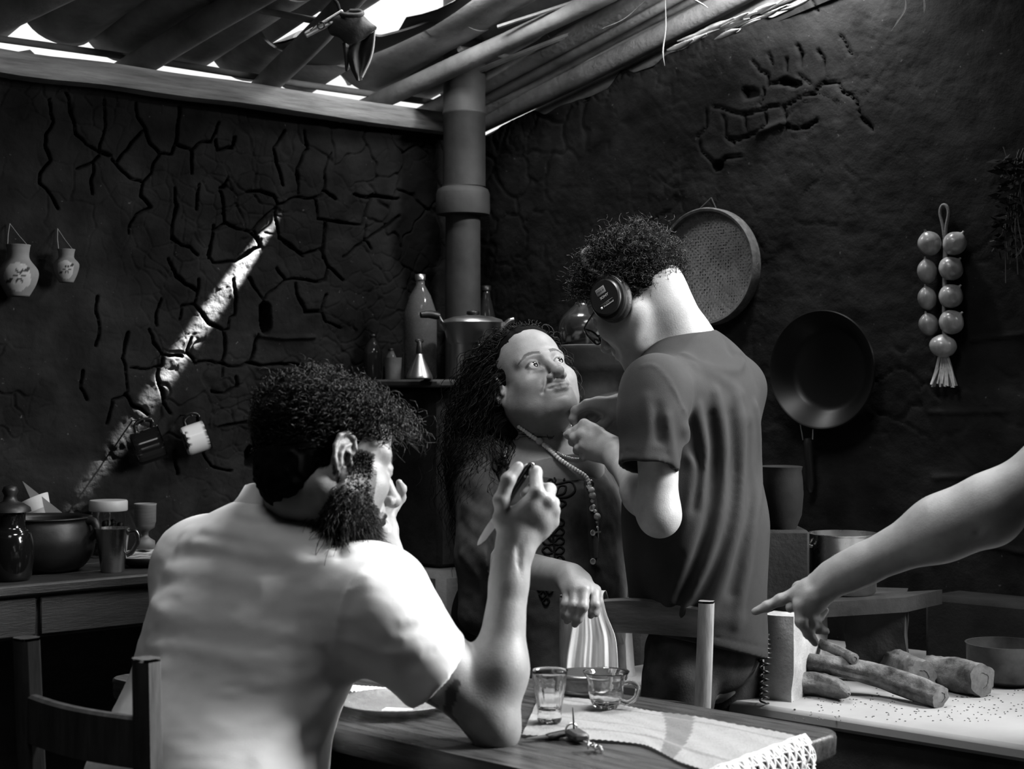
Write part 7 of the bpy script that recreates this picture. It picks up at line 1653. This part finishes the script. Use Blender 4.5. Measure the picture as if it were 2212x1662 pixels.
# ================= the person outside the frame whose arm points in
def pointing_person():
    Z = np.array([0, 0, 1.]); fw = unit([-.92, .40, 0]); rt = np.array([fw[1], -fw[0], 0])      # facing into the room from the right
    lt = -rt
    El = Pm(2128, 1098, 1335); Wr = Pm(1800, 1250, 1290); SLj = Pm(2470, 905, 1370); SLj[1] += .02
    nb = SLj-lt*.19+Z*.05; th = nb+fw*.05+Z*.17; Rh = ypr(math.degrees(math.atan2(fw[1], fw[0])), -20, 0); Rb = np.stack([rt, fw, Z], 1); hip = np.array([nb[0]+.16, nb[1]-.06, .86])
    Hd = SDF().at(Rh, th, 1.0); build_head(Hd, {}); Hd.at(); Hd.cone(th-Z*.05-fw*.03, nb, .052, .06, k=.03)
    Ar = SDF(); Ar.cone(SLj, up(SLj, El, .5), .058, .052).cone(up(SLj, El, .4), El, .052, .044, k=.03)
    Ar.ell(El+np.array([.015, .01, -.022]), .036, k=.04)
    Ar.cone(El, up(El, Wr, .28), .046, .047, k=.04).cone(up(El, Wr, .28), up(El, Wr, .9), .047, .030, k=.04).cone(up(El, Wr, .8), Wr, .030, .029, k=.02)
    Ar.fold([up(El, Wr, -.02)+np.array([.0, -.04, -.01]), up(El, Wr, .06)+np.array([-.01, -.042, -.025])], -.004, .006)
    def q(x, y, dy=0.): return Pm(x, y, 1285)+np.array([0, dy, 0])
    h = {'index': [q(1718, 1283, .0), q(1686, 1297, .002), q(1658, 1311, .004), q(1632, 1323, .006)], 'middle': [q(1724, 1305, -.016), q(1726, 1340, -.020), q(1744, 1366, -.012), q(1760, 1388, -.004)],
         'ring': [q(1738, 1318, -.014), q(1750, 1346, -.010), q(1768, 1358, .0), q(1786, 1366, .006)], 'pinky': [q(1752, 1322, -.004), q(1762, 1340, .004), q(1774, 1334, .012), q(1788, 1322, .016)],
         'thumb': [q(1772, 1262, .034), q(1738, 1280, .048), q(1722, 1302, .046), q(1716, 1322, .040)]}
    build_hand(Ar, Wr, h, 1.05)
    Ar.fold([q(1790, 1262, -.03), q(1740, 1275, -.022), q(1722, 1282, -.014)], .0022, .005); Ar.fold([q(1790, 1275, -.03), q(1750, 1295, -.026), q(1728, 1304, -.022)], .002, .005)
    Bd = SDF(); SR = nb+rt*.19-Z*.05; Bd.cone(SLj, SR, .06, .06); Bd.ell(up(nb, hip, .35), (.16, .11, .22), R=Rb, k=.06).ell(hip, (.16, .12, .17), R=Rb, k=.08)
    Er = SR+np.array([.06, -.03, -.28]); W2 = Er+np.array([.04, -.06, -.23]); Rt = SDF(); Rt.cone(SR, Er, .05, .04, k=.02).cone(Er, W2, .04, .028, k=.02)
    build_hand(Rt, W2, {f: [W2+fw*(.02)+rt*dx-Z*.08, W2+fw*.03+rt*dx-Z*.115, W2+fw*.03+rt*dx-Z*.14, W2+fw*.025+rt*dx-Z*.16] for f, dx in (('index', -.03), ('middle', -.01), ('ring', .012), ('pinky', .03))} | {'thumb': [W2-rt*.035+fw*.02-Z*.03, W2-rt*.05+fw*.03-Z*.06, W2-rt*.05+fw*.04-Z*.085, W2-rt*.05+fw*.04-Z*.105]})
    ft = []
    for s in (-1, 1):
        kn = hip+rt*s*.09+fw*.03; kn = np.array([kn[0], kn[1], .46]); an = np.array([kn[0], kn[1], .07]); ft.append((kn, an)); Bd.cone(hip+rt*s*.09, kn, .085, .055, k=.04).cone(kn, an, .053, .036, k=.02).cone(an-Z*.03, an+fw*.16-Z*.035, .034, .028, k=.03)
    V, F = join_geo([Hd.mesh(.007), Ar.mesh(.0035), Rt.mesh(.005), Bd.mesh(.014)])
    P = tag(new_obj('person', np_mesh('person', V, F, M_skin, tone=np.ones(len(V)))), 'person at the right edge, only a bare arm reaching in with a pointing finger', 'person')
    S = SDF(); S.cone(SLj, SR, .068, .066); S.ell(up(nb, hip, .3), (.18, .125, .24), R=Rb, k=.06).ell(up(nb, hip, .8), (.18, .135, .24), R=Rb, k=.08)
    ce = up(SLj, El, .55); ax = unit(El-SLj); S.cone(SLj, ce+ax*.05, .068, .062, k=.03).cut(ce, ax); S.ops = S.ops[-2:]+S.ops[:-2]; S.cone(SR, up(SR, Er, .6), .066, .06, k=.03); S.ell(nb+Z*.04, (.062, .068, .06), R=Rb, k=.01, sub=True)
    V, F = S.mesh(.010); new_obj('t_shirt', np_mesh('t_shirt', V, F, mat('dark_tee', .05, .85)), P)
    T = SDF(); T.ell(hip-Z*.04, (.18, .135, .16), R=Rb)
    for s, (kn, an) in zip((-1, 1), ft): T.cone(hip+rt*s*.09, kn, .10, .08, k=.03).cone(kn, an+Z*.02, .08, .065, k=.02)
    V, F = T.mesh(.014); M_ = mat('plain_trousers', .04, .9); new_obj('trousers', np_mesh('trousers', V, F, M_), P)
    for kn, an in ft:
        a_ = np.array([an[0], an[1], .045]); sh = SDF(); sh.cone(a_-fw*.05, a_+fw*.15, .045, .038, k=.02).cone(a_, a_+Z*.05, .045, .045, k=.02); sh.cut((0, 0, .004), (0, 0, -1)); V, F = sh.mesh(.012); new_obj('shoe', np_mesh('shoe', V, F, M_), P)
    Sk = SDF().at(Rh, th, 1.0); build_head(Sk, {'eyes': False}); Sk.at()
    cap = SDF().at(Rh, th, 1.0); cap.ell((0, -.024, .042), (.082, .102, .087)); cap.ell((0, .12, .0), (.10, .072, .07), k=.01, sub=True)
    for s_ in (-1, 1): cap.ell((s_*.095, .03, -.045), (.045, .065, .05), k=.01, sub=True)
    cap.disp = [lambda p: .004*vnoise(p*110)]
    V, F = cap.mesh(.006); new_obj('hair', np_mesh('hair', V, F, M_hair), P)
    return P, {}
# ------------------------------------------------------------------ put the people in, and what they wear and hold
PA, A_ = seated_man()
PB, B_ = woman()
PC, C_ = headphone_man()
PDp, D_ = pointing_person()
# knife held in the raised fist
q = A_['q']; t0, t1 = q(1148, 1003, .014), q(1030, 1183, .030); d_ = unit(t1-t0); Lk = np.linalg.norm(t1-t0)
kf = thing('paring_knife', t0, 'small knife with black handle held in the raised fist of the seated man', 'knife')
m = MB(); m.tube(smooth_path([t0, t0+d_*Lk*.30, t0+d_*Lk*.56], 14), [.004, .0066, .0078, .0082, .0082, .0082, .0082, .0082, .0082, .0082, .0082, .0080, .0076, .007], 12, flat=(.8, 1.1)); part(m, 'handle', mat('knife_handle', .008, .22, coat=.4), kf)
for f_ in (.03, .17): m = MB(); m.sphere(t0+d_*Lk*f_+np.array([.0045, -.0068, .003]), .0026, 10, 6); part(m, 'rivet', M_steel, kf)
s_ = unit(np.cross(d_, np.array([0, 1., 0]))); n_ = np.array([0, 1., 0]); b0 = t0+d_*Lk*.55; m = MB()
out_ = [(0, .0055), (.5, .0075), (.8, .0062), (.93, .0035), (1, 0)]; up__ = [b0+d_*Lk*.45*u+s_*w for u, w in out_]; dn__ = [b0+d_*Lk*.45*u-s_*w*(.6) for u, w in out_]
G = np.array([[a, (a+b)/2-n_*.0014, b, (a+b)/2+n_*.0014] for a, b in zip(up__, dn__)]); m.grid(G, closed_v=True); m.fan(G[0]); part(m, 'blade', mat('bright_blade', .7, .4, metal=.2), kf, 40)
# wristband on the other wrist
W = A_['WrL']; ax = unit(W-A_['ElL']); F_ = frame_z(ax); m = MB(); m.lathe([(.0262, -.004), (.0290, -.003), (.0290, .003), (.0262, .004)], 32, mat4(F_, W-ax*.004)); wb = thing('wristband', W, 'thin dark wristband on the wrist beside the beard', 'wristband'); part(m, 'band', M_black, wb)
# necklaces
M_pearl = mat('pale_bead', .58, .22, coat=.6); M_fac = mat('studded_bead', .5, .3, metal=.3, bump=.8, bscale=400)
U = SDF(); U.ops = B_['S'].ops+B_['Hd'].ops
def bead_path(pp, n):
    xy = smooth_path([(x, y, 0) for x, y in pp], 200)[:, :2]; p, ok = U.hit(xy[:, 0], xy[:, 1], 2.7); p = p[ok]; L_ = np.r_[0, np.cumsum(np.linalg.norm(np.diff(p, axis=0), axis=1))]; return np.stack([np.interp(np.linspace(0, L_[-1], n), L_, p[:, k]) for k in range(3)], 1), L_[-1]
nk1 = thing('bead_necklace', B_['nb'], 'long pale bead necklace with studded beads and a small cross on the tunic', 'necklace')
S_ = B_['S']
P_, L_ = bead_path([(1122, 920), (1150, 940), (1180, 968), (1210, 995), (1240, 1015), (1262, 1030), (1270, 1045)], 33); Nn = U.normal(P_)
for i, (p, n_) in enumerate(zip(P_, Nn)):
    big = i in (9, 10) and i == 9; r = .0078 if big else .0050 if i > 3 else .0042
    if i == 10: continue
    m = MB(); m.sphere(p+n_*r*.8, r, 16, 10); part(m, 'studded_bead' if big else 'bead', M_fac if big else M_pearl, nk1)
P2, _ = bead_path([(1272, 1048), (1275, 1070), (1278, 1090), (1284, 1112), (1288, 1140)], 9); N2 = U.normal(P2)
for i, (p, n_) in enumerate(zip(P2, N2)):
    r = (.010, .0072, .0078, .0046, .0046, .0046, .0080, .003, .003)[i]; m = MB()
    if i == 0: m.sphere(p+n_*.005, np.array([.0085, .003, .0105]), 18, 10)
    else: m.sphere(p+n_*r*.8, r, 14, 9)
    part(m, 'medal' if i == 0 else 'bead', M_steel if i == 0 else (M_fac if i in (2, 6) else M_pearl), nk1)
cp, ok = U.hit([1290], [1152], 2.7); cn = U.normal(cp)[0]; cp = cp[0]+cn*.003; m = MB(); Rf = np.stack([unit(np.cross(cn, ZV)*-1), cn, ZV], 1)
m.box((-.0018, -.0012, -.020), (.0018, .0012, .012), mat4(Rf, cp), .0006); m.box((-.0085, -.0012, .000), (.0085, .0012, .0036), mat4(Rf, cp), .0006); part(m, 'cross', M_steel, nk1, 40)
P3, _ = bead_path([(1245, 880), (1238, 900), (1232, 918), (1236, 940)], 14); N3 = U.normal(P3)
nk2 = thing('thin_chain', P3[0], 'thin sparkling chain at the neck by the two hands', 'necklace'); m = MB()
for p, n_ in zip(P3, N3): m.sphere(p+n_*.0015, .0021, 8, 5)
P4, _ = bead_path([(1180, 960), (1205, 980), (1232, 990), (1258, 993)], 26); N4 = U.normal(P4)
for p, n_ in zip(P4, N4): m.sphere(p+n_*.0015, .0023, 8, 5)
part(m, 'chain_links', M_steel, nk2)['kind'] = 'stuff'
# headphones
Rh, th, sc = C_['Rh'], C_['th'], C_['sc']; LO = lambda x, y, z: Rh@(np.array([x, y, z])*sc)+th
M_hp = mat('black_plastic', .007, .35, spec=.5); M_pad = mat('vinyl_pad', .006, .5, bump=.4, bscale=150)
hp = thing('headphones', LO(0, 0, .12), 'black closed headphones with printed cups worn by the man in the T-shirt', 'headphones')
hpo = np.array(hp.location)
for sgn in (-1, 1):
    out_ = unit(Rh@np.array([sgn, -.10, .08])); upv = unit(Rh@np.array([0, -.12, 1.])-out_*np.dot(Rh@np.array([0, -.12, 1.]), out_)); F_ = np.stack([np.cross(upv, out_), upv, out_], 1); c = LO(sgn*.084, -.004, -.010)
    ov = lambda a, p: 1+.13*np.abs(np.sin(a))[None]**2*np.ones(len(p))[:, None]
    m = MB(); m.lathe([(.030, -.012), (.038, -.010), (.043, -.002), (.042, .006), (.036, .010)], 48, mat4(F_, c), flute=ov); part(m, 'ear_pad', M_pad, hp)
    m = MB(); m.lathe([(.038, .008), (.041, .011), (.041, .017), (.0385, .0205), (.034, .0215), (.0335, .0265), (.031, .029), (.0005, .0295)], 56, mat4(F_, c), flute=ov); cup = part(m, 'ear_cup', M_hp, hp, 30)
    m = MB(); m.lathe([(.0405, .0172), (.0412, .0178), (.0405, .0184)], 56, mat4(F_, c), flute=ov); rg_ = m.build('cup_ring', mat('ring_grey', .10, .4), None); rg_.parent = cup; rg_.matrix_parent_inverse = cup.matrix_parent_inverse
    # yoke
    m = MB(); G = [c+F_@np.array([.040*math.cos(t), .0465*math.sin(t), .014]) for t in np.linspace(.25, math.pi-.25, 18)]; m.tube(G, .0035, 8, flat=(1, 1.4)); part(m, 'yoke', M_hp, hp)
    m = MB(); m.tube(smooth_path([c+F_@np.array([0, .046, .014]), c+F_@np.array([0, .062, .006]), LO(sgn*.086, .004, .075), LO(sgn*.070, .008, .112)], 14), .0052, 8, flat=(.8, 1.8)); part(m, 'band_arm', M_hp, hp)
    if sgn < 0:
        def label_text(txt, size, x, y, ang, name, mt):
            fc_ = bpy.data.curves.new(name, 'FONT'); fc_.body = txt; fc_.size = size; fc_.align_x = 'CENTER'; fc_.extrude = .0002; fc_.resolution_u = 3; fc_.materials.append(mt); o_ = bpy.data.objects.new(name+'_curve', fc_); me_ = bpy.data.meshes.new_from_object(o_); bpy.data.objects.remove(o_); bpy.data.curves.remove(fc_); me_.name = name; o = bpy.data.objects.new(name, me_); C.objects.link(o)
            Fr = np.stack([F_[:, 0]*math.cos(ang)+F_[:, 1]*math.sin(ang), -F_[:, 0]*math.sin(ang)+F_[:, 1]*math.cos(ang), F_[:, 2]], 1); M_ = mat4(Fr, c+F_@np.array([x, y, .0300])-hpo); o.parent = hp; o.matrix_basis = Matrix(M_.tolist()); return o
        # the camera looks along the head's right, so lettering runs with the ear's frame
        WT = mat('print_grey', .38, .6); AN = math.radians(0)
        LT = (F_, c)
        m = MB(); Fq = F_; m.box((-.011, -.0075, .0294), (.011, .0075, .0299), mat4(Fq, c+F_@np.array([-.003, .016, 0])), .0002); part(m, 'barcode_sticker', mat('sticker', .16, .7), hp)
        m = MB()
        for k in range(12): m.box((-.0085+k*.00145, -.004, .0299), (-.0085+k*.00145+rnd.choice((.0004, .0007, .001)), .0045, .0301), mat4(F_, c+F_@np.array([-.003, .017, 0])))
        part(m, 'printed_bars', M_black, hp)
        label_text('SONY', .0078, 0, -.001, 0, 'maker_lettering', WT); label_text('Professional', .0052, .003, -.019, 0, 'range_lettering', WT)
        m = MB(); m.box((-.016, -.011, .0293), (.016, -.0107, .0299), mat4(F_, c)); m.box((-.014, -.0135, .0293), (.006, -.0133, .0299), mat4(F_, c)); part(m, 'printed_line', WT, hp)
        m = MB(); m.box((-.0175, -.0195, .0293), (-.0130, -.0145, .0299), mat4(F_, c)); part(m, 'printed_square', mat('print_white', .6, .6), hp)
band = [LO(math.sin(t)*.079, .008, .062+math.cos(t)*.072) for t in np.linspace(-1.25, 1.25, 30)]; m = MB(); m.tube(band, .0048, 10, flat=(1.0, 3.0)); part(m, 'headband', M_pad, hp)
m = MB(); m.tube([b+Rh@np.array([0, .010, .003]) for b in band], .0012, 5); part(m, 'band_seam', mat('seam_grey', .12, .5), hp)
# coiled cord down at the hip
hl_ = []; cz = np.linspace(0, 1, 420)
for t in cz:
    p = Pm(1653-3*t, 1372+210*t, 1062); rad = .0085*(1+.5*math.exp(-((t-.22)/.12)**2)); a = t*6.283*(17+0*t)+6*math.exp(-((t-.25)/.15)**2); hl_.append(p+np.array([math.cos(a)*rad, math.sin(a)*rad, 0]))
m = MB(); m.tube(hl_, .0022, 6); part(m, 'coiled_cord', M_hp, hp)
# eyeglasses
eg = thing('eyeglasses', LO(0, .1, 0), 'dark rimmed eyeglasses low on the face of the headphone wearer', 'eyeglasses'); m = MB()
M_fr = mat('glasses_frame', .006, .2, coat=.4)
for sgn in (-1, 1):
    ring = [LO(sgn*(.034+.0225*math.cos(t)), .108-.012*abs(math.cos(t)-.3)*0-.006*max(0, math.cos(t)), -.012+.018*math.sin(t)+.002*math.cos(t)) for t in np.linspace(0, 6.283, 36)]; m = MB(); m.tube(ring, .0019, 7); part(m, 'lens_rim', M_fr, eg)
    m = MB(); m.fan(np.array(ring[:-1])); part(m, 'lens', mat('lens_glass', .9, .03, trans=1.0, ior=1.1), eg)
    m = MB(); m.tube(smooth_path([LO(sgn*.0565, .102, -.008), LO(sgn*.072, .085, -.003), LO(sgn*.079, .02, .004), LO(sgn*.079, -.02, -.004)], 16), .0017, 6); part(m, 'temple', M_fr, eg)
m = MB(); m.tube(smooth_path([LO(-.0115, .108, -.008), LO(0, .112, -.004), LO(.0115, .108, -.008)], 8), .0016, 6); part(m, 'bridge', M_fr, eg)
